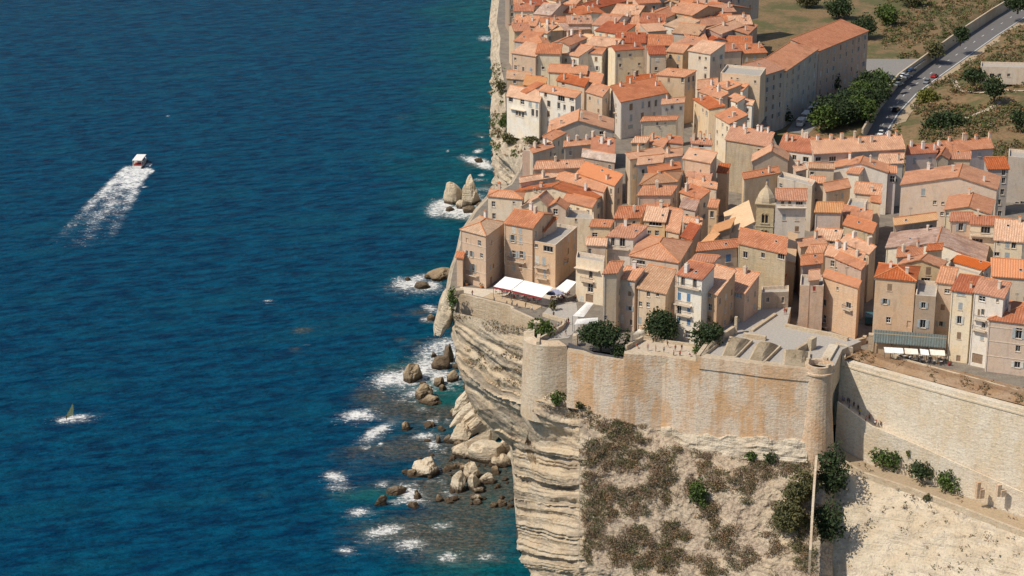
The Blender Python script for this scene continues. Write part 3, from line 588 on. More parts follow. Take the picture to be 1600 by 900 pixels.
pwall('B1', [(1040, 478), (1240, 555), (1460, 590)], 59.6, 1.0, .25, "path_railing", "dark railing along the rampart walk below the trees", M_metal, "railing")
# ramparts to the right: curtain wall, soil bank, ramp, supporting wall, path
cw_t = [Vector((71.5, 416.6, 60.1)), P(1340, 570, 60.0), P(1420, 592, 60.0), P(1500, 614, 60.0), P(1600, 640, 60.0), P(1700, 668, 60.0)]
mb = MB(); cb = [Vector((p.x - .3, p.y - 2.0, 34)) for p in cw_t]; wall_grid(mb, cw_t, cb, 12)
inn = [p + Vector((.5, 1.8, 0)) for p in cw_t]
for i in range(len(cw_t) - 1): mb.face([cw_t[i], cw_t[i + 1], inn[i + 1], inn[i]]); mb.face([inn[i], inn[i + 1], inn[i + 1] - Vector((0, 0, 3)), inn[i] - Vector((0, 0, 3))])
cw = mb.build("curtain_wall", M_curt); tag(cw, "huge pale curtain wall above the ramp at the right", "rampart")
mb = MB(); co = [p + Vector((0, -.35, -.9)) for p in cw_t]; strip_wall(mb, co, .5, [p.z - .35 for p in co]); mb.build("cordon", M_stonecap, cw, org=Vector((0, 0, 0)))
def loft(name, rows, mat, kind="structure", nx=60, ny=8, disp=.25, fr=.3):
    V = []
    R_ = [resample_n(r, nx) for r in rows]
    for a, c in zip(R_[:-1], R_[1:]):
        for k in range(ny):
            for i in range(nx): p = a[i].lerp(c[i], k / ny); V.append(tuple(p + Vector((0, 0, disp * fbm(p * fr)))))
    V += [tuple(p) for p in R_[-1]]
    return grid_mesh(name, np.array(V), (len(rows) - 1) * ny + 1, nx, mat, kind=kind, flip=True)
sb0 = [P(x, y, 60.05) for x, y in ((1318, 558), (1335, 549), (1352, 546), (1366, 550), (1400, 561), (1450, 570), (1500, 580), (1560, 596), (1640, 616))]
sbm = [P(x, y, 61.0) for x, y in ((1321, 561), (1338, 553), (1360, 552), (1372, 559), (1410, 572), (1455, 583), (1505, 594), (1565, 612), (1645, 634))]
sb1 = [p + Vector((.55, 1.9, .05)) for p in resample_n(cw_t, 9)]
hs = rockmat("brown_bank_soil", (.36, .22, .12), (.42, .30, .20), (.24, .15, .09), 0, False, .5)
loft("soil_bank", [sb1, sbm, sb0], hs, disp=.15)
pwall('B3', [(205, 590), (215, 480), (365, 440), (372, 420)], 59.6, 1.5, .8, "curved_wall", "curved pale wall at the top of the soil bank")
pwall('B3', [(388, 415), (425, 417)], 59.6, 4.4, 1.4, "square_pillar", "tall square tan pillar at the end of the dark alley", cat="pillar")
pwall('B3', [(430, 478), (640, 600), (930, 680), (1200, 752), (1620, 870)], 59.6, .8, .5, "street_parapet", "long low parapet between the café street and the soil bank")
# ramp under the curtain wall
rin = [Vector((72.5, 414.9, 51.4)), Q(1372, 662, 410.0), Q(1440, 690, 404.5), Q(1500, 718, 399.0), Q(1600, 762, 389.5), Q(1700, 806, 380)]
for p, q in zip(rin, cw_t): pass
rout = [p + Vector((-1.9, -3.6, 0)) for p in rin]
ribbon("ramp", rout, rin, plain("worn_ramp_stone", (.60, .52, .41)), .02)
ms = MB(); strip_wall(ms, [p + Vector((-.2, -.3, 1.05)) for p in rout], .45, [p.z - 9.5 + i * 1.1 for i, p in enumerate(rout)])
sw = ms.build("ramp_wall", M_curt); tag(sw, "pale wall with parapet holding up the visitors' ramp", "wall")
pin = [p + Vector((-.3, -.4, 0)) for p in rout]; pin = [Vector((p.x, p.y, p.z - 8.9 + i * 1.1)) for i, p in enumerate(pin)]
pout = [p + Vector((-2.2, -5.2 - .4 * i, -.4)) for i, p in enumerate(pin)]
loft("soil_path", [pout, pin], M_dirt, disp=.12)
ms = MB(); strip_wall(ms, [p + Vector((0, 0, .9)) for p in pout], .7, [p.z - 1.2 for p in pout]); pw = ms.build("path_wall", M_lowwall); tag(pw, "low diagonal stone wall on the outer edge of the soil path", "wall")
sl0 = [p + Vector((0, -.1, -.3)) for p in pout]; sl1 = [p + Vector((-1.5, -5, -3.8)) for p in pout]; sl2 = [p + Vector((-3, -15, -13)) for p in pout]; sl3 = [Vector((p.x - 5, p.y - 50, -4)) for p in pout]
loft("rocky_slope", [sl3, sl2, sl1, sl0], M_pale, disp=.9, ny=24, nx=120, fr=.35)
# slim wall running down the slope below the tower
q0 = P(1276, 690, 46); sw_ = [Q(1276, 712, 398), Q(1273, 745, 391), Q(1270, 790, 385), Q(1266, 860, 376)]
ms = MB()
for i in range(len(sw_) - 1):
    a, c = sw_[i], sw_[i + 1]; ms.quads([a + Vector((-.25, 0, -5)), a + Vector((.25, 0, -5)), c + Vector((.25, 0, -5)), c + Vector((-.25, 0, -5))], [a + Vector((-.25, 0, .1)), a + Vector((.25, 0, .1)), c + Vector((.25, 0, .1)), c + Vector((-.25, 0, .1))])
sw2 = ms.build("slope_wall", M_bast); tag(sw2, "narrow pale wall running straight down the slope beside the dark tree mass", "wall")
for (x0, y0, hh, ww, lab) in ((1527, 778, 3.6, .8, "taller brown stone stump by the path at the lower right edge"), (1560, 775, 2.6, .9, "small brown gate stump nearest the lower right wall")):
    p = Q(x0, y0, 388 if x0 < 1550 else 386); ms = MB(); ms.box(p, ww, .8, hh, .3); ms.box(p + Vector((ww, 0, 0)), ww * 1.3, .8, hh * .55, .3); o = ms.build("ruined_pier", M_tower, org=p); tag(o, lab, "ruin")
# rounded buttress of rock under the seaward house
def rock(name, c, rx, ry, rz, seed, mat, lab, cat="rock", grp=None, tilt=0, az=0, sub=4, rough=.28, lay=0):
    bm = bmesh.new(); bmesh.ops.create_icosphere(bm, subdivisions=sub, radius=1); rq = random.Random(seed * 7 + 1); PLN = []
    for _ in range(9): v_ = Vector((rq.gauss(0, 1), rq.gauss(0, 1), rq.gauss(0, .8))).normalized(); PLN.append((v_, rq.uniform(.62, .88)))
    rot = Matrix.Rotation(az, 3, 'Z') @ Matrix.Rotation(tilt, 3, 'Y')
    for v in bm.verts:
        p = v.co.copy(); s3 = p * 1.1 + Vector((seed * 3.7, seed * 1.3, seed)); f = 1 + rough * 1.6 * noise.noise(s3) + rough * .6 * fbm(s3 * 2.5, 3)
        if lay: f += lay * (.5 - abs((p.x * 3.2 + .5 * noise.noise(s3) + seed) % 1 - .5)) 
        q = p * f
        for pn, pd_ in PLN:
            e_ = q.dot(pn) - pd_
            if e_ > 0: q = q - pn * e_ * .88
        q = Vector((q.x * rx, q.y * ry, q.z * rz)); v.co = rot @ q
    me = bpy.data.meshes.new(name); bm.to_mesh(me); bm.free(); me.materials.append(mat)
    o = bpy.data.objects.new(name, me); COL.objects.link(o); o.location = c
    return tag(o, lab, cat, grp)
M_brock = rockmat("brown_shore_rock", (.42, .32, .21), (.34, .24, .14), (.20, .15, .10), .3, True, .5)
M_crock = rockmat("cream_rock", (.66, .56, .42), (.56, .45, .31), (.36, .29, .21), 0, False, .3)
rock("cliff_buttress", P(702, 476, 53), 2.6, 5, 8, 3, M_crock, "smooth cream rock buttress below the house at the cliff point", tilt=.35)
# sea stacks and boulders: px, base y, width px, height px, material, label, tilt
BO = [(708,321,24,42,0,"taller left sea stack of the pale pair off the cliff",.12),(736,322,27,42,0,"broader right sea stack of the pale pair off the cliff",.0),(744,315,11,12,0,"small pale boulder leaning on the right sea stack",0),
(722,327,16,13,0,"small pale boulder between the two sea stacks",0),(702,331,16,5,1,"flat dark reef rock left of the sea stacks' foot",0),(733,334,24,9,1,"flat dark rock in foam in front of the sea stacks",0),(752,326,14,8,1,"dark rock right of the sea stacks",0),(766,326,12,10,1,"dark rock nearest the cream house by the sea stacks",0),
(748,255,13,7,1,"small dark rock in white surf under the far cliff",0),(686,437,42,16,2,"flat brown rock ledge behind the cliff point house",0),(658,453,22,12,1,"dark rock in foam left of the brown ledge",0),(637,440,9,6,1,"tiny dark rock farthest out in the surf",0),(673,502,15,8,2,"small brown rock alone in the surf left of the terrace",0),
(644,599,32,34,2,"pointed brown rock standing in the biggest patch of foam",.35),(701,568,18,30,1,"tall dark rock touching the cliff in the surf",.25),(691,579,24,22,1,"dark blocky rock beside the tall dark one",.2),(715,578,20,8,1,"low dark rock at the cliff foot in foam",0),(678,560,8,9,1,"little dark rock left of the tall dark ones",0),(662,604,6,7,1,"little dark rock right of the pointed brown rock",0),
(686,605,20,13,2,"round brown rock at the edge of the foam",0),(661,625,26,22,2,"brown slanting rock above its flat neighbour",.3),(673,634,28,12,2,"flat tan rock below the slanting brown rock",0),(706,598,18,16,2,"tan rock at the cliff foot above the leaning slabs",0),
(634,674,14,17,2,"small upright tan rock standing alone in calm water",0),(671,669,20,7,1,"low black rock in the shallows",0),(685,694,7,15,1,"thin dark rock in the shallows near the slabs",0),(701,694,13,11,1,"small brown rock beside the thin dark one",0),
(667,747,40,28,0,"large pale wedge shaped boulder alone in the water",-.3),(634,742,12,7,1,"small dark rock left of the pale wedge boulder",0),(672,749,8,8,2,"small brown stone under the pale wedge boulder",0),(618,775,24,14,1,"dark rock with foam at the lower left of the shore",0),(596,792,14,20,1,"dark pointed rock at the lowest left of the shore",.2),
(716,770,22,40,0,"pale pointed rock at the left of the beach group",.25),(737,752,30,28,0,"ribbed pale rock behind the beach group",-.35),(741,768,24,32,0,"leaning pale rock in the middle of the beach group",-.4),(759,758,20,18,0,"pale angular rock at the right of the beach group",0),(748,772,17,8,0,"flat pale stone in front of the beach group",0),(757,751,6,6,0,"small stone beside the angular rock",0),(710,784,14,7,1,"low dark stone at the bottom of the beach group",0),
(789,752,10,6,0,"small stone on the brown beach under the cliff",0)]
for k, (bx, by, bw, bh, mt, lab, ti) in enumerate(BO):
    c = P(bx, by - 1, 0); s_ = F_PX * -ray(bx, by).z / CAMZ; s_ = s_ / ray(bx, by).length; s_ = F_PX / ((CAMZ) / -ray(bx, by).z)
    rx = bw / s_ / 2; hz = bh / s_ / .95
    rock("sea_rock" if k > 1 else "sea_stack", c + Vector((0, rx * .7, hz * .22)), rx * 1.2, rx * .9, hz * .68, k + 1, (M_pale, M_wetrock, M_brock)[mt], lab, "rock", None, ti, .3 * (k % 5), 3 if bw < 16 else 4, .22 if k < 2 else .28, .05 if k < 2 else (.08 if mt == 0 else .05))
# leaning slabs fallen against the foot of the cliff
SL = [(724,640,15,40,-.55,"tallest leaning slab of the rock fall, touching the cliff"),(732,655,16,48,-.75,"long leaning slab second from the top of the rock fall"),(741,664,18,52,-.9,"steep pale slab in the upper middle of the rock fall"),(722,690,26,26,0,"rounded ribbed boulder at the sea edge of the rock fall"),
(751,676,20,56,-.95,"broad pale slab in the middle of the rock fall"),(765,668,30,54,.1,"high jagged slab nearest the cliff face"),(742,712,24,58,-1.0,"longest slab sliding into the water"),(728,716,34,24,-.5,"brown footed slab in the waves below the rounded boulder"),
(763,722,50,38,.1,"big grey topped boulder at the front of the rock fall"),(789,716,26,34,-.3,"tan boulder wedged between grey topped boulder and cliff"),(785,730,34,15,-.2,"flat tan slab at the cliff foot"),(783,668,26,38,.5,"upper slab lodged against the cliff edge"),(752,650,28,30,-.8,"upper slab behind the rock fall"),(775,732,18,9,0,"small flat stone at the front of the rock fall")]
for k, (bx, by, bw, bh, ti, lab) in enumerate(SL):
    s_ = F_PX / (CAMZ / -ray(bx, by).z); zc = 2.0 if by > 700 else 4.0; c = Q(bx, by, P(bx, by + 8, 0).y)
    up = {0: 0}.get(k, 0); c = P(bx, by, max(0, (700 - by) / s_ * .75))
    rock("fallen_slab", c + Vector((0, 2, bh / s_ * .2)), bw / s_ * .60, bw / s_ * .5, bh / s_ * .74, k + 40, M_crock if k in (5, 11, 12) else M_pale, lab, "rock", None, -ti, .15 * (k % 3), 4, .30, .16)

rq = random.Random(77); nb = 0
for _ in range(400):
    x, y = rq.uniform(640, 806), rq.uniform(600, 800)
    if not (x > 700 + .2 * (700 - y) and y < 735 and x < 760 + (y - 640) * .5 or (x > 690 and y > 735) or (rq.random() < .18)): continue
    if y > 745 and x > 800: continue
    wv_ = rq.choice([4, 5, 6, 8, 11, 15, 20]); c = P(x, y, 0); s_ = F_PX / (CAMZ / -ray(x, y).z); rx = wv_ / s_ / 2
    rock("shore_boulder", c + Vector((0, 0, rx * .2)), rx * 1.1, rx * .9, rx * rq.uniform(.6, 1.1), 100 + nb, rq.choice([M_brock, M_brock, M_pale]), "small boulder among the many lying in the shallows at the cliff foot", "rock", "small boulders at the cliff foot", rq.uniform(-.4, .4), rq.uniform(0, 6), 2 if wv_ < 8 else 3, .3)
    nb += 1
    if nb >= 120: break
# ------------------------------------------------------------------ houses
# one line per block:  crop|type|A|B|C|height|wall|roof|chimneys|label|windows      ('+' first: further block of the same house)
# A,B = front eave corners, C = rear corner (see build_block); pixels in the crop's enlarged coordinates
HOUSES = r'''
M1|H|200,395|395,445|540,340|b855|ta|b|1|tan four storey house alone on the cliff point with brown hipped roof|f 250 480 .8 1.3 n;f 345 500 1 1.4 w;f 250 582 .7 1.6 p;f 284 586 .7 1.6 p;f 362 598 .9 1.2 w;f 297 695 .9 2.1 p;s 440 495 .8 1.2 n;s 430 690 .7 1.3 s;s 455 680 .7 1.3 s;s 437 800 1.1 2.4 d;s 508 560 .7 1.2 o;f 300 748 3.2 .3 B
+M1|S|168,612|214,618|222,575|7.2|ta|o|0||
c|G|485,590|920,665|1085,450|a1460|ta|o|2|big tan café house with orange roof and long white awning|@M1;f 615 395 .9 1.7 s;f 665 402 .9 1.7 s;f 606 465 .9 1.9 p;f 667 475 .9 1.8 s;f 615 585 .9 1.8 p;f 675 590 .9 1.8 p;f 615 690 .8 1.5 s;f 668 695 .8 1.5 s;f 640 640 4.6 .3 B
+c|S|930,705|1100,720|1300,505|11.6|be|v|0||f 990 780 1 1.6 s
+M1|F|750,480|940,515|1110,372|10.8|ta|g|0||f 790 520 .8 .9 o;f 882 545 2.6 1.5 o;f 797 632 .9 2 s;f 850 640 .9 2 s;f 855 735 .8 2 s;f 835 688 3.6 .3 B;f 840 772 3.2 .3 B;s 1045 460 .9 1.6 s;s 1087 440 .9 1.6 s;s 1040 560 .8 1.5 s;s 1086 525 .8 1.5 s;s 1010 650 1.2 .8 B;s 1050 700 .9 1.6 s
c|H|225,165|755,212|790,118|13|cr|o|1|cream house above the sea behind the tan cliff point house|f 310 290 .9 1.5 w;f 318 480 .9 1.6 w;f 628 268 .5 .6 o
e|F|200,325|635,400|650,300|a1000|cr|g|0|narrow cream house with shaded balconies and roof terrace right of the café|f 430 590 .9 1.9 o;f 425 800 1.4 2.2 w;@B1;f 1205 130 2.0 2.0 D;f 1145 135 1 1.6 s;@e;f 385 690 3.4 1 B;f 380 500 6.4 .3 B
+e|S|365,125|665,140|675,30|12.2|be|p|0||f 418 245 .7 2 o
e|S|630,580|835,570|1000,388|b1520|be|p|0|very narrow beige house with salmon roof right of the shaded balconies|@B1;f 1325 283 .8 1.1 w
d|S|690,792|1095,822|1310,640|13.6|wh|r|1|white topped house with brick red roof behind the narrow beige house|@e;f 775 75 .9 2.1 o;f 925 85 1.3 2.1 o;f 740 280 1.2 1.2 s;f 850 300 2.2 1.8 o;f 840 180 7 .4 B
+d|S|420,640|730,655|760,600|13.5|be|o|0||f 495 770 1.3 1.1 w
e|S|855,645|1120,682|1260,500|b1480|be|o|1|beige house with orange roof squeezed beside a tree and the narrow beige house|f 1040 715 .8 1.1 s;f 1040 890 .8 1.1 s;@B1;f 1520 210 .8 1.1 p;f 1530 318 .6 1.3 o;f 1460 290 .8 2 s
M2|S|85,852|300,895|378,712|10.6|be|b|0|beige house with wide rust brown roof behind the leftmost tree on the rampart|@B2;f 165 92 .8 1.4 o;f 237 102 .8 1.0 o;f 103 175 .8 1.2 w;f 163 182 .8 1.2 w;f 80 300 .9 1.8 s
h|S|385,590|770,668|960,455|a1640|wh|r|1|tall white fronted house with balconies, blue doors and white awning|f 470 697 .9 2 o;f 655 730 .9 2.1 o;f 560 790 7.6 .4 B;@B2;f 397 112 .9 1.8 b;f 480 126 .9 1.9 b;f 396 218 1 2 o;f 482 218 .8 1.3 b;f 395 300 .9 1.3 b;f 480 317 .9 1.3 b;f 472 412 1 1.6 w;f 440 180 4.2 .3 B;f 450 262 3.6 .3 B
M2|S|557,858|703,903|845,715|12|oc|p|1|ochre pink narrow house between white fronted house and glazed tan house|@B2;f 640 105 1 1 w;f 645 200 1.1 1.7 w;f 643 292 1.1 1.4 s
M2|S|742,855|918,892|1032,738|9.6|ta|o|1|tan corner house with glazed gallery beside the open platform|@B2;f 825 92 4.6 1.3 g;f 790 215 1 2 w;f 792 322 .8 1.8 s;f 790 262 1.6 .3 B
B2|F|1050,88|1262,78|1262,30|6.6|st|g|0|low bare stone outbuilding beside the dark alley and platform|
p|S|240,305|975,470|990,225|14.4|st|p|0|old rubble stone church with long salmon roof and arched windows|f 345 480 1.2 1.6 o;f 620 490 1.0 1.3 o;f 905 470 1.8 1.4 o
+p|S|600,775|950,880|960,785|7.6|st|o|0||
p|L|985,610|1110,600|1155,118|10.5|br|y|0|long narrow building with bright straw orange roof right of the church tower|
M2|R|800,432|985,402|1008,226|13.5|cr|y|0|church nave with tall bright yellow tiled roof left of the bell tower|
M2|R|650,436|800,428|836,350|11.5|br|y|0|small brown walled annex with yellow roof left of the church nave|
M2|R|630,520|715,480|722,430|10.5|be|y|0|little beige annex with yellow roof behind the blue window house|
M2|S|545,564|862,533|890,470|13|be|p|0|beige house with one blue shuttered window and pink roof|f 790 617 1.2 1.9 b;f 540 595 .6 1.1 o
h|S|590,380|945,405|1015,360|13.6|wh|r|0|low white walled attic strip with brown roof behind the white fronted house|
M2|H|20,598|400,655|500,490|12.2|be|p|0|large house with broad salmon hipped roof and tan wall in the middle front|f 90 648 3.2 1 o
d|S|800,515|1205,505|1290,325|12.6|be|p|1|pale walled small house with salmon roof at the mouth of the first alley|f 1105 575 .8 .8 o
g|S|270,545|590,570|640,345|13|ta|p|1|tan house with mottled red roof and sunken grey roof terrace|f 345 750 .9 1.6 w;f 465 745 1 1.4 w;f 440 600 3.2 1 o
g|S|610,702|805,745|850,385|11.6|be|o|0|narrow house with long sunlit orange roof beside a white party wall|
g|S|845,795|1000,850|1090,615|11.4|be|r|0|house with half shaded rust roof above the second alley|
g|S|885,575|1150,612|1165,525|12.8|be|o|1|small house with bright orange strip roof above the half shaded one|
g|S|170,152|680,152|770,12|14|be|p|1|wide plain beige house with long salmon roof beside the first alley|
g|S|235,345|618,350|668,262|12.4|be|p|0|low salmon roofed house just in front of the wide plain beige one|
g|S|830,105|1130,218|1290,88|13.6|be|p|1|house with slanting pink roof and plain beige wall left of the second alley|
g|S|830,342|1060,388|1118,238|12.4|be|k|0|house with pale mottled roof below the slanting pink one|
g|S|1272,335|1402,345|1432,232|14.4|ta|o|0|slim tan tower house with small orange roof over the second alley|f 1325 450 .9 1.7 o
f|S|50,395|590,292|592,228|13|be|p|1|long low house with pink roof beside the first alley, second row up|
f|S|160,482|545,442|572,318|12.4|wh|p|0|white edged house with salmon roof in front of the long pink roof|
f|S|595,365|850,335|890,212|13.4|wh|p|1|white walled house with pale orange roof left of the tall rose block|
f|S|880,372|1300,447|1400,290|16.4|pk|p|0|tall plain rose brown block with wide salmon roof in the middle of town|f 1145 575 .4 .9 o
f|S|1410,592|1560,602|1600,470|12|ta|o|0|small orange roofed house in the shadow right of the rose block|
f|S|340,605|830,525|870,425|12|be|o|1|long orange roofed house with white ridge line left of the rose block|
f|H|200,792|780,742|905,580|12.4|be|b|1|wide beige house with brown hipped roof near the first alley|
f|S|930,655|1290,735|1290,605|12|be|r|0|house with short red brown roof at the foot of the rose block|
f|S|960,772|1390,852|1400,765|11.6|be|o|1|narrow house with orange strip roof in front of the red brown one|f 1150 800 .7 .7 o
f|S|70,132|285,132|352,42|13|be|p|0|small beige house with salmon roof at the left end of its row|f 250 160 .5 .7 o
f|S|290,122|560,202|640,92|12|wh|p|1|small house with tilted salmon roof right of the left end one|
f|S|640,125|860,148|842,50|12.6|pk|r|1|small red roofed house with pink wall in the middle of the upper row|
f|S|1010,142|1320,165|1312,82|12|wh|r|4|white walled house with dark opening and row of chimneys on its red roof|f 1155 187 1.5 .8 o
d|S|1260,330|1310,420|1320,300|11.5|be|r|0|tiny red roofed penthouse beside a white satellite terrace|
b|S|420,500|1000,702|1042,505|13.6|be|v|1|house with the most vivid orange roof, left of the first alley|
a|S|730,660|1330,560|1345,480|13|cr|p|1|long cream house with salmon roof nearest the grey cliff|
a|X|640,795|1885,925|2030,850|13|cr|o|2|big cream gabled house with two tiny dark attic windows and wide orange roof|k 1225 725;@c;f 955 55 .5 .8 o;f 1030 45 .5 .8 o
b|S|-250,450|480,420|520,300|13.6|be|p|1|salmon roofed house directly left of the vivid orange roof|
b|S|100,600|830,800|840,660|13.2|be|o|1|orange roofed house just below the vivid orange roof|
c|X|760,320|1150,325|1260,225|11.2|cr|p|0|small pale gabled house with bright left roof slope behind the café house|k 1020 130
c|X|1150,335|1440,362|1490,290|10.8|be|o|0|small beige gabled house with blind window right of the pale gabled one|k 1290 262;f 1280 405 1.2 1.4 w
c|S|1400,235|1850,345|1920,225|11.4|cr|p|0|low salmon roofed house above the sunny cream terrace|
d|F|40,505|480,525|470,395|8.6|cr|g|0|house with sunny cream roof terrace and pots beside the first alley|f 200 480 .5 .8 o
a|F|765,150|905,160|915,105|13|pk|g|0|slim brown pink walled block on the edge of the grey cliff|
a|S|930,195|1250,100|1272,10|13|gr|o|2|grey brown walled house with orange roof beside the cliff|
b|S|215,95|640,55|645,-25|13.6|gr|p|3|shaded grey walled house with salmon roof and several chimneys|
b|S|640,150|990,208|970,-20|13.2|gr|r|4|red roofed house with white chimneys at the edge of the first alley|
b|S|500,250|1000,335|1002,215|12.2|br|k|0|house with pale stone ribbed roof below the white chimneys|
T1|S|810,158|1095,215|1140,172|14.6|wh|o|1|tall white four storey house overlooking the sea with lilac side wall|f 862 182 1 1.5 o;f 887 262 1.2 2 o;f 965 276 1 2 o;f 1010 290 .8 1.7 o;f 1072 305 1.3 2 o;f 885 340 1 1.9 s;f 968 358 .9 1.9 s;f 1010 370 .9 1.9 s;f 1070 372 1 1.2 o;f 885 415 1 1.6 s;f 985 185 2.6 1.8 o;f 1065 228 1.6 1 w
T1|S|560,200|812,248|838,165|12|wh|p|0|white house with blue loggias beside the tall white four storey house|f 590 225 1.6 1.5 o;f 680 232 1.4 1.6 w;f 655 275 1.8 1.6 o;f 637 335 .8 1.6 o;f 660 340 .8 1.6 o;f 685 348 .8 1.8 o;f 742 255 1.2 1.8 s;f 795 265 1 1.8 s;f 762 330 1 2.2 o;f 795 338 .8 2.2 o;f 650 305 6 .3 B
+T1|S|660,165|712,180|850,105|13|wh|o|0||
T1|S|690,112|850,135|872,62|14|br|y|0|house with mustard yellow roof at the top of the sea cliff|
T1|S|560,62|745,78|750,20|14|br|b|0|brown walled house at the far top left edge of town|f 620 90 .9 1.2 o
T1|S|950,78|1165,128|1168,62|13|be|o|2|small orange roofed house with satellite dish behind the tall white house|f 1000 108 1.2 .8 o
T1|S|885,12|1180,30|1190,-30|15|cr|o|1|cream block with a row of small windows at the top near the first alley|f 975 46 .7 1.2 s;f 1075 42 .7 1.2 s;f 1150 46 .7 1.2 s
T1|S|1170,82|1290,104|1285,28|13|be|o|0|small orange roof above another, left of the top of the first alley|
T1|S|1180,168|1305,205|1302,115|12|be|p|0|salmon roofed house with blank wall left of the first alley's upper part|
T1|X|885,485|1388,470|1392,382|12|gr|o|3|broad grey walled house with wide orange gable roof under the white houses|k 1118 392;f 1300 488 1.3 1 o;f 1220 468 .5 .6 o
T1|S|915,548|1018,492|1025,470|12|cr|o|0|little cream house with narrow orange roof beside the cliff shrubs|
T1|Sl|1452,250|1815,178|1372,165|a540|wh|o|3|large house with white sunlit side, ochre base and orange roof right of the alley|f 1530 285 1.3 2 s;@T2;f 30 285 1.4 2.2 s;f 122 270 1 2 s;f 173 265 1 2 o;f 225 255 1 2 o;f 305 230 1 1.6 s;f 30 370 1 2 s;f 118 355 1.1 2 s;f 210 350 1 2 s;f 25 440 2 1.2 s;@T1;l 1388 235 1.2 1.8 o;l 1412 280 1.2 1.6 o;l 1380 250 1 1.4 n;l 1415 330 1.2 .3 B;l 1415 400 1 1.6 o
T2|S|0,128|232,108|228,28|13|be|o|2|orange roofed house directly behind the large ochre based house|
T2|Sr|230,35|450,52|590,8|15|ye|o|0|yellow tan and lilac town house standing tall at the top centre|f 325 75 .8 1.3 s;f 432 72 .8 1.7 o;f 255 95 .8 1.3 s;s 482 72 .9 1.8 o;s 517 58 .9 1.8 o;s 558 45 .9 1.8 o;s 482 130 .9 1.8 s;s 517 118 .9 1.8 s
T2|S|550,148|702,132|722,62|12|be|p|1|salmon roofed house right of the yellow tan town house|
T2|S|690,112|790,152|892,112|13|be|o|1|orange roofed house with small white dormer near the top centre|
T2|S|840,142|902,158|948,112|12.6|wh|o|0|tiny white walled orange roofed house beside the tall plain tan block|f 868 170 .9 1.3 w
T2|S|560,165|722,218|788,182|12|be|p|1|low salmon roofed house in the upper centre behind the white gabled one|
T2|S|690,352|802,418|940,350|12.6|cr|o|1|cream walled house with large orange roof left of the long stone gable|
T2|S|270,268|442,252|522,205|13.4|wh|o|1|white house with small square windows and shaded brown side|f 352 287 .9 1.1 w;f 420 296 .8 1.1 w;f 308 305 .5 .8 w
T2|S|520,225|640,302|778,288|13|be|o|2|long salmon roofed house behind the white one with square windows|
T2|S|110,400|382,388|455,355|11.8|cr|o|0|cream tan house with tiny windows and orange roof in the upper centre|f 235 418 .5 .9 o;f 297 415 .4 .5 o;f 253 443 .4 .4 o
T2|S|780,220|862,250|922,212|11|wh|o|0|white terraced house with little orange roof right of centre top|f 915 285 .8 1 o
T2|S|905,258|975,272|990,240|10|wh|p|0|lowest tiny white house beside the shaded tall block|
T2|F|730,18|1040,45|1085,-20|16.5|be|g|0|tall plain tan block rising at the top centre right|f 815 62 .5 .7 o;f 862 66 .6 .5 o;f 1000 90 .6 .9 o;s 1060 120 .8 1.6 s
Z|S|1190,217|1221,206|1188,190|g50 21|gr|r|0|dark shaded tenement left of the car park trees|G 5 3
i|S|38,182|702,290|792,80|16.2|st|r|6|big bare stone gabled building with red roof and many chimneys|f 575 365 1.5 1.2 o
i|S|865,332|1410,402|1500,170|14.6|wh|r|6|long white walled building under a red roof with paired chimneys|f 1110 462 1.1 1.4 o;f 1290 492 1.6 1.4 o
j|S|20,408|1435,328|1372,112|14.4|gr|o|8|longest building at the back with big orange roof and skylights|f 310 482 2 1.4 o;f 85 488 1.6 1.2 o
T3|S|680,658|920,642|952,572|12|la|r|3|lilac walled house with two shuttered windows right of the longest building|f 745 706 1 1.8 s;f 867 700 1 1.8 s
T3|S|955,640|1358,608|1328,530|12|la|p|6|row house with pale salmon roof lined with white chimneys by the hillside|f 1255 655 1 1.2 s
T3|X|915,690|1010,690|1040,640|11.6|st|r|0|small rubble stone gable between lilac house and salmon row house|k 955 600
T3|S|1012,692|1178,694|1182,636|11|be|r|0|short red roof tucked under the salmon row house|
n|X|-320,90|1175,160|1225,-40|14|lc|p|3|largest pale rose gabled house with plain front and few windows|k 570 -35;@M3;f 812 100 1 1.9 s;f 903 182 .9 1 w;f 965 187 .7 .7 o;f 960 270 .9 1 w
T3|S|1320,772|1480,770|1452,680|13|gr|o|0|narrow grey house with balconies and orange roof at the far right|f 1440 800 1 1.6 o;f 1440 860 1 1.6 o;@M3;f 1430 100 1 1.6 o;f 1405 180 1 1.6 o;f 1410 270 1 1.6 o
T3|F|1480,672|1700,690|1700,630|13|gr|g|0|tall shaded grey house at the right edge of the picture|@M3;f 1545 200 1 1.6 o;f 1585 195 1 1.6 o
j|X|310,625|1170,695|1215,590|13|wh|o|2|white gabled house with orange gable roof in front of the longest building|k 735 548
j|S|540,702|720,722|792,622|11.6|wh|p|0|small rose roofed dormer house in front of the white gabled house|
j|S|1030,562|1405,552|1420,402|12|wh|p|1|mottled salmon roofed house under the right end of the longest building|
j|S|1180,700|1300,705|1300,605|11.4|la|o|0|tiny house with white framed window beside the fourth alley|f 1300 800 1.4 1.8 w
k|S|510,200|885,132|900,-10|12|be|o|0|orange roofed house with zigzag edge left of the fourth alley|
k|S|960,215|1362,255|1372,88|12.4|be|o|1|largest rust orange roof beside the fourth alley|
k|S|1212,345|1358,372|1362,262|11|be|o|0|small orange lean to house over the fourth alley|
k|S|340,515|735,522|772,372|13.8|lc|y|0|tall rosy house with pale yellow ragged roof in the right centre|f 460 465 .1 .1 n
k|F|800,475|1085,505|1160,318|13|wh|g|0|white walled flat roofed box with pale terrace beside the rosy house|
k|S|770,560|1205,660|1222,505|11.8|be|p|1|shadowed salmon roof below the white flat roofed box|
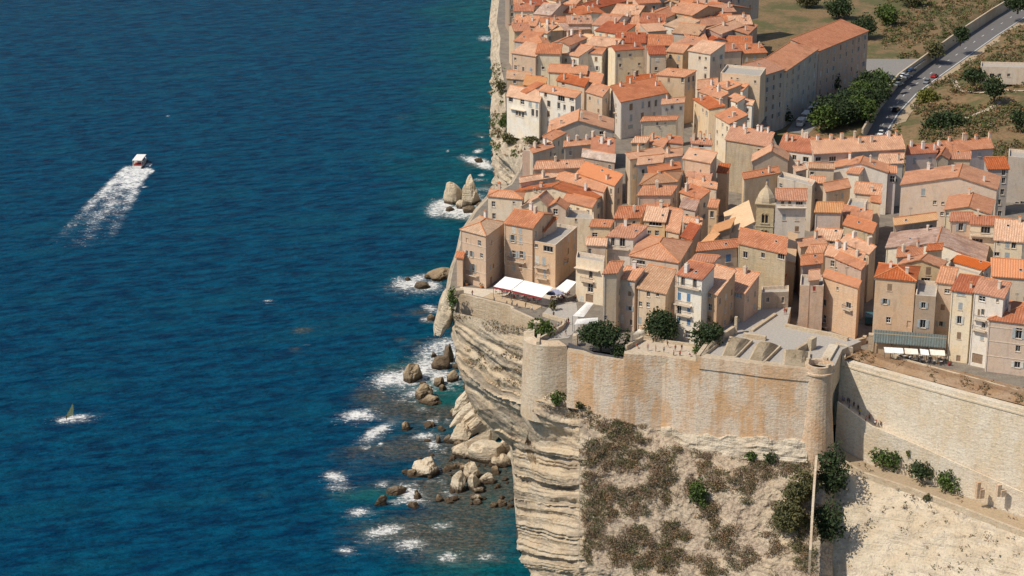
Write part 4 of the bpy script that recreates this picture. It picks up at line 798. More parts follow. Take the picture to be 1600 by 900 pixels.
k|S|782,712|1232,842|1292,700|11.4|st|o|0|stone walled house with orange strip roof right of the rosy house|@l;f 782 85 .5 .6 o;f 1180 80 .9 1.2 n
i|S|330,802|880,702|912,600|13|be|o|1|beige house with orange roof and one tall shuttered window in the centre|f 690 850 .9 2 s
i|F|850,765|1390,905|1340,790|12.4|gr|g|0|house with long slanting grey terrace edge in the centre|f 900 900 1 1.2 w
i|X|450,525|1010,500|1025,385|12.6|be|o|1|orange roofed beige house in front of the red roofed stone building|k 760 360
i|S|1140,682|1300,645|1335,548|12|be|p|1|small mottled salmon roofed house right of the centre|
i|S|1342,622|1730,640|1722,570|12.6|be|b|0|pink brown long roof with one dark opening in front of the long white walled building|f 1388 708 1 .9 o
i|S|1345,850|1570,862|1592,770|12|be|o|0|orange roof patch left of the slanted grey gutter|
M2|S|1160,165|1398,167|1402,78|14.5|wh|r|0|white merchant house with arcaded loggia and red roof right of the bell tower|f 1215 180 .8 .9 o;f 1270 180 .8 .9 o;f 1345 188 1.8 .9 o;f 1225 297 .9 1.6 s;f 1325 300 .9 1.6 s;f 1325 388 1 1.4 s;f 1432 288 1.6 2.2 o;f 1285 218 8 .3 B
l|S|320,132|702,165|762,0|12|be|p|0|upper pink roofed house beside the third alley|f 590 150 .8 .8 o
l|S|115,262|512,205|525,138|12|be|p|1|pink roofed house with brick chimney left on the third alley|f 240 130 .8 .8 n
l|S|200,362|450,352|522,222|11.6|cr|o|0|cream terrace house with blue roof window on the third alley|
l|S|122,552|440,515|442,368|12.4|pk|o|0|square orange roof over pink masonry on the third alley|
l|S|740,170|1180,372|1255,245|12|be|p|2|long orange roof under the stone wall beside the fourth alley|
l|S|500,385|1060,500|1110,355|12|be|o|3|patched orange brown roof in the block between third and fourth alleys|
l|S|652,440|1058,612|1112,505|12.4|pk|p|0|pink house with little red shuttered windows facing the fourth alley|f 740 500 .5 .4 r;f 850 538 .6 .4 r;f 960 578 .6 .4 r;f 570 552 .7 .6 o
l|S|462,722|1005,898|1035,790|b1700|pk|o|0|big pink masonry house with laundry balcony between third and fourth alleys|@M3;f 143 855 .6 .8 o;@B3;f 42 165 1 1.5 o;f 228 185 1.4 1.4 o;f 228 215 2.4 .8 B;f 40 292 1 1.9 w;f 35 345 2.6 .6 B;@B2;f 1540 165 1 1.5 o;f 1430 140 .8 1.2 s;@l;f 570 880 .1 .1 n
+l|S|250,788|400,768|432,612|12.4|pk|p|0||
+l|F|100,860|470,870|480,700|11.2|pk|g|0||f 325 845 .6 1.1 r
M3|H|440,768|752,797|780,690|b1330|ta|o|2|large tan house with hipped salmon roof above the slate awning|@B3;f 550 45 1 1.6 s;f 515 155 .9 1.3 p;f 540 300 1 1.4 w;f 700 335 .9 1.6 n
+M3|F|752,905|912,918|930,800|14|br|g|0||@B3;f 815 185 .9 1.4 p;f 810 330 1.2 1.9 p
+M3|S|918,805|1040,818|1080,700|b1340|be|o|0||@B3;f 1000 75 1.2 1 w;f 965 200 .9 1.3 s;f 950 330 .9 1.2 p
m|X|430,640|1095,672|1190,590|15.4|ye|p|1|yellow gabled house with white shutters standing behind the large tan house|k 785 560;f 905 735 1.1 1.9 s;f 862 895 2 1.6 o
M3|S|1035,867|1195,888|1265,765|b1440|cr|r|1|cream narrow house with five storeys left of the brown garage|@B3;f 1108 95 1.8 .8 s;f 1103 192 .9 1.7 s;f 1095 300 .9 1.8 p;f 1092 422 .9 1.6 s;f 1087 600 .9 1.4 d
M3|S|1210,882|1440,928|1495,815|a1450|wh|r|1|cream house with brown garage door and small balconies|@B3;f 1272 135 1.5 1.2 w;f 1392 150 .5 .7 o;f 1247 240 .5 1.4 s;f 1278 240 .7 1.4 o;f 1283 340 .8 1.4 o;f 1272 440 .8 1 s;f 1235 602 2.4 2.2 D;f 1262 295 2.8 .6 B;f 1255 378 3 .6 B
B3|H|1325,298|1760,350|1860,200|a700|be|p|2|broad beige masonry house at the lower right edge with big salmon roof|f 1560 405 1.3 2.4 p;f 1553 523 1 1.4 o;f 1548 650 1.2 1.4 p
M3|S|1355,757|1660,778|1650,640|13.6|cr|v|0|vivid new orange roof at the right edge above the lower houses|
M3|S|1368,475|1590,492|1602,328|14.2|cr|p|1|cream house with three blue skylights in its salmon roof at the right edge|f 1400 492 .5 .8 o;f 1470 512 1 1.6 s;f 1520 517 1 1.6 o;f 1375 585 1.3 1 o;f 1468 597 1.1 1.5 s
M3|S|1183,348|1390,362|1402,298|15.4|cr|r|1|cream house with glazed balcony doors and orange red roof|f 1300 397 2.2 1.7 o;f 1235 480 2.6 1 o;f 1280 440 8 .5 B
M3|S|1025,327|1185,330|1198,262|14.4|be|r|0|beige house with open pale blue shutters under a red brown roof|f 1107 372 1.1 1.9 p
n|X|365,482|1075,545|1135,330|13|cr|p|1|house with pale orange gable roof in front of the pale rose gabled house|k 735 432;f 320 540 .9 .9 w
M3|S|590,362|920,318|928,262|12|st|y|0|stone walled house with straw yellow roof beside the fourth alley|
m|X|250,372|1785,588|1838,345|12.2|wh|k|1|very wide white walled house with old mottled pinkish roof|k 1042 292
m|S|420,522|805,485|865,345|13|be|p|2|salmon roofed house behind the yellow gabled house|
m|S|885,422|1110,405|1128,308|13|be|o|0|small beige attic house with bright orange roof below the mottled roof|
o|S|470,480|972,622|985,560|9.6|cr|v|0|bright orange lean to strip under the very wide white wall|
o|F|400,560|890,700|960,610|9|cr|g|0|house with cream roof terrace and green plants under the bright orange strip|
T3|F|1262,-30|1640,-22|1640,-60|z56 5.5|cr|g|0|beige building at the top right corner above the scrub hillside|f 1350 40 1.6 1.4 o;f 1410 38 1 1.2 o;f 1480 38 1 1.2 o
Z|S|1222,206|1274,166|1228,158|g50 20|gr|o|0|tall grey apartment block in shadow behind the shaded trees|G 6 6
Z|S|1275,165|1352,130|1310,112|g50 19|pk|p|0|paler pinkish apartment block with rows of dark windows beside the car park|G 6 8
'''
SLOPE = dict(S=.27, G=.27, R=.3, L=.3)
class Blk: pass
def parse():
    out = []
    for ln in HOUSES.strip().split('\n'):
        f = ln.split('|'); k = Blk(); k.plus = f[0].startswith('+'); k.crop = f[0].lstrip('+'); k.type = f[1]
        k.A, k.B, k.C = [px(k.crop, *map(float, t.split(','))) for t in f[2:5]]; k.h = f[5]; k.wall, k.roof, k.nch, k.label = f[6], f[7], int(f[8]), f[9]
        k.win = []; k.K = None; k.grid = None; c = k.crop
        for t in f[10].split(';') if f[10] else []:
            if t[0] == '@': c = t[1:]; continue
            if t[0] == 'G': k.grid = tuple(map(int, t.split()[1:])); continue
            if t[0] == 'k': k.K = px(c, *map(float, t.split()[1:])); continue
            s, x, y, w_, h_, st = t.split(); k.win.append((s, px(c, float(x), float(y)), float(w_), float(h_), st))
        k.z0 = 59.6; k.dH = 0.0; k.pre = None
        out.append(k)
    return out
def solve(k):
    z0 = k.z0; hs_ = k.h
    if hs_[0] == 'z': a, b_ = hs_.split(); z0 = k.z0 = float(a[1:]); H = float(b_)
    elif hs_[0] == 'g': a, b_ = hs_.split(); z0 = k.z0 = float(a[1:]); H = float(b_); gm_ = True
    elif hs_[0] in 'ab' and not hs_[1:2].isalpha():
        ref = k.A if hs_[0] == 'a' else k.B; yb = px(k.crop, 0, float(hs_[1:]))[1]; g = P(ref[0], yb, z0); H = zat(g, ref[1]) - z0
    else: H = float(hs_)
    k.H = H - k.dH; ze = z0 + k.H; ty = k.type[0]
    gq = 0 if hs_[0] != 'g' else k.H
    A = P(*k.A, ze - gq); A.z = ze
    B = P(*k.B, ze - gq); B.z = ze; ab = (B - A); ab.z = 0; nrm = Vector((-ab.y, ab.x, 0)).normalized(); k.rise = 0
    left = k.type.endswith('l')
    def third(z): return P(*k.C, z - gq)
    if ty in 'SG':
        z = ze
        for _ in range(14): C = third(z); dist = max(.8, (C - B).dot(nrm)); z = .5 * z + .5 * (ze + SLOPE[ty] * dist)
        C = third(z); k.rise = z - ze
        if left: z = ze; C = third(z); k.rise = .27 * max(2, (C - A).dot(nrm)) * .5
    elif ty in 'LR': C = third(ze + (0 if ty == 'L' else 0)); k.rise = SLOPE[ty] * ab.length
    else: C = third(ze); k.rise = .16 * min(ab.length, max(3, (C - B).dot(nrm))) if ty == 'H' else 0
    if k.type.endswith('r'): pass
    d = (C - A) if left else (C - B); d.z = 0
    if d.dot(nrm) < 2.0: d = nrm * 4 + ab.normalized() * d.dot(ab.normalized())
    dl = d.length
    if dl > 22: d *= 22 / dl
    # limit the skew of old plots to a believable amount
    t = ab.normalized(); al = d.dot(t); pe = d.dot(nrm)
    if abs(al) > .55 * pe: d = nrm * pe + t * (.55 * pe * (1 if al > 0 else -1))
    if ty == 'G': d = d * 2
    if left:
        d = (C - A); d.z = 0
    k.kt = .5
    if k.K and ty == 'X':
        r = ray(*k.K); o = Vector((0, 0, CAMZ)); tt = (A - o).dot(nrm) / r.dot(nrm); q = o + r * tt; k.kt = min(.8, max(.2, (q - A).dot(t) / ab.length)); k.rise = min(max(.6, q.z - ze), .5 * ab.length * .75)
    if ty == 'X' and not k.K: k.rise = .3 * ab.length / 2
    k.Aw, k.Bw, k.d, k.ze, k.nrm, k.t, k.ab = A, B, d, ze, nrm, t, ab.length
    k.poly = [Vector((p.x, p.y)) for p in (A, B, B + d, A + d)]
def pen(p, q):
    best = 1e9
    for P_ in (p, q):
        for i in range(4):
            e = P_[(i + 1) % 4] - P_[i]; n = Vector((-e.y, e.x)); 
            if n.length < 1e-6: continue
            n.normalize(); a = [v.dot(n) for v in p]; c = [v.dot(n) for v in q]; ov = min(max(a), max(c)) - max(min(a), min(c))
            if ov <= 0: return 0
            best = min(best, ov)
    return best
BL = parse(); grp_i = -1
for k in BL:
    if not k.plus: grp_i += 1
    k.g = grp_i; solve(k)
order = sorted(range(len(BL)), key=lambda i: max(BL[i].A[1], BL[i].B[1]), reverse=True)
done = []
for i in order:
    k = BL[i]; fixed = k.h[0] in 'abzg' 
    for it in range(12):
        bad = [j for j in done if BL[j].g != k.g and pen(k.poly, BL[j].poly) > 1.5]
        if not bad or fixed or k.dH > 4: break
        k.dH += .4; solve(k)
    if bad and DEBUG: print("overlap", k.label[:40], [BL[j].label[:30] for j in bad][:3], round(k.H, 1))
    done.append(i)
def planehit(k, side, pxy):
    if side == 'f': O, n = k.Aw, k.nrm
    elif side == 's': O, n = k.Bw, Vector((-k.d.y, k.d.x, 0)).normalized()
    else: O, n = k.Aw, Vector((-k.d.y, k.d.x, 0)).normalized()
    r = ray(*pxy); o = Vector((0, 0, CAMZ)); den = r.dot(n)
    if abs(den) < 1e-4: return None
    return o + r * ((O - o).dot(n) / den)
def rect_wall(mb, P0, P1, zb, zt, holes, m=0):
    """wall from P0 to P1 between zb and zt with real recessed openings; outward normal to the right of P0->P1"""
    L = Vector((P1.x - P0.x, P1.y - P0.y, 0)); ln = L.length; L.normalize()
    us = sorted({0.0, ln} | {a for h in holes for a in (h[0], h[1])}); vs = sorted({zb, zt} | {a for h in holes for a in (h[2], h[3])})
    pt = lambda u, z, off=0: Vector((P0.x + L.x * u, P0.y + L.y * u, z)) - Vector((L.y, -L.x, 0)) * off
    for a, c in zip(us[:-1], us[1:]):
        run = None
        for z0_, z1_ in zip(vs[:-1], vs[1:]):
            mu, mz = (a + c) / 2, (z0_ + z1_) / 2
            if any(h[0] < mu < h[1] and h[2] < mz < h[3] for h in holes): continue
            mb.face([pt(a, z0_), pt(c, z0_), pt(c, z1_), pt(a, z1_)], m)
    for u0, u1, z0_, z1_ in holes:
        D = .28; q = [(u0, z0_), (u1, z0_), (u1, z1_), (u0, z1_)]
        for i in range(4):
            a, c = q[i], q[(i + 1) % 4]; mb.face([pt(*a), pt(*a, D), pt(*c, D), pt(*c)], m)
def add_window(parent, c, right, n, w_, h_, st, sh, wi=True):
    """c = centre on the wall plane; n outward"""
    up = Vector((0, 0, 1)); mb = MB()
    fr = .09 if w_ > .6 else .06; rec = -.2
    o = c - right * w_ / 2 - up * h_ / 2 + n * rec
    if st in 'dD':
        mb.obox(o, right * w_, n * .06, up * h_, 0)
        if st == 'D':
            for i in range(1, 5): mb.obox(o + right * (w_ * i / 5 - .02) + n * .06, right * .04, n * .03, up * h_, 0)
        return mb.build("garage_door" if st == 'D' else "door", SH['n'], parent)
    # frame bars
    fm = M_wframe if st in 'wg' else M_frame
    mb.face([o, o + right * w_, o + right * w_ + up * h_, o + up * h_], 1)
    for (a, b_, c_) in ((o, right * fr, up * h_), (o + right * (w_ - fr), right * fr, up * h_), (o, right * w_, up * fr), (o + up * (h_ - fr), right * w_, up * fr)):
        mb.obox(a + n * .01, b_, n * .05, c_, 0)
    nm = 1 if w_ < 1.6 else int(w_ / .9)
    for i in range(1, nm + 1): mb.obox(o + right * (w_ * i / (nm + 1) - .03) + n * .012, right * .06, n * .045, up * h_, 0)
    if st == 'w': mb.obox(o + up * h_ * .5 + n * .013, right * w_, n * .04, up * .06, 0)
    # surround and sill proud of the wall
    s0 = c - right * (w_ / 2 + .12) - up * (h_ / 2 + .12) + n * .003
    mb.obox(s0, right * (w_ + .24), n * .12, up * .12, 2)
    if st in 'wop': 
        mb.obox(s0 + up * .12, right * .10, n * .03, up * (h_ + .1), 2); mb.obox(s0 + up * .12 + right * (w_ + .14), right * .10, n * .03, up * (h_ + .1), 2); mb.obox(s0 + up * (h_ + .14), right * (w_ + .24), n * .035, up * .1, 2)
    gl = M_glass if st != 'g' else M_lglass
    win = mb.build("window", [fm, gl, M_capst], parent)
    smat = SH[sh]
    def shutter(o2, wv, nn):
        m2 = MB(); m2.obox(o2, wv, nn * .045, up * h_, 0)
        k_ = max(3, int(h_ / .28))
        for j in range(k_): m2.obox(o2 + up * (h_ * (j + .3) / k_) + wv * .12 + nn * .046, wv * .76, nn * .02, up * (h_ / k_ * .4), 0)
        m2.build("shutter", smat, win, org=WORG[win.name])
    if st in 'sbr' or st == 'B':
        hw_ = right * (w_ / 2 - .01); o2 = c - right * w_ / 2 - up * h_ / 2 - n * .03
        shutter(o2, hw_, n); shutter(o2 + right * (w_ / 2 + .01), hw_, n)
    if st == 'p':
        hw_ = right * (w_ / 2); o2 = c - right * (w_ + .06) - up * h_ / 2 + n * .06
        shutter(o2, hw_, n); shutter(c + right * (w_ / 2 + .06) - up * h_ / 2 + n * .06, hw_, n)
    return win
M_lg = NB("pale_glass", .2); M_lglass = M_lg.col((.30, .36, .40))
def balcony(parent, c, right, n, w_, h_):
    up = Vector((0, 0, 1)); mb = MB(); dep = .9 if h_ >= .25 else .3
    mb.obox(c - right * w_ / 2 - up * .1, right * w_, n * dep, up * .16, 0)
    if w_ < 6:
        for s in (-1, 1): mb.obox(c + right * (s * w_ * .4 - .08) - up * .55, right * .16, n * .5, up * .45, 0)
    k_ = int(w_ / .25)
    if w_ < 6 or h_ > .35:
        for i in range(k_ + 1): mb.obox(c - right * (w_ / 2 - .02) + right * ((w_ - .08) * i / k_) + n * (dep - .05) + up * .06, right * .035, n * .035, up * .9, 1)
        mb.obox(c - right * w_ / 2 + n * (dep - .07) + up * .96, right * w_, n * .06, up * .05, 1)
        for s in (0, 1):
            mb.obox(c - right * w_ / 2 + right * (s * (w_ - .05)) + up * .96, right * .05, n * (dep - .06), up * .05, 1)
    return mb.build("balcony" if w_ < 6 else "ledge", [M_capst, M_metal], parent)
def roof_slab(mb, pts, th=.22, m=0, down=None):
    """pts = top polygon; uv: u along the eave, v down the slope"""
    n = (pts[1] - pts[0]).cross(pts[2] - pts[1]).normalized()
    if n.z < 0: n = -n
    g = Vector((n.x, n.y, 0)); g = g.normalized() if g.length > 1e-4 else Vector((0, -1, 0)); e = Vector((-g.y, g.x, 0)); dv = n.cross(e)
    uv = [(p.dot(e), p.dot(dv)) for p in pts]
    if (pts[1] - pts[0]).cross(pts[2] - pts[1]).z < 0: pts = pts[::-1]; uv = uv[::-1]
    lo = [p - Vector((0, 0, th)) for p in pts]
    mb.face(pts, m, uv); k = len(pts)
    for i in range(k): j = (i + 1) % k; mb.face([lo[i], lo[j], pts[j], pts[i]], m, [uv[i], uv[j], uv[j], uv[i]])
    mb.face(lo[::-1], m)
def ridge_caps(mb, a, c, m=1): mb.tube(a + Vector((0, 0, .03)), c + Vector((0, 0, .03)), .16, .16, 6, m)
def chimney(roof, p, zt, w_, rz, kind):
    mb = MB(); h_ = .9 + .8 * random.random(); mb.box(Vector((p.x, p.y, zt - .8)), w_, w_ * random.uniform(.8, 1.6), h_ + .8, rz, 0)
    mb.box(Vector((p.x, p.y, zt + h_)), w_ + .16, w_ * 1.1 + .14, .1, rz, 1)
    if kind: mb.box(Vector((p.x, p.y, zt + h_ + .1)), w_ * .5, w_ * .5, .3, rz, 1)
    mb.build("chimney", [random.choice([M_capst, M_capst, M_capw]), random.choice([M_tcap, M_capst])], roof, org=WORG[roof.name])
def build_block(k, root_):
    A, B, d, ze, n_, t, ab, rise, ty = k.Aw, k.Bw, k.d, k.ze, k.nrm, k.t, k.ab, k.rise, k.type[0]
    z0 = k.z0 - .6; pd = d.dot(n_)
    def pt(u, v, z): q = A.lerp(B, u) + d * v; return Vector((q.x, q.y, z))
    def hgt(u, v):
        if ty == 'S': return ze + rise * v
        if ty == 'G': return ze + rise * (1 - abs(2 * v - 1))
        if ty == 'X': return ze + rise * (u / k.kt if u < k.kt else (1 - u) / (1 - k.kt))
        if ty == 'L': return ze + rise * (1 - u)
        if ty == 'R': return ze + rise * u
        return ze
    wallm = W[k.wall]; mb = MB(); holes = {'f': [], 's': [], 'l': [], 'b': []}; wins = []
    dn = Vector((d.y, -d.x, 0)).normalized()            # outward from right side
    sidesdef = {'f': (pt(0, 0, 0), pt(1, 0, 0)), 's': (pt(1, 0, 0), pt(1, 1, 0)), 'b': (pt(1, 1, 0), pt(0, 1, 0)), 'l': (pt(0, 1, 0), pt(0, 0, 0))}
    zmin = ze - (0 if ty != 'F' else .0)
    wl_ = list(k.win)
    explicit_f = any(x[0] == 'f' for x in wl_)
    cand = []
    for s, pxy, w_, h_, st in wl_:
        q = planehit(k, s, pxy)
        if q is None: continue
        cand.append((s, q, w_, h_, st))
    if getattr(k, 'grid', None):
        nr_, nc_ = k.grid
        for i_ in range(nr_):
            for j_ in range(nc_): cand.append(('f', pt((j_ + .5) / nc_, 0, ze - 1.9 - i_ * 3.2), 1.0, 1.7, random.choice('osswp')))
        explicit_f = True
    # plausible extra openings on faces the photograph shows only at a glance
    if not explicit_f and ab > 3.2 and ty != 'X':
        for j in range(max(1, int(ab / 2.8))):
            for rw_ in (0, 1, 2):
                if random.random() < .62: u = (j + .5 + random.uniform(-.12, .12)) / max(1, int(ab / 2.8)); cand.append(('f', pt(u, 0, ze - 1.6 - 3.0 * rw_ - random.random() * .4), random.choice([.7, .8, .95]), random.choice([.9, 1.2, 1.5]), random.choice('ooosswp')))
    if not any(x[0] == 's' for x in wl_) and pd > 4:
        for fl_ in range(int((k.H - 1.5) / 3.1)):
            for j in range(int(pd / 3.2)):
                if random.random() < .75: cand.append(('s', pt(1, (j + .5) / int(pd / 3.2), ze - 2 - 3.1 * fl_), .8, 1.4, random.choice('osspw')))
    for s, q, w_, h_, st in cand:
        a, c = sidesdef[s]; L = (c - a); ln = L.length; L = L.normalized(); u = (q - a).dot(L); no = Vector((L.y, -L.x, 0))
        if st == 'B': 
            cc = Vector((a.x, a.y, q.z)) + L * min(max(u, w_ / 2 * 0), ln); wins.append(('B', cc, L, no, min(w_, ln * .98), h_, st)); continue
        if w_ < .2 or st == 'n' and w_ < .3: continue
        u = min(max(u, w_ / 2 + .15), ln - w_ / 2 - .15)
        if u - w_ / 2 < .05: continue
        if q.z + h_ / 2 > zmin - .05: q = Vector((q.x, q.y, zmin - .12 - h_ / 2)) if q.z - zmin < .8 or ty != 'X' else q
        hol = (u - w_ / 2, u + w_ / 2, q.z - h_ / 2, q.z + h_ / 2)
        if any(not (hol[1] < g[0] - .05 or hol[0] > g[1] + .05 or hol[3] < g[2] - .05 or hol[2] > g[3] + .05) for g in holes[s]): continue
        inpl = hol[3] < zmin
        if inpl: holes[s].append(hol)
        cc = Vector((a.x, a.y, q.z)) + L * u
        wins.append((s, cc if inpl else cc + no * .26, L, no, w_, h_, st))
    for s, (a, c) in sidesdef.items(): rect_wall(mb, a, c, z0, zmin, holes[s])
    if ty == 'S': mb.face([pt(1, 0, ze), pt(1, 1, ze), pt(1, 1, ze + rise)]); mb.face([pt(0, 1, ze), pt(0, 0, ze), pt(0, 1, ze + rise)]); mb.face([pt(1, 1, ze), pt(0, 1, ze), pt(0, 1, ze + rise), pt(1, 1, ze + rise)])
    if ty == 'G': mb.face([pt(1, 0, ze), pt(1, 1, ze), pt(1, .5, ze + rise)]); mb.face([pt(0, 1, ze), pt(0, 0, ze), pt(0, .5, ze + rise)])
    if ty == 'X': mb.face([pt(0, 0, ze), pt(1, 0, ze), pt(k.kt, 0, ze + rise)]); mb.face([pt(1, 1, ze), pt(0, 1, ze), pt(k.kt, 1, ze + rise)])
    if ty in 'LR':
        hi = 0 if ty == 'L' else 1
        mb.face([pt(0, 0, ze), pt(1, 0, ze), pt(hi, 0, ze + rise)]); mb.face([pt(1, 1, ze), pt(0, 1, ze), pt(hi, 1, ze + rise)])
        mb.face([pt(hi, 0, ze), pt(hi, 1, ze), pt(hi, 1, ze + rise), pt(hi, 0, ze + rise)])
    if k.label.startswith('tan four storey') or k.label.startswith('big tan café') or 'lower right edge' in k.label:
        for zz in (3.6, 7.0, 10.2):
            for s in 'fs':
                a, c = sidesdef[s]; L = (c - a).normalized(); no = Vector((L.y, -L.x, 0)); mb.obox(Vector((a.x, a.y, k.z0 + zz)) + no * .002, c - a, no * .07, Vector((0, 0, .16)), 1)
    if random.random() < .6:                            # a rain pipe
        a, c = sidesdef['f']; L = (c - a).normalized(); no = Vector((L.y, -L.x, 0)); q = a + L * .25 + no * .1; mb.tube(Vector((q.x, q.y, z0)), Vector((q.x, q.y, ze - .1)), .06, .06, 5, 2)
    mb.build("wall", [wallm, M_capst, M_frame], root_)
    for s, cc, L, no, w_, h_, st in wins:
        if st == 'B': balcony(root_, cc, L, no, w_, h_)
        elif st == 'n': 
            m2 = MB(); m2.obox(cc - L * w_ / 2 - Vector((0, 0, h_ / 2)) - no * .18, L * w_, no * .02, Vector((0, 0, h_))); m2.build("blind_window", wallm, root_)
        else: add_window(root_, cc, L, no, w_, h_, st, {'b': 'b', 'r': 'r'}.get(st, random.choice('gggwn') if st != 'p' else random.choice('gggw')))
    # roof
    eo = .32; uo = eo / ab; vo = eo / max(1, d.length); mb = MB(); rm = RF[k.roof]; th = .2
    H2 = lambda u, v: pt(u, v, hgt(u, v) + th)
    if ty == 'S':
        s_ = rise * vo; roof_slab(mb, [pt(-uo, -vo, ze + th - s_), pt(1 + uo, -vo, ze + th - s_), pt(1 + uo, 1 + .5 * vo, ze + th + rise + s_ * .5), pt(-uo, 1 + .5 * vo, ze + th + rise + s_ * .5)]); ridge_caps(mb, pt(0, 1, ze + th + rise), pt(1, 1, ze + th + rise))
    elif ty == 'G':
        s_ = 2 * rise * vo
        roof_slab(mb, [pt(-uo, -vo, ze + th - s_), pt(1 + uo, -vo, ze + th - s_), pt(1 + uo, .5, ze + th + rise), pt(-uo, .5, ze + th + rise)]); roof_slab(mb, [pt(-uo, .5, ze + th + rise), pt(1 + uo, .5, ze + th + rise), pt(1 + uo, 1 + vo, ze + th - s_), pt(-uo, 1 + vo, ze + th - s_)]); ridge_caps(mb, pt(-uo, .5, ze + th + rise), pt(1 + uo, .5, ze + th + rise))
    elif ty == 'X':
        sl_ = rise / k.kt * uo; sr = rise / (1 - k.kt) * uo
        roof_slab(mb, [pt(-uo, -vo, ze + th - sl_), pt(k.kt, -vo, ze + th + rise), pt(k.kt, 1 + vo, ze + th + rise), pt(-uo, 1 + vo, ze + th - sl_)]); roof_slab(mb, [pt(k.kt, -vo, ze + th + rise), pt(1 + uo, -vo, ze + th - sr), pt(1 + uo, 1 + vo, ze + th - sr), pt(k.kt, 1 + vo, ze + th + rise)]); ridge_caps(mb, pt(k.kt, -vo, ze + th + rise), pt(k.kt, 1 + vo, ze + th + rise))
    elif ty in 'LR':
        s_ = rise * uo; l_, r_ = (rise + s_, -s_) if ty == 'L' else (-s_, rise + s_)
        roof_slab(mb, [pt(-uo, -vo, ze + th + l_), pt(1 + uo, -vo, ze + th + r_), pt(1 + uo, 1 + vo, ze + th + r_), pt(-uo, 1 + vo, ze + th + l_)])
    elif ty == 'H':
        if pd > ab: r = .5 * ab / pd; r0, r1 = (.5, r), (.5, 1 - r)
        else: r = .5 * pd / ab; r0, r1 = (r, .5), (1 - r, .5)
        zr = ze + th + max(rise, .16 * min(ab, pd)) ; zl = ze + th - .08
        R0_, R1_ = pt(*r0, zr), pt(*r1, zr); a, b_, c, e = pt(-uo, -vo, zl), pt(1 + uo, -vo, zl), pt(1 + uo, 1 + vo, zl), pt(-uo, 1 + vo, zl)
        if pd > ab: fs = [[a, b_, R0_], [b_, c, R1_, R0_], [c, e, R1_], [e, a, R0_, R1_]]
        else: fs = [[a, b_, R1_, R0_], [b_, c, R1_], [c, e, R0_, R1_], [e, a, R0_]]
        for f in fs: roof_slab(mb, f, .15)
        for q in (a, e): ridge_caps(mb, q, R0_ if pd <= ab or q is a else R1_)
        for q in (b_, c): ridge_caps(mb, q, R1_ if pd <= ab or q is c else R0_)
        ridge_caps(mb, R0_, R1_)
    else:
        mb.face([pt(.0, .0, ze - .7), pt(1, 0, ze - .7), pt(1, 1, ze - .7), pt(0, 1, ze - .7)], 0)
        pr = [pt(0, 0, ze), pt(1, 0, ze), pt(1, 1, ze), pt(0, 1, ze)]; ins = .25; iu, iv = ins / ab, ins / max(1, d.length)
        pi_ = [pt(iu, iv, ze), pt(1 - iu, iv, ze), pt(1 - iu, 1 - iv, ze), pt(iu, 1 - iv, ze)]
        for i in range(4):
            j = (i + 1) % 4; mb.quads([pr[i], pr[j], pi_[j], pi_[i]], [x + Vector((0, 0, .06)) for x in (pr[i], pr[j], pi_[j], pi_[i])], 1); mb.face([pi_[j], pi_[i], pi_[i] - Vector((0, 0, .7)), pi_[j] - Vector((0, 0, .7))], 1)
    roof = mb.build("roof", [rm, M_tcap if ty != 'F' else M_capst], root_)
    rz = math.atan2(t.y, t.x)
    for i in range(k.nch):
        u = (i + .5) / k.nch + random.uniform(-.1, .1) if k.nch > 1 else random.uniform(.15, .85); v = random.choice([.92, .85, .5, .25]) if k.nch < 4 else random.choice([.95, .95, .6])
        q = pt(u, v, 0); zt = hgt(u, v) + th if ty != 'H' else ze + th + rise * .5
        chimney(roof, q, zt + .2, random.uniform(.45, .8), rz, random.random() < .5)
    if ty in 'SGX' and ab > 4.5 and random.random() < .38:
        u, v = random.uniform(.2, .8), random.uniform(.25, .75) if ty != 'G' else random.uniform(.1, .4); q = pt(u, v, hgt(u, v) + th + .02); q2 = pt(u, v + .06, hgt(u, v + .06) + th + .02); dd = (q2 - q).normalized(); tt = (pt(u + .1, v, hgt(u + .1, v)) - pt(u, v, hgt(u, v))).normalized(); nn = tt.cross(dd)
        m2 = MB(); m2.obox(q, tt * .75, dd * .9, nn * .08, 0); m2.obox(q + nn * .081 + tt * .08 + dd * .08, tt * .59, dd * .74, nn * .01, 1); m2.build("skylight", [M_frame, M_glass], roof, org=WORG[roof.name])
    if random.random() < .5 and ty != 'F':
        u = random.uniform(.1, .9); q = pt(u, .95, hgt(u, .95)); m2 = MB(); m2.tube(q, q + Vector((0, 0, 2.4)), .035, .03, 4); 
        for j in range(4): m2.tube(q + Vector((-.45, 0, 2.3 - .12 * j)), q + Vector((.45, .1, 2.3 - .12 * j)), .02, .02, 4)
        m2.build("aerial", M_metal, roof, org=WORG[roof.name])
    return roof
HOBJ = {}
cur = None
for k in BL:
    if not k.plus:
        cur = root("house", ((k.Aw.x + k.Bw.x + k.d.x) / 2, (k.Aw.y + k.Bw.y + k.d.y) / 2, k.z0), k.label, "building" if 'block' in k.label or 'building' in k.label else ("church" if 'church' in k.label[:30] else "house"))
        HOBJ[k.label] = cur; k.roofo = None
    k.root = cur; k.roofo = build_block(k, cur)
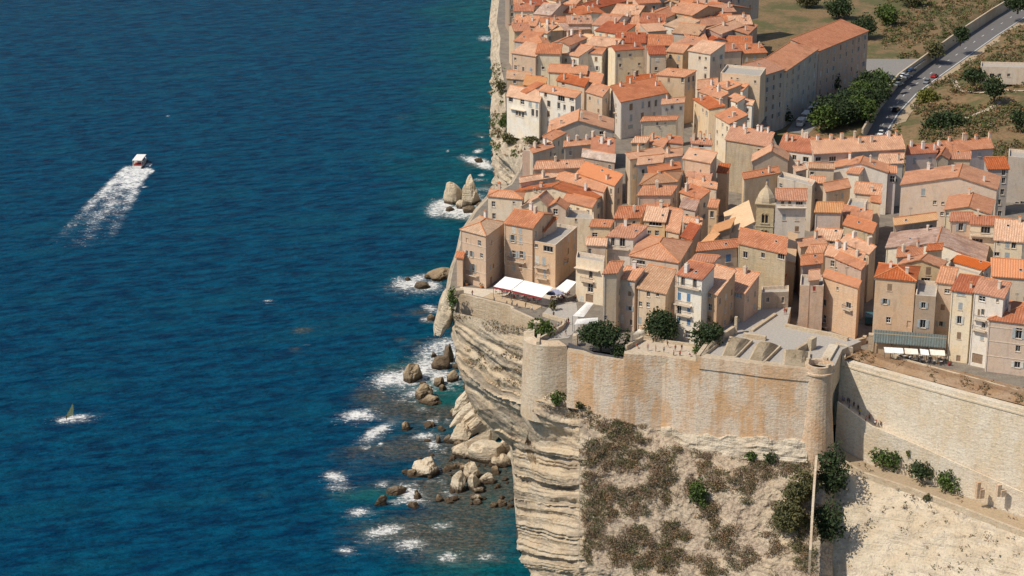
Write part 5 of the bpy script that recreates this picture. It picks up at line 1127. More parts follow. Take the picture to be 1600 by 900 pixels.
# ------------------------------------------------------------------ far rows of the town, behind the last row the photograph shows
rnd = random.Random(11)
fw = [("cr", "cream"), ("be", "beige"), ("ta", "tan"), ("wh", "white"), ("pk", "rose"), ("ye", "yellow"), ("br", "brown"), ("gr", "grey")]
fr_ = [("o", "orange"), ("p", "salmon"), ("r", "red brown"), ("b", "rust brown"), ("k", "mottled pinkish"), ("y", "straw yellow"), ("v", "vivid orange")]
FAR = [(80, 0), (64, 1), (48, 2), (33, 3), (18, 4), (4, 5), (-10, 6), (-22, 7)]
used = set(); side_words = ["nearest the sea", "second from the sea", "third from the sea", "fourth from the sea", "fifth from the sea", "sixth from the sea", "seventh from the sea", "eighth from the sea", "ninth from the sea", "tenth from the sea", "eleventh from the sea", "twelfth from the sea", "thirteenth from the sea"]
row_words = ["first", "second", "third", "fourth", "fifth", "sixth", "seventh", "eighth"]
for py_, ri in FAR:
    x = 800 + rnd.uniform(-6, 6); n_ = 0
    xmax = 1175 - ri * 8
    while x < xmax:
        wpx = rnd.uniform(24, 48) * (1 - ri * .03)
        if 935 < x < 955: x += 20; continue
        k = Blk(); k.plus = False; k.crop = 'T1'; k.type = rnd.choice('SSSGX'); y0 = py_ + rnd.uniform(-4, 4) + 3
        k.A = (x, y0); k.B = (x + wpx, y0 + rnd.uniform(-3, 7)); k.C = (x + wpx + rnd.uniform(1, 6), y0 - rnd.uniform(9, 15)); k.h = str(round(rnd.uniform(11.5, 15.5), 1)); k.grid = None; k.K = (x + wpx * .5, y0 - 4) if k.type == 'X' else None
        wc, rc = rnd.choice(fw), rnd.choice(fr_[:3] if rnd.random() < .75 else fr_); k.wall, k.roof, k.nch = wc[0], rc[0], rnd.randint(0, 3); k.win = []; k.z0 = 59.6; k.dH = 0; k.pre = None
        k.label = "%s house with %s roof, %s in the %s row behind town" % (wc[1], rc[1], side_words[n_], row_words[ri])
        k.g = 1000 + len(BL); solve(k); x += wpx + rnd.choice([1, 1, 2, 9]); n_ += 1
        k.d = k.nrm * max(7, k.d.length)
        r_ = root("house", ((k.Aw.x + k.Bw.x) / 2, k.Aw.y + 4, k.z0), k.label, "house", "far rows of town houses"); build_block(k, r_)
# ------------------------------------------------------------------ placing on what is already built
bpy.context.view_layer.update(); DG = bpy.context.evaluated_depsgraph_get()
def hit(px_, py_):
    r = ray(px_, py_).normalized(); ok, loc, nor, idx, ob, _ = sc.ray_cast(DG, Vector((0, 0, CAMZ)), r)
    return (loc, nor, ob) if ok else (None, None, None)
def drop(x, y, z=120):
    ok, loc, nor, idx, ob, _ = sc.ray_cast(DG, Vector((x, y, z)), Vector((0, 0, -1))); return loc if ok else None
# ------------------------------------------------------------------ bell tower
ch = next(k for k in BL if k.label.startswith('old rubble')); Yb = (ch.Aw + ch.d).lerp(ch.Bw + ch.d, .35).y + 1.2
ta_, tb_ = Q(1182.4, 318, Yb), Q(1209.5, 319, Yb - .8); ze = ta_.z; tw_ = (tb_ - ta_); tw_.z = 0; wl = tw_.length; tx = tw_.normalized(); ty_ = Vector((-tx.y, tx.x, 0)); tdp = ty_ * wl
bt = root("bell_tower", (ta_.x + wl / 2, ta_.y + wl / 2, 59.6), "slender square stone bell tower with paired arches and bulbous stone cap", "bell tower")
mb = MB(); cs = [ta_, ta_ + tw_, ta_ + tw_ + tdp, ta_ + tdp]
for i in range(4):
    a, c = cs[i], cs[(i + 1) % 4]; hl = []
    for zc in (ze - 3.6, ze - 7.6):
        for u in (wl * .40, wl * .60): hl.append((u - .32, u + .32, zc - 1.1, zc + .9))
    rect_wall(mb, a, c, 59, ze, hl)
tower_stone = plaster("tower_sandstone", (.54, .45, .31), .45, .35)
mb.build("shaft", tower_stone, bt)
for i in range(4):
    a, c = cs[i], cs[(i + 1) % 4]; L = (c - a).normalized(); no = Vector((L.y, -L.x, 0)); m2 = MB()
    for zc in (ze - 3.6, ze - 7.6):
        m2.obox(a + L * (wl * .24) + no * .02 + Vector((0, 0, zc - ze - 1.3)), L * wl * .52, no * .16, Vector((0, 0, .18)))
        for u in (wl * .40, wl * .60):
            for j in range(7):
                t0, t1 = math.pi * j / 7, math.pi * (j + 1) / 7; ce = a + L * u + Vector((0, 0, zc - ze + .88))
                p0 = ce + L * math.cos(t0) * .42 + Vector((0, 0, math.sin(t0) * .5)); p1 = ce + L * math.cos(t1) * .42 + Vector((0, 0, math.sin(t1) * .5)); m2.tube(p0 + no * .08, p1 + no * .08, .1, .1, 4)
            q = a + L * u - no * .22 + Vector((0, 0, zc - ze - 1.1)); m2.face([q - L * .3, q + L * .3, q + L * .3 + Vector((0, 0, 2)), q - L * .3 + Vector((0, 0, 2))], 1)
    m2.build("belfry_opening", [tower_stone, M_glass], bt)
m2 = MB()
for zz, o_, hh in ((ze - 5.6, .12, .22), (ze - 9.3, .12, .22), (ze - .35, .22, .25), (ze - .1, .42, .2)):
    lo = [cs[0] - tx * o_ - ty_ * o_, cs[1] + tx * o_ - ty_ * o_, cs[2] + tx * o_ + ty_ * o_, cs[3] - tx * o_ + ty_ * o_]; lo = [Vector((p.x, p.y, zz)) for p in lo]; m2.quads(lo, [p + Vector((0, 0, hh)) for p in lo])
m2.build("cornice", tower_stone, bt)
m2 = MB(); cc = (cs[0] + cs[2]) / 2; prof = [(1.02, .1), (1.04, .6), (.98, 1.3), (.8, 2.1), (.52, 2.9), (.26, 3.5), (.12, 4.1), (.10, 4.7), (.02, 5.0)]; rgs = []
for f, z in prof: rgs.append([cc + tx * (math.cos(2 * math.pi * (i + .5) / 8) * f * wl * .54) + ty_ * (math.sin(2 * math.pi * (i + .5) / 8) * f * wl * .54) + Vector((0, 0, z)) for i in range(8)])
for lo, hi in zip(rgs[:-1], rgs[1:]):
    for i in range(8): m2.face([lo[i], lo[(i + 1) % 8], hi[(i + 1) % 8], hi[i]])
m2.face(rgs[0][::-1]); m2.build("cap", plaster("cap_stone", (.58, .47, .30), .4), bt)
# ------------------------------------------------------------------ foliage
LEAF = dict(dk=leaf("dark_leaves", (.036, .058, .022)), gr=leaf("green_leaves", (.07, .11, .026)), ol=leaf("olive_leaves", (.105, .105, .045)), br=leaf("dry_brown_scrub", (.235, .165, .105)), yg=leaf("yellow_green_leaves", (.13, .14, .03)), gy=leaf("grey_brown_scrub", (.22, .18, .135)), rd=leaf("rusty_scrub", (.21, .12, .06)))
M_bark = plain("bark", (.12, .09, .065), .95)
rs_ = np.random.RandomState(5)
def leaf_mesh(name, clumps, size, dens, mat, parent=None, loc=None):
    """clumps = [(centre, radii)], many small tilted leaf quads through each clump's outer volume"""
    C, S = [], []
    for c, r in clumps:
        n = max(10, int(dens * (r[0] * r[1] + r[0] * r[2] + r[1] * r[2]) / (size * size)))
        v = rs_.normal(size=(n, 3)); v /= np.linalg.norm(v, axis=1)[:, None]; rad = rs_.uniform(.55, 1.05, (n, 1)) ** .8; ph = rs_.uniform(0, 9)
        lump = 1 + .22 * np.sin(v[:, :1] * 5 + ph) * np.sin(v[:, 1:2] * 6 + ph) + .12 * np.sin(v[:, 2:3] * 9 + ph)
        C.append(np.array(c)[None] + v * rad * lump * np.array(r)[None]); S.append(np.full(n, size))
    C = np.concatenate(C); n = len(C); a = rs_.normal(size=(n, 3)); a /= np.linalg.norm(a, axis=1)[:, None]; b_ = np.cross(a, rs_.normal(size=(n, 3))); b_ /= np.linalg.norm(b_, axis=1)[:, None]
    sz = (size * rs_.uniform(.5, 1.2, (n, 1))); a = a * sz; b_ = b_ * sz * .7
    V = np.stack([C - a, C - b_ * .9, C + a, C + b_ * .9], 1).reshape(-1, 3)
    me = bpy.data.meshes.new(name); org = WORG[parent.name] if parent is not None else Vector(loc or (0, 0, 0)); V = V - np.array(org)[None]
    me.vertices.add(len(V)); me.vertices.foreach_set("co", V.astype(np.float32).ravel()); me.loops.add(len(V)); me.loops.foreach_set("vertex_index", np.arange(len(V), dtype=np.int32)); me.polygons.add(n); me.polygons.foreach_set("loop_start", np.arange(0, len(V), 4, dtype=np.int32)); me.materials.append(mat); me.update(calc_edges=True)
    o = bpy.data.objects.new(name, me); COL.objects.link(o)
    if parent is not None: o.parent = parent
    else: o.location = org
    return o
def tree(base, rx, h_, mat, label, cat="tree", group=None, shape='round', size=.34, dens=1.9, low=False):
    base = Vector(base); t = root("tree" if cat == "tree" else cat, base, label, cat, group); rnd_ = random.Random(int(abs(base.x * 13 + base.y * 7)))
    cl = []; th = h_ * (.14 if cat == "tree" and not low else .03)
    if shape == 'tall': 
        for i in range(7): f = i / 6; cl.append((base + Vector((0, 0, .4 + h_ * .92 * f)), (rx * (1 - .75 * f * f), rx * (1 - .75 * f * f), h_ * .14)))
    else:
        n = max(4, int(5 + rx * 2.2))
        for i in range(n):
            a = rnd_.uniform(0, 6.28); rr = rx * .62 * math.sqrt(rnd_.random()); f = rnd_.random(); hh = th + (h_ - th) * (.25 + .55 * f) * (1 - .35 * (rr / rx)); s_ = rx * rnd_.uniform(.38, .58)
            cl.append((base + Vector((rr * math.cos(a), rr * math.sin(a), hh)), (s_, s_, min(s_ * .85, (h_ - th) * .42))))
        cl.append((base + Vector((0, 0, th + (h_ - th) * .5)), (rx * .74, rx * .74, (h_ - th) * .48)))
    mb = MB(); mb.tube(base - Vector((0, 0, .5)), base + Vector((.1, .05, th + .3)), max(.12, rx * .075), max(.07, rx * .045), 7)
    for i in range(5):
        c, r = cl[i % len(cl)]; mb.tube(base + Vector((.08, .04, th * .8)), Vector(c), max(.06, rx * .035), .03, 5)
    mb.build("trunk", M_bark, t)
    leaf_mesh("crown", [(tuple(c), r) for c, r in cl], size, dens, LEAF[mat], t)
    return t
def ptree(px_, py_, wpx, hpx, mat, label, z=None, cat="tree", group=None, shape='round', dy=0, **kw):
    b0 = P(px_, py_, z) if z is not None else hit(px_, py_)[0]
    if b0 is None: return
    b0 = b0 + Vector((0, dy, 0)); s_ = F_PX / (b0.y / (cp)); return tree(b0, 1.12 * wpx / s_ / 2, hpx / s_ / .9, mat, label, cat, group, shape, **kw)
for a in [
 (845, 528, 46, 28, 'gr', "green bush between half round bastion and café terrace wall", 58.6, "bush"), (938, 547, 60, 42, 'dk', "big dark green tree beside the white shade sails", 60.0),
 (966, 556, 24, 20, 'dk', "low green bush right of the big tree by the white sails", 60.2, "bush"), (1032, 531, 56, 42, 'dk', "round dark tree in front of the rust brown roofed house", 60.6),
 (1106, 546, 46, 46, 'dk', "dark green tree in front of the ochre pink narrow house", 60.8), (1089, 556, 14, 16, 'gr', "small bush at the left foot of the sloping parapet", 61.0, "bush"),
 (707, 490, 18, 44, 'gr', "tall green bush clinging to the left end of the terrace wall", 57.0, "bush"), (864, 484, 14, 16, 'ol', "small shrub in the planter by the café lane", 59.8, "bush")]:
    ptree(*a)
ptree(980, 548, 15, 32, 'dk', "slim dark cypress beside the rampart walk", 60.2, shape='tall')
for a in [(1389, 738, 56, 44, 'gr', "brightest green tree on the soil path, the leftmost of three", 38.6), (1440, 748, 46, 30, 'dk', "wide dark tree in the middle of three on the soil path"), (1482, 766, 38, 32, 'gr', "small open green tree, rightmost of three on the soil path"),
          (1450, 782, 14, 12, 'ol', "little shrub on the outer edge of the soil path", None, "bush"), (1420, 714, 8, 12, 'yg', "tiny yellowish sapling against the ramp wall", None, "bush")]:
    ptree(*a)
TR = [(1284, 206), (1302, 200), (1322, 196), (1342, 192), (1356, 178), (1366, 164), (1371, 150), (1330, 180), (1306, 186), (1347, 168), (1356, 152), (1290, 192)]
tw_lab = ["directly behind the red roof", "second from the red roof", "behind the middle of the long roof", "nearest the right end of the tree belt", "where the roadside wall bends", "beside the middle of the roadside wall", "tallest near the parked cars", "inside the belt, towards the car park", "inside the belt near the road train", "inside the belt beside the wall", "at the top end of the belt by the wall", "at the left end of the belt by the road train"]
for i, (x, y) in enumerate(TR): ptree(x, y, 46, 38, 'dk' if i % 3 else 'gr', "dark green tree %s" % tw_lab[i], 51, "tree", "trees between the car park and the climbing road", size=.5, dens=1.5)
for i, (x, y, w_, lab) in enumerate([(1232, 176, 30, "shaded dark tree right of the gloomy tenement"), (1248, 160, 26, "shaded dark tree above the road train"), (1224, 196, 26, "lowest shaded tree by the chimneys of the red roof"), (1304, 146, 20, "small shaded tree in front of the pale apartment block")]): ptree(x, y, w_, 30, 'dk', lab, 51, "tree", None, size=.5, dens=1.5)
for a in [(1474, 213, 60, 34, 'dk', "large dark bush low on the dry hillside", 49), (1452, 160, 34, 18, 'yg', "yellow green bush on the slope beside the road", 49, "bush"), (1553, 160, 36, 40, 'dk', "dark tree on the hillside under the stone track", 55), (1522, 132, 36, 22, 'dk', "dark bush in front of the beige building at the top right", 56), (1552, 134, 18, 14, 'yg', "bright yellow green shrub beside the dark hillside tree", 56, "bush"),
          (1594, 205, 32, 34, 'dk', "dark tree cut by the right edge of the hillside", 55), (1597, 124, 14, 14, 'yg', "bright shrub at the right end of the beige building", 56, "bush"), (1462, 92, 34, 24, 'ol', "olive tree at the top of the slope beside the road", 50), (1500, 70, 30, 26, 'dk', "dark tree high above the road bend", 52), (1350, 60, 40, 34, 'dk', "dark tree behind the apartment blocks", 51), (1385, 40, 36, 30, 'gr', "green tree behind the upper car park", 51), (1310, 30, 40, 30, 'dk', "dark tree at the top edge behind town", 51), (1260, 12, 36, 28, 'ol', "olive tree at the very top edge", 51), (1590, 20, 40, 26, 'dk', "dark tree at the top right corner above the road", 52), (1420, 10, 40, 26, 'ol', "olive tree left of the road at the top edge", 51)]:
    ptree(*a, size=.5, dens=1.4)
dm = [(1302, 775, 54, 84, "biggest dark green tree right of the slim slope wall"), (1298, 845, 52, 70, "dark green tree below the biggest one at the slope wall"), (1090, 790, 34, 42, "bright green tree near the bottom of the scrub slope"), (1250, 790, 54, 62, "wide olive green tree left of the slim slope wall"), (1232, 830, 56, 50, "olive tree at the foot of the scrub slope"), (1174, 718, 18, 14, "small green bush under the rampart foot"), (1206, 722, 24, 18, "darker small bush right of the small green bush"), (872, 630, 26, 20, "green bush at the foot of the half round bastion"), (906, 640, 14, 14, "small olive bush left of the rampart foot")]
for i, (x, y, w_, h_, lab) in enumerate(dm): ptree(x, y, w_, h_, ('dk', 'dk', 'gr', 'ol', 'ol', 'gr', 'dk', 'gr', 'ol')[i], lab, None, "tree" if w_ > 30 else "bush", size=.36, low=True)
ptree(792, 205, 24, 30, 'gr', "green tree hanging on the cliff edge under the white houses", None, "tree"); ptree(782, 150, 16, 26, 'ol', "olive shrub on the cliff edge left of the white houses", None, "bush"); ptree(800, 222, 34, 14, 'ol', "brown green shrub along the top of the grey headland", None, "bush"); ptree(832, 224, 20, 10, 'ol', "shrub beside the little cream house on the headland", None, "bush")
# scrub: nobody could count it
def scatter(name, n, region, mats, mask, rr, size=.22, dens=.55, kinds=("cliff",)):
    cl = {m: [] for m in mats}; rr_ = random.Random(len(name)); tries = 0; got = 0
    while got < n and tries < n * 12:
        tries += 1; x = rr_.uniform(region[0], region[2]); y = rr_.uniform(region[1], region[3])
        if mask and not mask(x, y, rr_): continue
        loc, nor, ob = hit(x, y)
        if loc is None or not ob.name.split('.')[0] in kinds: continue
        r = rr_.uniform(*rr); cl[rr_.choice(mats)].append((tuple(loc + Vector((0, 0, r * .3))), (r, r, r * .65))); got += 1
    for m in mats:
        if cl[m]: o = leaf_mesh(name, cl[m], size, dens, LEAF[m], None, cl[m][0][0]); o["kind"] = "stuff"; o["label"] = "low dry scrub bushes covering the slope in %s tufts" % dict(br='brown', ol='olive', gy='grey', rd='rusty', gr='green', dk='dark', yg='yellow green')[m]
def mslope(x, y, r_):
    if y < ytop(x) + (8 if x < 1030 else 26): return False
    d = fbm(Vector((x * .022, y * .03, 1.7)), 4); k = 1.0 if x < 1060 and y < 775 else .35
    k2 = -.22 if 912 < x < 1065 and y < 780 else .05
    if x > 1195: k2 = -.05
    return d > k2 and x > 912 + 8 * fbm(Vector((y * .05, 0, 0)))
scatter("scrub", 2300, (905, 635, 1274, 900), ['br', 'gy', 'ol', 'br', 'ol'], mslope, (.4, 1.25), .15, .5)
ledges = [(784, 512, 26, 6), (802, 516, 20, 5), (800, 556, 26, 6), (746, 568, 22, 7), (770, 576, 24, 5), (815, 576, 10, 10), (720, 498, 20, 3), (765, 503, 24, 3), (790, 598, 20, 5), (735, 545, 10, 4), (760, 552, 14, 5), (810, 600, 16, 4), (870, 636, 24, 5), (900, 648, 26, 6), (930, 660, 20, 10), (925, 640, 16, 6), (745, 640, 10, 5), (850, 620, 20, 3), (700, 560, 3, 3)]
scatter("ledge_scrub", 330, (700, 490, 950, 680), ['br', 'ol', 'gy'], lambda x, y, r_: any(((x - a) / c) ** 2 + ((y - b_) / d) ** 2 < 1 for a, b_, c, d in ledges), (.3, .85))
scatter("cliff_edge_scrub", 200, (764, 100, 845, 245), ['br', 'ol', 'gr'], lambda x, y, r_: fbm(Vector((x * .05, y * .05, 2))) > .0, (.5, 1.3), .35, .5, ("sea_cliff",))
scatter("hill_scrub", 2000, (1380, 0, 1600, 262), ['br', 'ol', 'rd', 'ol', 'gr'], lambda x, y, r_: fbm(Vector((x * .02, y * .03, 4))) > -.18, (.5, 1.6), .42, .45, ("hillside",))
scatter("bank_scrub", 120, (1320, 545, 1600, 640), ['ol', 'rd', 'br'], lambda x, y, r_: fbm(Vector((x * .03, y * .03, 8))) > .05, (.25, .6), .2, .5, ("soil_bank",))
scatter("rock_scrub", 110, (1310, 715, 1600, 900), ['ol', 'br', 'gy'], lambda x, y, r_: fbm(Vector((x * .03, y * .04, 3))) > .12, (.3, .8), .22, .5, ("rocky_slope", "soil_path"))
# ------------------------------------------------------------------ hillside tracks
M_track = plain("dusty_track", (.50, .41, .31), .95)
def track(pts, w_):
    mb = MB(); q = []
    for x, y in pts:
        loc, nor, ob = hit(x, y)
        if loc: q.append(loc + Vector((0, 0, .35)))
    q = resample_n(q, 24); q2 = []
    for p in q: g = drop(p.x, p.y, 90); q2.append(Vector((p.x, p.y, (g.z if g else p.z) + .3)))
    for a, c in zip(q2[:-1], q2[1:]): d = (c - a); n = Vector((-d.y, d.x, 0)).normalized() * w_; mb.face([a - n, c - n, c + n, a + n])
    o = mb.build("footpath", M_track); o["kind"] = "structure"
track([(1494, 191), (1512, 184), (1532, 177), (1546, 171), (1562, 160)], .9); track([(1488, 124), (1494, 134), (1500, 142), (1514, 144), (1530, 146), (1545, 145), (1570, 141), (1600, 143)], 1.0)
# ------------------------------------------------------------------ awnings, shade sails, café furniture
def cloth(name, pts, mat, lab, cat, valance=.5, vmat=None, posts=True, z0=59.6, sag=.12, n=6):
    q = pts; ce = sum(q, Vector()) / 4; t = root(name, (ce.x, ce.y, z0), lab, cat); mb = MB()
    g = [[q[0].lerp(q[1], i / n).lerp(q[3].lerp(q[2], i / n), j / n) - Vector((0, 0, sag * math.sin(math.pi * i / n) * math.sin(math.pi * j / n))) for i in range(n + 1)] for j in range(n + 1)]
    for j in range(n):
        for i in range(n): a, b_, c, d = g[j][i], g[j][i + 1], g[j + 1][i + 1], g[j + 1][i]; mb.face([a, b_, c, d]); dn_ = Vector((0, 0, .05)); mb.face([d - dn_, c - dn_, b_ - dn_, a - dn_])
    for (a, b_) in ((q[0], q[1]), (q[1], q[2]), (q[2], q[3]), (q[3], q[0])): mb.face([a - Vector((0, 0, .05)), b_ - Vector((0, 0, .05)), b_, a])
    mb.build("canopy", mat, t)
    if valance:
        m2 = MB(); a, b_ = q[0], q[1]; d = (b_ - a).normalized(); no = Vector((d.y, -d.x, 0)) * .03; k_ = int((b_ - a).length / .5)
        for i in range(k_): m2.obox(a.lerp(b_, i / k_) - Vector((0, 0, valance * (.8 + .2 * (i % 2)))), (b_ - a) / k_ * .96, no, Vector((0, 0, valance * (.8 + .2 * (i % 2)) - .02)))
        m2.build("valance", vmat or mat, t)
    if posts:
        for f in (0, .5, 1):
            m2 = MB(); p = q[0].lerp(q[1], f) + Vector((0, .1, 0)); m2.tube(Vector((p.x, p.y, z0)), p - Vector((0, 0, .05)), .05, .05, 6); m2.build("post", M_metal, t)
    return t
def PX(c, *pz): return [P(*px(c, x, y), z) for x, y, z in pz]
cloth("awning", PX('B1', (455, 38, 62.4), (592, 66, 62.4), (690, -12, 64.2), (545, -40, 64.2)), M_white, "left panel of the long white café awning on the terrace", "awning", .6, M_dred)
cloth("awning", PX('B1', (598, 68, 62.4), (832, 124, 62.4), (920, 44, 64.2), (694, -10, 64.2)), M_white, "right, longer panel of the long white café awning", "awning", .6, M_dred)
cloth("awning", PX('B1', (945, 52, 62.6), (1030, 82, 62.6), (1104, 2, 63.6), (1030, -18, 63.8)), M_white, "short white awning at the side wall of the café house", "awning", .4)
cloth("shade_sail", PX('B1', (1074, 268, 63.4), (1160, 276, 63.0), (1240, 168, 64.4), (1180, 162, 64.6)), M_white, "larger upper white shade sail beside the narrow beige house", "shade sail", 0, sag=-.35)
cloth("shade_sail", PX('B1', (1086, 336, 62.8), (1270, 322, 62.6), (1272, 280, 63.6), (1108, 292, 63.6)), M_white, "lower wide white shade sail above the big tree", "shade sail", 0, sag=-.25)
cloth("shade_sail", PX('B2', (45, 412, 61.8), (150, 415, 61.8), (140, 385, 63), (90, 372, 63)), M_cream, "small cream shade sail left of the round dark tree", "shade sail", 0)
# slate coloured lean-to over the restaurant front, with pale awnings under it
sq = PX('B3', (428, 470, 63.0), (988, 516, 63.0), (996, 418, 65.4), (428, 374, 65.4)); t = root("lean_to_roof", ((sq[0].x + sq[2].x) / 2, (sq[0].y + sq[2].y) / 2, 59.6), "long grey green slate lean-to over the restaurant front", "lean-to")
mb = MB(); roof_slab(mb, sq, .18); sm_ = tiles("grey_green_slate", (.20, .225, .20), .5, .7); mb.build("roof", sm_, t)
m2 = MB(); a, b_ = sq[3], sq[2]; m2.obox(Vector((a.x, a.y - .4, 59.6)), Vector((b_.x - a.x, b_.y - a.y, 0)), Vector((0, .3, 0)), Vector((0, 0, 5.2))); m2.build("back_wall", W['br'], t)
for f in (.01, .25, .5, .75, .99): m2 = MB(); p = sq[0].lerp(sq[1], f) + Vector((0, .3, 0)); m2.box(Vector((p.x, p.y, 59.6)), .18, .18, 3.2); m2.build("post", M_wood, t)
for i, (x0, x1, mt, lab) in enumerate([(505, 660, M_white, "leftmost white awning under the slate lean-to"), (664, 775, M_cream, "cream awning second from the left under the slate lean-to"), (785, 858, M_white, "short bluish white awning third under the slate lean-to"), (862, 985, M_cream, "rightmost cream awning under the slate lean-to")]):
    y0 = 545 + (x0 - 505) * .05; cloth("awning", PX('B3', (x0 + 8, y0 + 8, 62.0), (x1, y0 + 14, 62.0), (x1 - 6, y0 - 26, 62.75), (x0, y0 - 34, 62.75)), mt, lab, "awning", .15, None, True, sag=.2)
def parasol(p, r, mat, lab, hh=2.5):
    t = root("parasol", p, lab, "parasol"); mb = MB(); mb.tube(p, p + Vector((0, 0, hh)), .035, .03, 6); mb.build("pole", M_frame, t); m2 = MB(); n = 8
    rim = [p + Vector((r * math.cos(2 * math.pi * i / n), r * math.sin(2 * math.pi * i / n), hh - .25)) for i in range(n)]; ap = p + Vector((0, 0, hh + .25)); lo = p + Vector((0, 0, hh + .2))
    for i in range(n): m2.face([rim[i], rim[(i + 1) % n], ap]); m2.face([rim[(i + 1) % n] - Vector((0, 0, .03)), rim[i] - Vector((0, 0, .03)), lo]); m2.face([rim[i] - Vector((0, 0, .15)), rim[(i + 1) % n] - Vector((0, 0, .15)), rim[(i + 1) % n], rim[i]])
    m2.build("canopy", mat, t); return t
M_lav = plain("lavender_canvas", (.30, .31, .42)); parasol(P(*px('B1', 955, 150), 59.7), 1.9, M_lav, "large lavender grey parasol beside the café's side awning"); parasol(P(*px('B1', 905, 160), 59.7), 1.3, plain("navy_canvas", (.05, .06, .10)), "smaller navy parasol by the café corner")
def table(p, lab, grp):
    t = root("cafe_table", p, lab, "table", grp); mb = MB(); mb.tube(p + Vector((0, 0, .70)), p + Vector((0, 0, .745)), .4, .4, 12); mb.build("tabletop", M_frame, t); mb = MB(); mb.tube(p, p + Vector((0, 0, .7)), .04, .04, 6); mb.tube(p, p + Vector((0, 0, .04)), .22, .2, 10); mb.build("pedestal", M_metal, t); return t
def chair(p, rz, mat, lab, grp):
    t = root("cafe_chair", p, lab, "chair", grp); c, s = math.cos(rz), math.sin(rz); X = Vector((c, s, 0)); Y_ = Vector((-s, c, 0))
    mb = MB(); mb.obox(p - X * .22 - Y_ * .22 + Vector((0, 0, .43)), X * .44, Y_ * .44, Vector((0, 0, .04))); mb.build("seat", mat, t)
    mb = MB(); mb.obox(p - X * .22 + Y_ * .19 + Vector((0, 0, .5)), X * .44, Y_ * .04, Vector((0, 0, .42))); mb.build("backrest", mat, t)
    for a in (-.19, .19):
        for b_ in (-.19, .19): mb = MB(); q = p + X * a + Y_ * b_; mb.tube(q, q + Vector((0, 0, .44 if b_ < 0 else .9)), .02, .02, 4); mb.build("leg", M_metal, t)
    return t
def seatgroup(spots, tl, cl_, grp, mats):
    t0 = c0 = None; r2 = random.Random(3)
    for i, p in enumerate(spots):
        if t0 is None: t0 = table(p, tl, grp + " tables"); c0 = [chair(p + Vector((.7, 0, 0)), -1.57, m, cl_, grp + " chairs") for m in mats]; c0[-1].location = p + Vector((-.7, .1, 0)); c0[-1].rotation_euler.z = 3.14; continue
        t = copy_tree(t0); t.location = p
        for j in range(2 + (i % 3 > 0)): a = r2.uniform(0, 6.28); c = copy_tree(c0[(i + j) % len(c0)]); c.location = p + Vector((.75 * math.cos(a + j * 2.1), .75 * math.sin(a + j * 2.1), 0)); c.rotation_euler.z = a + j * 2.1
sp1 = [P(*px('B1', x, y), 59.7) for x, y in ((500, 95), (560, 108), (620, 122), (680, 135), (740, 148), (800, 162), (540, 80), (610, 95), (690, 112), (770, 130), (930, 150), (960, 130), (1000, 125), (985, 150), (1020, 100))]
sp2 = [P(*px('B3', x, y), 59.7) for x, y in ((620, 590), (665, 603), (710, 612), (755, 620), (800, 628), (850, 634), (900, 640), (950, 645), (600, 565), (660, 575), (730, 590), (790, 600), (860, 606), (930, 612), (975, 620))]
seatgroup(sp1, "small round café table under the white awnings on the cliff terrace", "café chair under the white awnings on the cliff terrace", "left café", [M_dred, M_wood])
seatgroup(sp2, "small round restaurant table in front of the slate lean-to", "restaurant chair in front of the slate lean-to", "right restaurant", [M_metal, M_wood])
for (c, x, y, m, lab) in (('B3', 1015, 655, M_dred, "dark red planter box beside the restaurant tables"), ('B3', 1050, 615, M_tcap, "terracotta pot left of the dark doorway"), ('B3', 1115, 622, M_tcap, "terracotta pot right of the dark doorway"), ('M1', 245, 830, M_tcap, "terracotta pots row at the wall of the cliff point house"), ('M1', 360, 850, M_tcap, "single terracotta pot at the corner of the cliff point house")):
    p = P(*px(c, x, y), 59.65); t = root("plant_pot", p, lab, "plant pot"); mb = MB(); mb.tube(p, p + Vector((0, 0, .6)), .28, .42, 10); mb.build("pot", m, t); leaf_mesh("plant", [(tuple(p + Vector((0, 0, .9))), (.5, .5, .45))], .16, .8, LEAF['gr'], t)
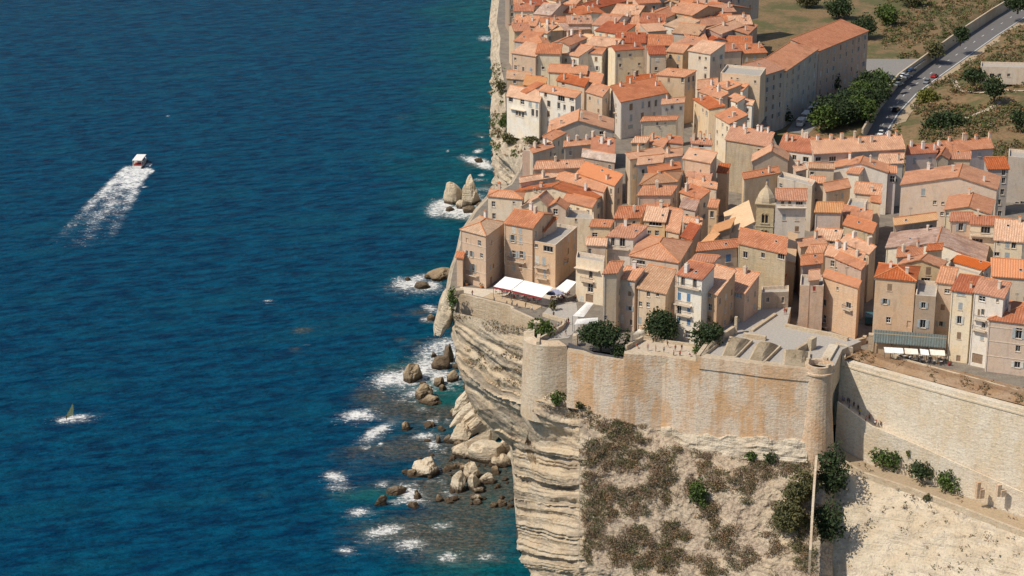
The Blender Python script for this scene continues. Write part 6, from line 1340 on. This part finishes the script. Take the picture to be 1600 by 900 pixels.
# ------------------------------------------------------------------ cars
def car_proto(kind):
    L, Wd, Hh = dict(car=(4.2, 1.75, 1.45), van=(5.0, 1.95, 2.1), suv=(4.6, 1.85, 1.7))[kind]
    t = thing("parked_car", (0, 0, 0), "x", "car"); WORG[t.name] = Vector((0, 0, 0)); b = MB(); x0, x1 = -L / 2, L / 2
    prof = [(x0, .35), (x0, .75 if kind != 'van' else 1.3), (x0 + .15, .9 if kind != 'van' else 1.5), (x1 - 1.0, .88), (x1 - .1, .72), (x1, .5), (x1, .35)]
    if kind == 'van': prof = [(x0, .35), (x0, 1.9), (x0 + .15, 2.05), (x1 - 1.5, 2.05), (x1 - .85, 1.25), (x1 - .1, .95), (x1, .6), (x1, .35)]
    def extr(b, prof, hw, hwt, m=0):
        n = len(prof); lz = min(p[1] for p in prof); hz = max(p[1] for p in prof)
        lo = [Vector((x, -lerp(hw, hwt, (z - lz) / (hz - lz + 1e-6)), z)) for x, z in prof]; hi = [Vector((x, lerp(hw, hwt, (z - lz) / (hz - lz + 1e-6)), z)) for x, z in prof]
        for i in range(n): j = (i + 1) % n; b.face([lo[i], hi[i], hi[j], lo[j]], m)
        b.face(lo, m); b.face(hi[::-1], m)
    extr(b, prof, Wd / 2, Wd / 2 - .04)
    if kind != 'van':
        cab = [(x0 + .25, .86), (x0 + .75, Hh), (x0 + 2.2, Hh), (x1 - 1.25, .86)]; extr(b, [(x0 + .72, Hh - .06), (x0 + .8, Hh), (x0 + 2.15, Hh), (x0 + 2.3, Hh - .06)], Wd / 2 - .22, Wd / 2 - .26)
    body = b.build("body", PAINT[0], t, org=Vector((0, 0, 0)))
    g = MB()
    if kind != 'van': extr(g, [(x0 + .22, .87), (x0 + .72, Hh - .05), (x0 + 2.3, Hh - .05), (x1 - 1.2, .87)], Wd / 2 - .06, Wd / 2 - .22)
    else: g.face([Vector((x1 - 1.47, -.8, 1.98)), Vector((x1 - .9, -.85, 1.32)), Vector((x1 - .9, .85, 1.32)), Vector((x1 - 1.47, .8, 1.98))][::-1]); [v for v in ()]; g.v = [(a + .03, b_, c + .02) for a, b_, c in g.v]
    g.build("windows", M_glass, t, org=Vector((0, 0, 0)))
    for sx in (x0 + .8, x1 - .85):
        for sy in (-1, 1): w = MB(); w.tube(Vector((sx, sy * (Wd / 2 - .2), .32)), Vector((sx, sy * (Wd / 2 + .01), .32)), .32, .32, 12); w.build("wheel", M_tyre, t, org=Vector((0, 0, 0)))
    for sy in (-1, 1): w = MB(); w.box(Vector((x1 - .02, sy * (Wd / 2 - .3), .58)), .1, .35, .14); w.build("headlight", M_lglass, t, org=Vector((0, 0, 0)))
    return t
M_tyre = plain("tyre_rubber", (.02, .02, .02)); PAINT = [plain("car_paint_%s" % n, c, .25) for n, c in (("white", (.75, .75, .74)), ("black", (.02, .02, .022)), ("blue", (.03, .07, .15)), ("grey", (.22, .24, .26)), ("red", (.42, .02, .02)), ("maroon", (.14, .02, .025)), ("teal", (.05, .13, .15)))]
CARS = [('van', 1370, 127, 51, 0, "white delivery van parked nearest the pale apartment block", 30), ('car', 1388, 126, 51, 0, "white parked car right of the delivery van", 40), ('car', 1400, 127, 51, 1, "black parked car near the roadside wall", 45), ('car', 1412, 120, 51, 0, "small white car at the far end of the car park", 45), ('car', 1388, 137, 51, 2, "dark blue car parked below the two white cars", 45), ('car', 1330, 155, 51, 3, "grey parked car in the middle of the shaded row", 20), ('car', 1314, 162, 51, 2, "blue parked car left of the grey one in the shade", 20), ('suv', 1345, 147, 51, 5, "maroon car in the shade of the apartment block", 25), ('car', 1359, 143, 51, 1, "black car between maroon car and the trees", 25), ('car', 1297, 170, 51, 1, "black car in deep shade next to the road train", 20),
 ('car', 1448, 130, 48, 3, "dark grey car driving down the road near the top", -118), ('car', 1460, 121, 48, 4, "red car on the road, farthest up", 60), ('suv', 1400, 174, 48, 1, "black off-roader driving through the wall's shadow", 62), ('car', 1376, 211, 48, 0, "white car on the road just above the long orange roof", -108), ('van', 1358, 503, 59.7, 6, "teal van parked in the dark alley beside the large tan house", 80), ('car', 1340, 118, 51, 3, "silver grey car parked at the top left of the car park", 30), ('car', 1378, 134, 51, 0, "pale car squeezed between delivery van and dark blue car", 45), ('car', 1404, 134, 51, 3, "grey car parked against the wall below the black car", 45), ('suv', 1368, 137, 51, 1, "black off-roader parked beside the dark blue car", 45), ('car', 1418, 122, 51, 3, "grey car right of the small white one at the far end", 45), ('car', 1424, 112, 51, 2, "blue car parked close to the wall at the top", 45)]
protos = {}
for kd, x, y, z, ci, lab, ang in CARS:
    p = P(x, y, z)
    if kd in protos: c = copy_tree(protos[kd])
    else: c = protos[kd] = car_proto(kd)
    c.location = p + Vector((0, 0, .03)); c.rotation_euler = (0, 0, math.radians(ang)); c["label"] = lab; c["category"] = "van" if kd == 'van' else "car"; c["group"] = "vehicles behind the town"
    if kd == 'van': c.name = "parked_van"
    for ch_ in c.children:
        if ch_.name.startswith("body"): ch_.material_slots[0].link = 'OBJECT'; ch_.material_slots[0].material = PAINT[ci]
# little road train
t0 = root("road_train", P(1270, 182, 51), "white tourist road train with three carriages bending round the dark trees", "road train")
pts = [P(x, y, 51) for x, y in ((1251, 196), (1259, 187), (1269, 178), (1281, 171))]
for i, (x, y) in enumerate(((1251, 197), (1259, 187), (1270, 178), (1282, 171))):
    p = P(x, y, 51); d = (pts[min(3, i + 1)] - pts[max(0, i - 1)]).normalized(); n = Vector((-d.y, d.x, 0)); L = 6.0 if i else 4.0; mb = MB(); hb_ = 1.1
    mb.obox(p - d * L / 2 - n * 1.0 + Vector((0, 0, .4)), d * L, n * 2.0, Vector((0, 0, hb_))); mb.obox(p - d * L / 2 - n * 1.1 + Vector((0, 0, 2.5)), d * L, n * 2.2, Vector((0, 0, .12)))
    for a in range(5):
        for s in (-1, 1): mb.obox(p - d * (L / 2 - .05) + d * ((L - .2) * a / 4) + n * (s * .98 - .04) + Vector((0, 0, 1.5)), d * .08, n * .08, Vector((0, 0, 1.0)))
    o = mb.build("carriage" if i else "engine", PAINT[0], t0)
    for a in (-.32, .32):
        for s in (-1, 1): w = MB(); c = p + d * L * a + n * s * .9 + Vector((0, 0, .35)); w.tube(c, c + n * s * .2, .35, .35, 10); w.build("wheel", M_tyre, o, org=WORG[o.name])
# ------------------------------------------------------------------ tour boat
bp = P(219, 257, 0); hd = -wd; an = math.atan2(hd.y, hd.x) ; bt_ = root("tour_boat", bp, "white covered tour boat heading out to sea with a long foaming wake", "boat"); X = hd.normalized(); Y_ = Vector((-X.y, X.x, 0)); Z = Vector((0, 0, 1))
L = 13.0; st_ = [(-6.5, 1.95, 1.15), (-3, 2.2, 1.2), (0, 2.3, 1.3), (3, 2.05, 1.5), (5, 1.3, 1.8), (6.5, .12, 2.1)]; mb = MB()
for (x0, w0_, h0), (x1, w1_, h1) in zip(st_[:-1], st_[1:]):
    a = [bp + X * x0 + Y_ * s * w0_ * k + Z * z for s, k, z in ((-1, .72, -.3), (-1, 1, h0), (1, 1, h0), (1, .72, -.3))]; c = [bp + X * x1 + Y_ * s * w1_ * k + Z * z for s, k, z in ((-1, .72, -.3), (-1, 1, h1), (1, 1, h1), (1, .72, -.3))]
    for i in (0, 2): mb.face([a[i], a[i + 1], c[i + 1], c[i]])
    dk = Z * .35; mb.face([a[1] - dk, c[1] - dk, c[2] - dk, a[2] - dk], 1)
a = [bp + X * -6.5 + Y_ * s * 1.95 * k + Z * z for s, k, z in ((-1, .72, -.3), (-1, 1, 1.15), (1, 1, 1.15), (1, .72, -.3))]; mb.face(a[::-1]); mb.build("hull", [PAINT[0], M_capst], bt_)
mb = MB(); mb.obox(bp - X * 1.2 - Y_ * 1.6 + Z * 1.0, X * 4.0, Y_ * 3.2, Z * 1.9); mb.build("cabin", PAINT[0], bt_)
mb = MB(); mb.obox(bp - X * 1.23 - Y_ * 1.63 + Z * 1.9, X * 4.06, Y_ * 3.26, Z * .6); mb.build("cabin_windows", M_glass, bt_)
mb = MB(); mb.obox(bp - X * 5.4 - Y_ * 1.9 + Z * 3.05, X * 9.2, Y_ * 3.8, Z * .16); mb.build("canopy_roof", M_white, bt_)
for a in (-5.2, -3.2): 
    for s in (-1, 1): mb = MB(); q = bp + X * a + Y_ * s * 1.8; mb.tube(q + Z * 1.0, q + Z * 3.05, .05, .05, 5); mb.build("stanchion", M_frame, bt_)
for a in (-5.0, -4.0, -3.0, -2.0): mb = MB(); mb.obox(bp + X * a - Y_ * 1.5 + Z * .85, X * .5, Y_ * 3.0, Z * .45); mb.build("bench", M_dred, bt_)
# ------------------------------------------------------------------ people
def person_mesh(pose):
    J = dict(pel=(0, 0, .95), che=(0, .02, 1.32), nek=(0, .02, 1.50), hed=(0, .0, 1.64), top=(0, 0, 1.74))
    if pose == 'stand': J.update(hl=(-.1, 0, .92), kl=(-.11, -.02, .5), al=(-.12, .02, .08), tl=(-.13, -.14, .04), hr=(.1, 0, .92), kr=(.12, -.02, .5), ar=(.14, .02, .08), tr=(.16, -.14, .04), sl=(-.19, .02, 1.42), el=(-.26, .02, 1.14), wl=(-.25, -.08, .9), fl=(-.25, -.12, .8), sr=(.19, .02, 1.42), er=(.27, .03, 1.14), wr=(.24, -.1, .92), fr=(.23, -.15, .82))
    elif pose == 'walk': J.update(hl=(-.1, 0, .92), kl=(-.1, -.2, .52), al=(-.1, -.28, .1), tl=(-.1, -.42, .05), hr=(.1, 0, .92), kr=(.1, .08, .5), ar=(.1, .34, .14), tr=(.1, .24, .05), sl=(-.19, .02, 1.42), el=(-.25, .14, 1.16), wl=(-.24, .12, .92), fl=(-.24, .1, .82), sr=(.19, .02, 1.42), er=(.25, -.1, 1.16), wr=(.22, -.28, 1.0), fr=(.21, -.34, .93))
    else: J = {k: (x, y, z - .45) for k, (x, y, z) in J.items()}; J.update(hl=(-.1, 0, .47), kl=(-.13, -.42, .5), al=(-.13, -.44, .08), tl=(-.13, -.58, .04), hr=(.1, 0, .47), kr=(.13, -.42, .5), ar=(.13, -.44, .08), tr=(.13, -.58, .04), sl=(-.19, .02, .97), el=(-.26, -.08, .7), wl=(-.15, -.3, .58), fl=(-.1, -.38, .56), sr=(.19, .02, .97), er=(.26, -.08, .7), wr=(.15, -.3, .58), fr=(.1, -.38, .56))
    rad = dict(pel=.15, che=.16, nek=.06, hed=.105, top=.08, hl=.1, kl=.065, al=.045, tl=.035, hr=.1, kr=.065, ar=.045, tr=.035, sl=.065, el=.048, wl=.035, fl=.03, sr=.065, er=.048, wr=.035, fr=.03)
    E = [('pel', 'che'), ('che', 'nek'), ('nek', 'hed'), ('hed', 'top'), ('pel', 'hl'), ('hl', 'kl'), ('kl', 'al'), ('al', 'tl'), ('pel', 'hr'), ('hr', 'kr'), ('kr', 'ar'), ('ar', 'tr'), ('che', 'sl'), ('sl', 'el'), ('el', 'wl'), ('wl', 'fl'), ('che', 'sr'), ('sr', 'er'), ('er', 'wr'), ('wr', 'fr')]
    ks = list(J); bm = bmesh.new(); sk = bm.verts.layers.skin.verify(); vs = []
    for k_ in ks: v = bm.verts.new(J[k_]); v[sk].radius = (rad[k_], rad[k_] * .85); v[sk].use_root = (k_ == 'pel'); vs.append(v)
    for a, b_ in E: bm.edges.new((vs[ks.index(a)], vs[ks.index(b_)]))
    me = bpy.data.meshes.new("skel"); bm.to_mesh(me); bm.free(); o = bpy.data.objects.new("skel", me); COL.objects.link(o); o.modifiers.new("s", 'SKIN'); m = o.modifiers.new("u", 'SUBSURF'); m.levels = 1
    dg = bpy.context.evaluated_depsgraph_get(); dg.update(); me2 = bpy.data.meshes.new_from_object(o.evaluated_get(dg)); bpy.data.objects.remove(o); me2.name = "person"
    hip, wst, nk, hr = J['pel'][2], J['pel'][2] + .06, J['nek'][2] - .03, J['hed'][2] + .03
    for _ in range(4): me2.materials.append(SKINM)
    kn = J['kl'][2] + .02
    for f in me2.polygons:
        c = f.center; mi = 0
        if c.z > hr or (c.z > nk + .06 and c.y > .03): mi = 3
        elif c.z > nk: mi = 0
        elif c.z > wst: mi = 1 if (abs(c.x) < .23) else 0
        elif c.z > (kn if pose != 'sit' else .44) and abs(c.x) < .19: mi = 2
        if pose == 'sit' and c.y < -.36: mi = 0
        f.material_index = mi; f.use_smooth = True
    return me2
SKINM = plain("skin", (.45, .28, .19)); HAIR = [plain("dark_hair", (.04, .025, .015)), plain("straw_hat", (.55, .42, .25)), plain("fair_hair", (.30, .20, .10))]
CL = {n: plain("cloth_" + n, c) for n, c in dict(white=(.72, .71, .68), red=(.45, .06, .04), navy=(.03, .04, .09), blue=(.08, .16, .36), black=(.02, .02, .02), yellow=(.70, .60, .05), pink=(.60, .25, .25), grey=(.28, .28, .28), green=(.10, .22, .10), orange=(.60, .22, .06), khaki=(.33, .27, .17)).items()}
PM = {k: person_mesh(k) for k in ('stand', 'walk', 'sit')}
def person(p, pose, top, legs, rz, lab, grp=None, hair=0):
    o = bpy.data.objects.new("person", PM[pose]); COL.objects.link(o); o.location = p; o.rotation_euler = (0, 0, rz)
    for i, m in ((1, CL[top]), (2, CL[legs]), (3, HAIR[hair])): o.material_slots[i].link = 'OBJECT'; o.material_slots[i].material = m
    tag(o, lab, "person", grp)
seen = set(); pr = random.Random(21)
PE = [('B1', 59.65, "on the café terrace", [(290, 118, 'red', 'navy', 'walk', "by the terrace corner, alone"), (600, 196, 'white', 'navy', 'stand', "near the terrace parapet"), (640, 205, 'navy', 'black', 'sit', "at the right end of the bench"), (560, 186, 'black', 'grey', 'sit', "in the middle of the bench"), (460, 160, 'grey', 'khaki', 'sit', "at the left end of the bench"), (705, 212, 'black', 'navy', 'stand', "at the parapet beside the sand court"), (756, 240, 'white', 'blue', 'walk', "where the terrace meets the lane"), (925, 285, 'navy', 'red', 'stand', "beside the planter wall"), (1095, 150, 'orange', 'black', 'stand', "at the door of the shaded balcony house")]),
 ('B1', 59.68, "at the lookout parapet", [(938, 385, 'pink', 'white', 'stand', "leaning second from the left"), (962, 372, 'white', 'navy', 'stand', "in the middle of the group"), (955, 402, 'white', 'white', 'walk', "dressed all in white"), (985, 358, 'red', 'khaki', 'stand', "near the right end of the group"), (1008, 352, 'white', 'khaki', 'walk', "walking up the lane"), (1040, 335, 'black', 'red', 'stand', "beside the lane corner"), (915, 410, 'navy', 'blue', 'stand', "nearest the green bush"), (860, 440, 'grey', 'black', 'stand', "leftmost, at the bastion"), (1020, 425, 'khaki', 'grey', 'walk', "crossing the lane alone"), (1120, 440, 'white', 'navy', 'walk', "under the white sails, left of a pair"), (1140, 440, 'pink', 'khaki', 'walk', "under the white sails, right of a pair")]),
 ('B2', 61.35, "on the viewing terrace", [(315, 515, 'black', 'khaki', 'walk', "near its back wall"), (425, 545, 'navy', 'pink', 'stand', "towards its right side"), (375, 548, 'red', 'grey', 'stand', "in its middle"), (362, 590, 'pink', 'navy', 'stand', "at the front edge near the middle"), (412, 592, 'red', 'black', 'stand', "at the front edge, right of the middle"), (222, 548, 'orange', 'khaki', 'stand', "at its left side"), (286, 560, 'grey', 'navy', 'walk', "left of the middle"), (160, 540, 'pink', 'grey', 'stand', "leftmost, near the parapet"), (482, 585, 'white', 'red', 'sit', "sitting near the right front"), (72, 520, 'red', 'khaki', 'sit', "sitting at the far left corner"), (540, 605, 'black', 'blue', 'stand', "at the far right corner")]),
 ('B2', 62.35, "on the gun platform", [(1228, 258, 'red', 'pink', 'stand', "beside the dark alley, left of a pair"), (1243, 256, 'orange', 'black', 'stand', "beside the dark alley, right of a pair")])]
for crop, z, where, lst in PE:
    for x, y, top, legs, pose, lab in lst:
        p = P(*px(crop, x, y), z); person(p, pose, top, legs, pr.uniform(0, 6.28), "person in %s top %s, %s" % (top, where, lab), None, pr.choice([0, 0, 1, 2]))
RPPL = [(122, 108, 'navy'), (135, 120, 'blue'), (152, 118, 'white'), (168, 130, 'blue'), (184, 138, 'blue'), (202, 140, 'navy'), (218, 150, 'black'), (236, 150, 'blue'), (252, 168, 'navy'), (286, 172, 'black'), (308, 222, 'yellow'), (320, 190, 'blue'), (376, 216, 'red'), (370, 246, 'pink'), (436, 248, 'white'), (436, 298, 'red'), (470, 272, 'black'), (855, 528, 'orange'), (872, 548, 'blue'), (922, 548, 'white'), (962, 550, 'red'), (926, 566, 'pink'), (990, 572, 'navy'), (905, 570, 'khaki')]
bpy.context.view_layer.update(); DG = bpy.context.evaluated_depsgraph_get()
rcount = {}
for i, (x, y, top) in enumerate(RPPL):
    X_, Y2 = px('L3', x, y); fx = (X_ - 1300) / 300.0
    # stand on the ramp surface: find the point of the strip seen at that column
    a = min(range(len(rin) - 1), key=lambda j: abs((rin[j].x + rin[j + 1].x) / 2 - P(X_, Y2, 48).x)); best = None
    for k_ in range(0, 41):
        f = k_ / 40; 
        for j in range(len(rin) - 1):
            q = rin[j].lerp(rin[j + 1], f) + Vector((-.95, -1.8, .03)); d = ray(X_, Y2); sx_ = d.x / d.y * q.y
            if abs(sx_ - q.x) < .25 and (best is None or True): best = q
    if best is None: continue
    w3 = pr.uniform(-1.2, 1.2) if x < 480 else pr.uniform(-.6, 1.4); best = best + Vector((.47, .88, 0)) * w3
    lab = "person in %s top and dark shorts %s" % (top, "in the crowd on the shaded upper ramp" if x < 330 else ("walking down the sunlit upper ramp" if x < 480 else "standing in the group low on the ramp"))
    person(best, 'walk' if i % 3 else 'stand', top, pr.choice(['navy', 'black']), pr.uniform(0, 6.28), lab, "people on the ramp", pr.choice([0, 0, 1]))

# windsurfer at the lower left
wp = P(101, 657, 0); t = root("windsurf_board", wp, "windsurf board with clear olive tinted sail, far out at the lower left", "windsurf board"); hd2 = Vector((-1, .1, 0)).normalized(); sd = Vector((-hd2.y, hd2.x, 0))
mb = MB(); rg = []
for x, w_ in ((-1.3, .2), (-1.0, .3), (0, .33), (.9, .24), (1.3, .04)): rg.append((wp + hd2 * x - sd * w_ + Vector((0, 0, .05)), wp + hd2 * x + sd * w_ + Vector((0, 0, .05))))
for a, c in zip(rg[:-1], rg[1:]): mb.quads([a[0], c[0], c[1], a[1]], [q + Vector((0, 0, .14)) for q in (a[0], c[0], c[1], a[1])])
mb.build("board", PAINT[0], t)
mb = MB(); b0 = wp + hd2 * .2 + Vector((0, 0, .15)); tp_ = b0 + Vector((2.6, .8, 4.6)); mb.tube(b0, tp_, .03, .02, 5); mb.build("mast", M_metal, t)
lf = NB("olive_film", .3); lf.b.inputs["Alpha"].default_value = .38; m_f = lf.col((.18, .20, .07)); mb = MB(); bm_ = b0.lerp(tp_, .32); cl2 = bm_ + Vector((1.9, -.6, .1)); arc_ = [b0.lerp(tp_, f) for f in (.12, .4, .7, 1)]; out_ = [b0 + Vector((.5, -.1, .4)), cl2, b0.lerp(tp_, .7) + Vector((1.1, -.4, -.1)), tp_ + Vector((.05, 0, -.02))]
for i in range(3): mb.quads([arc_[i], out_[i], out_[i + 1], arc_[i + 1]], [q + Vector((0, .02, 0)) for q in (arc_[i], out_[i], out_[i + 1], arc_[i + 1])])
mb.build("sail", m_f, t)
mb = MB(); mb.tube(bm_, cl2, .025, .025, 5); mb.build("boom", M_metal, t)
person(wp + Vector((.6, -.3, .17)), 'stand', 'black', 'black', 1.2, "person in black wetsuit standing on the windsurf board")
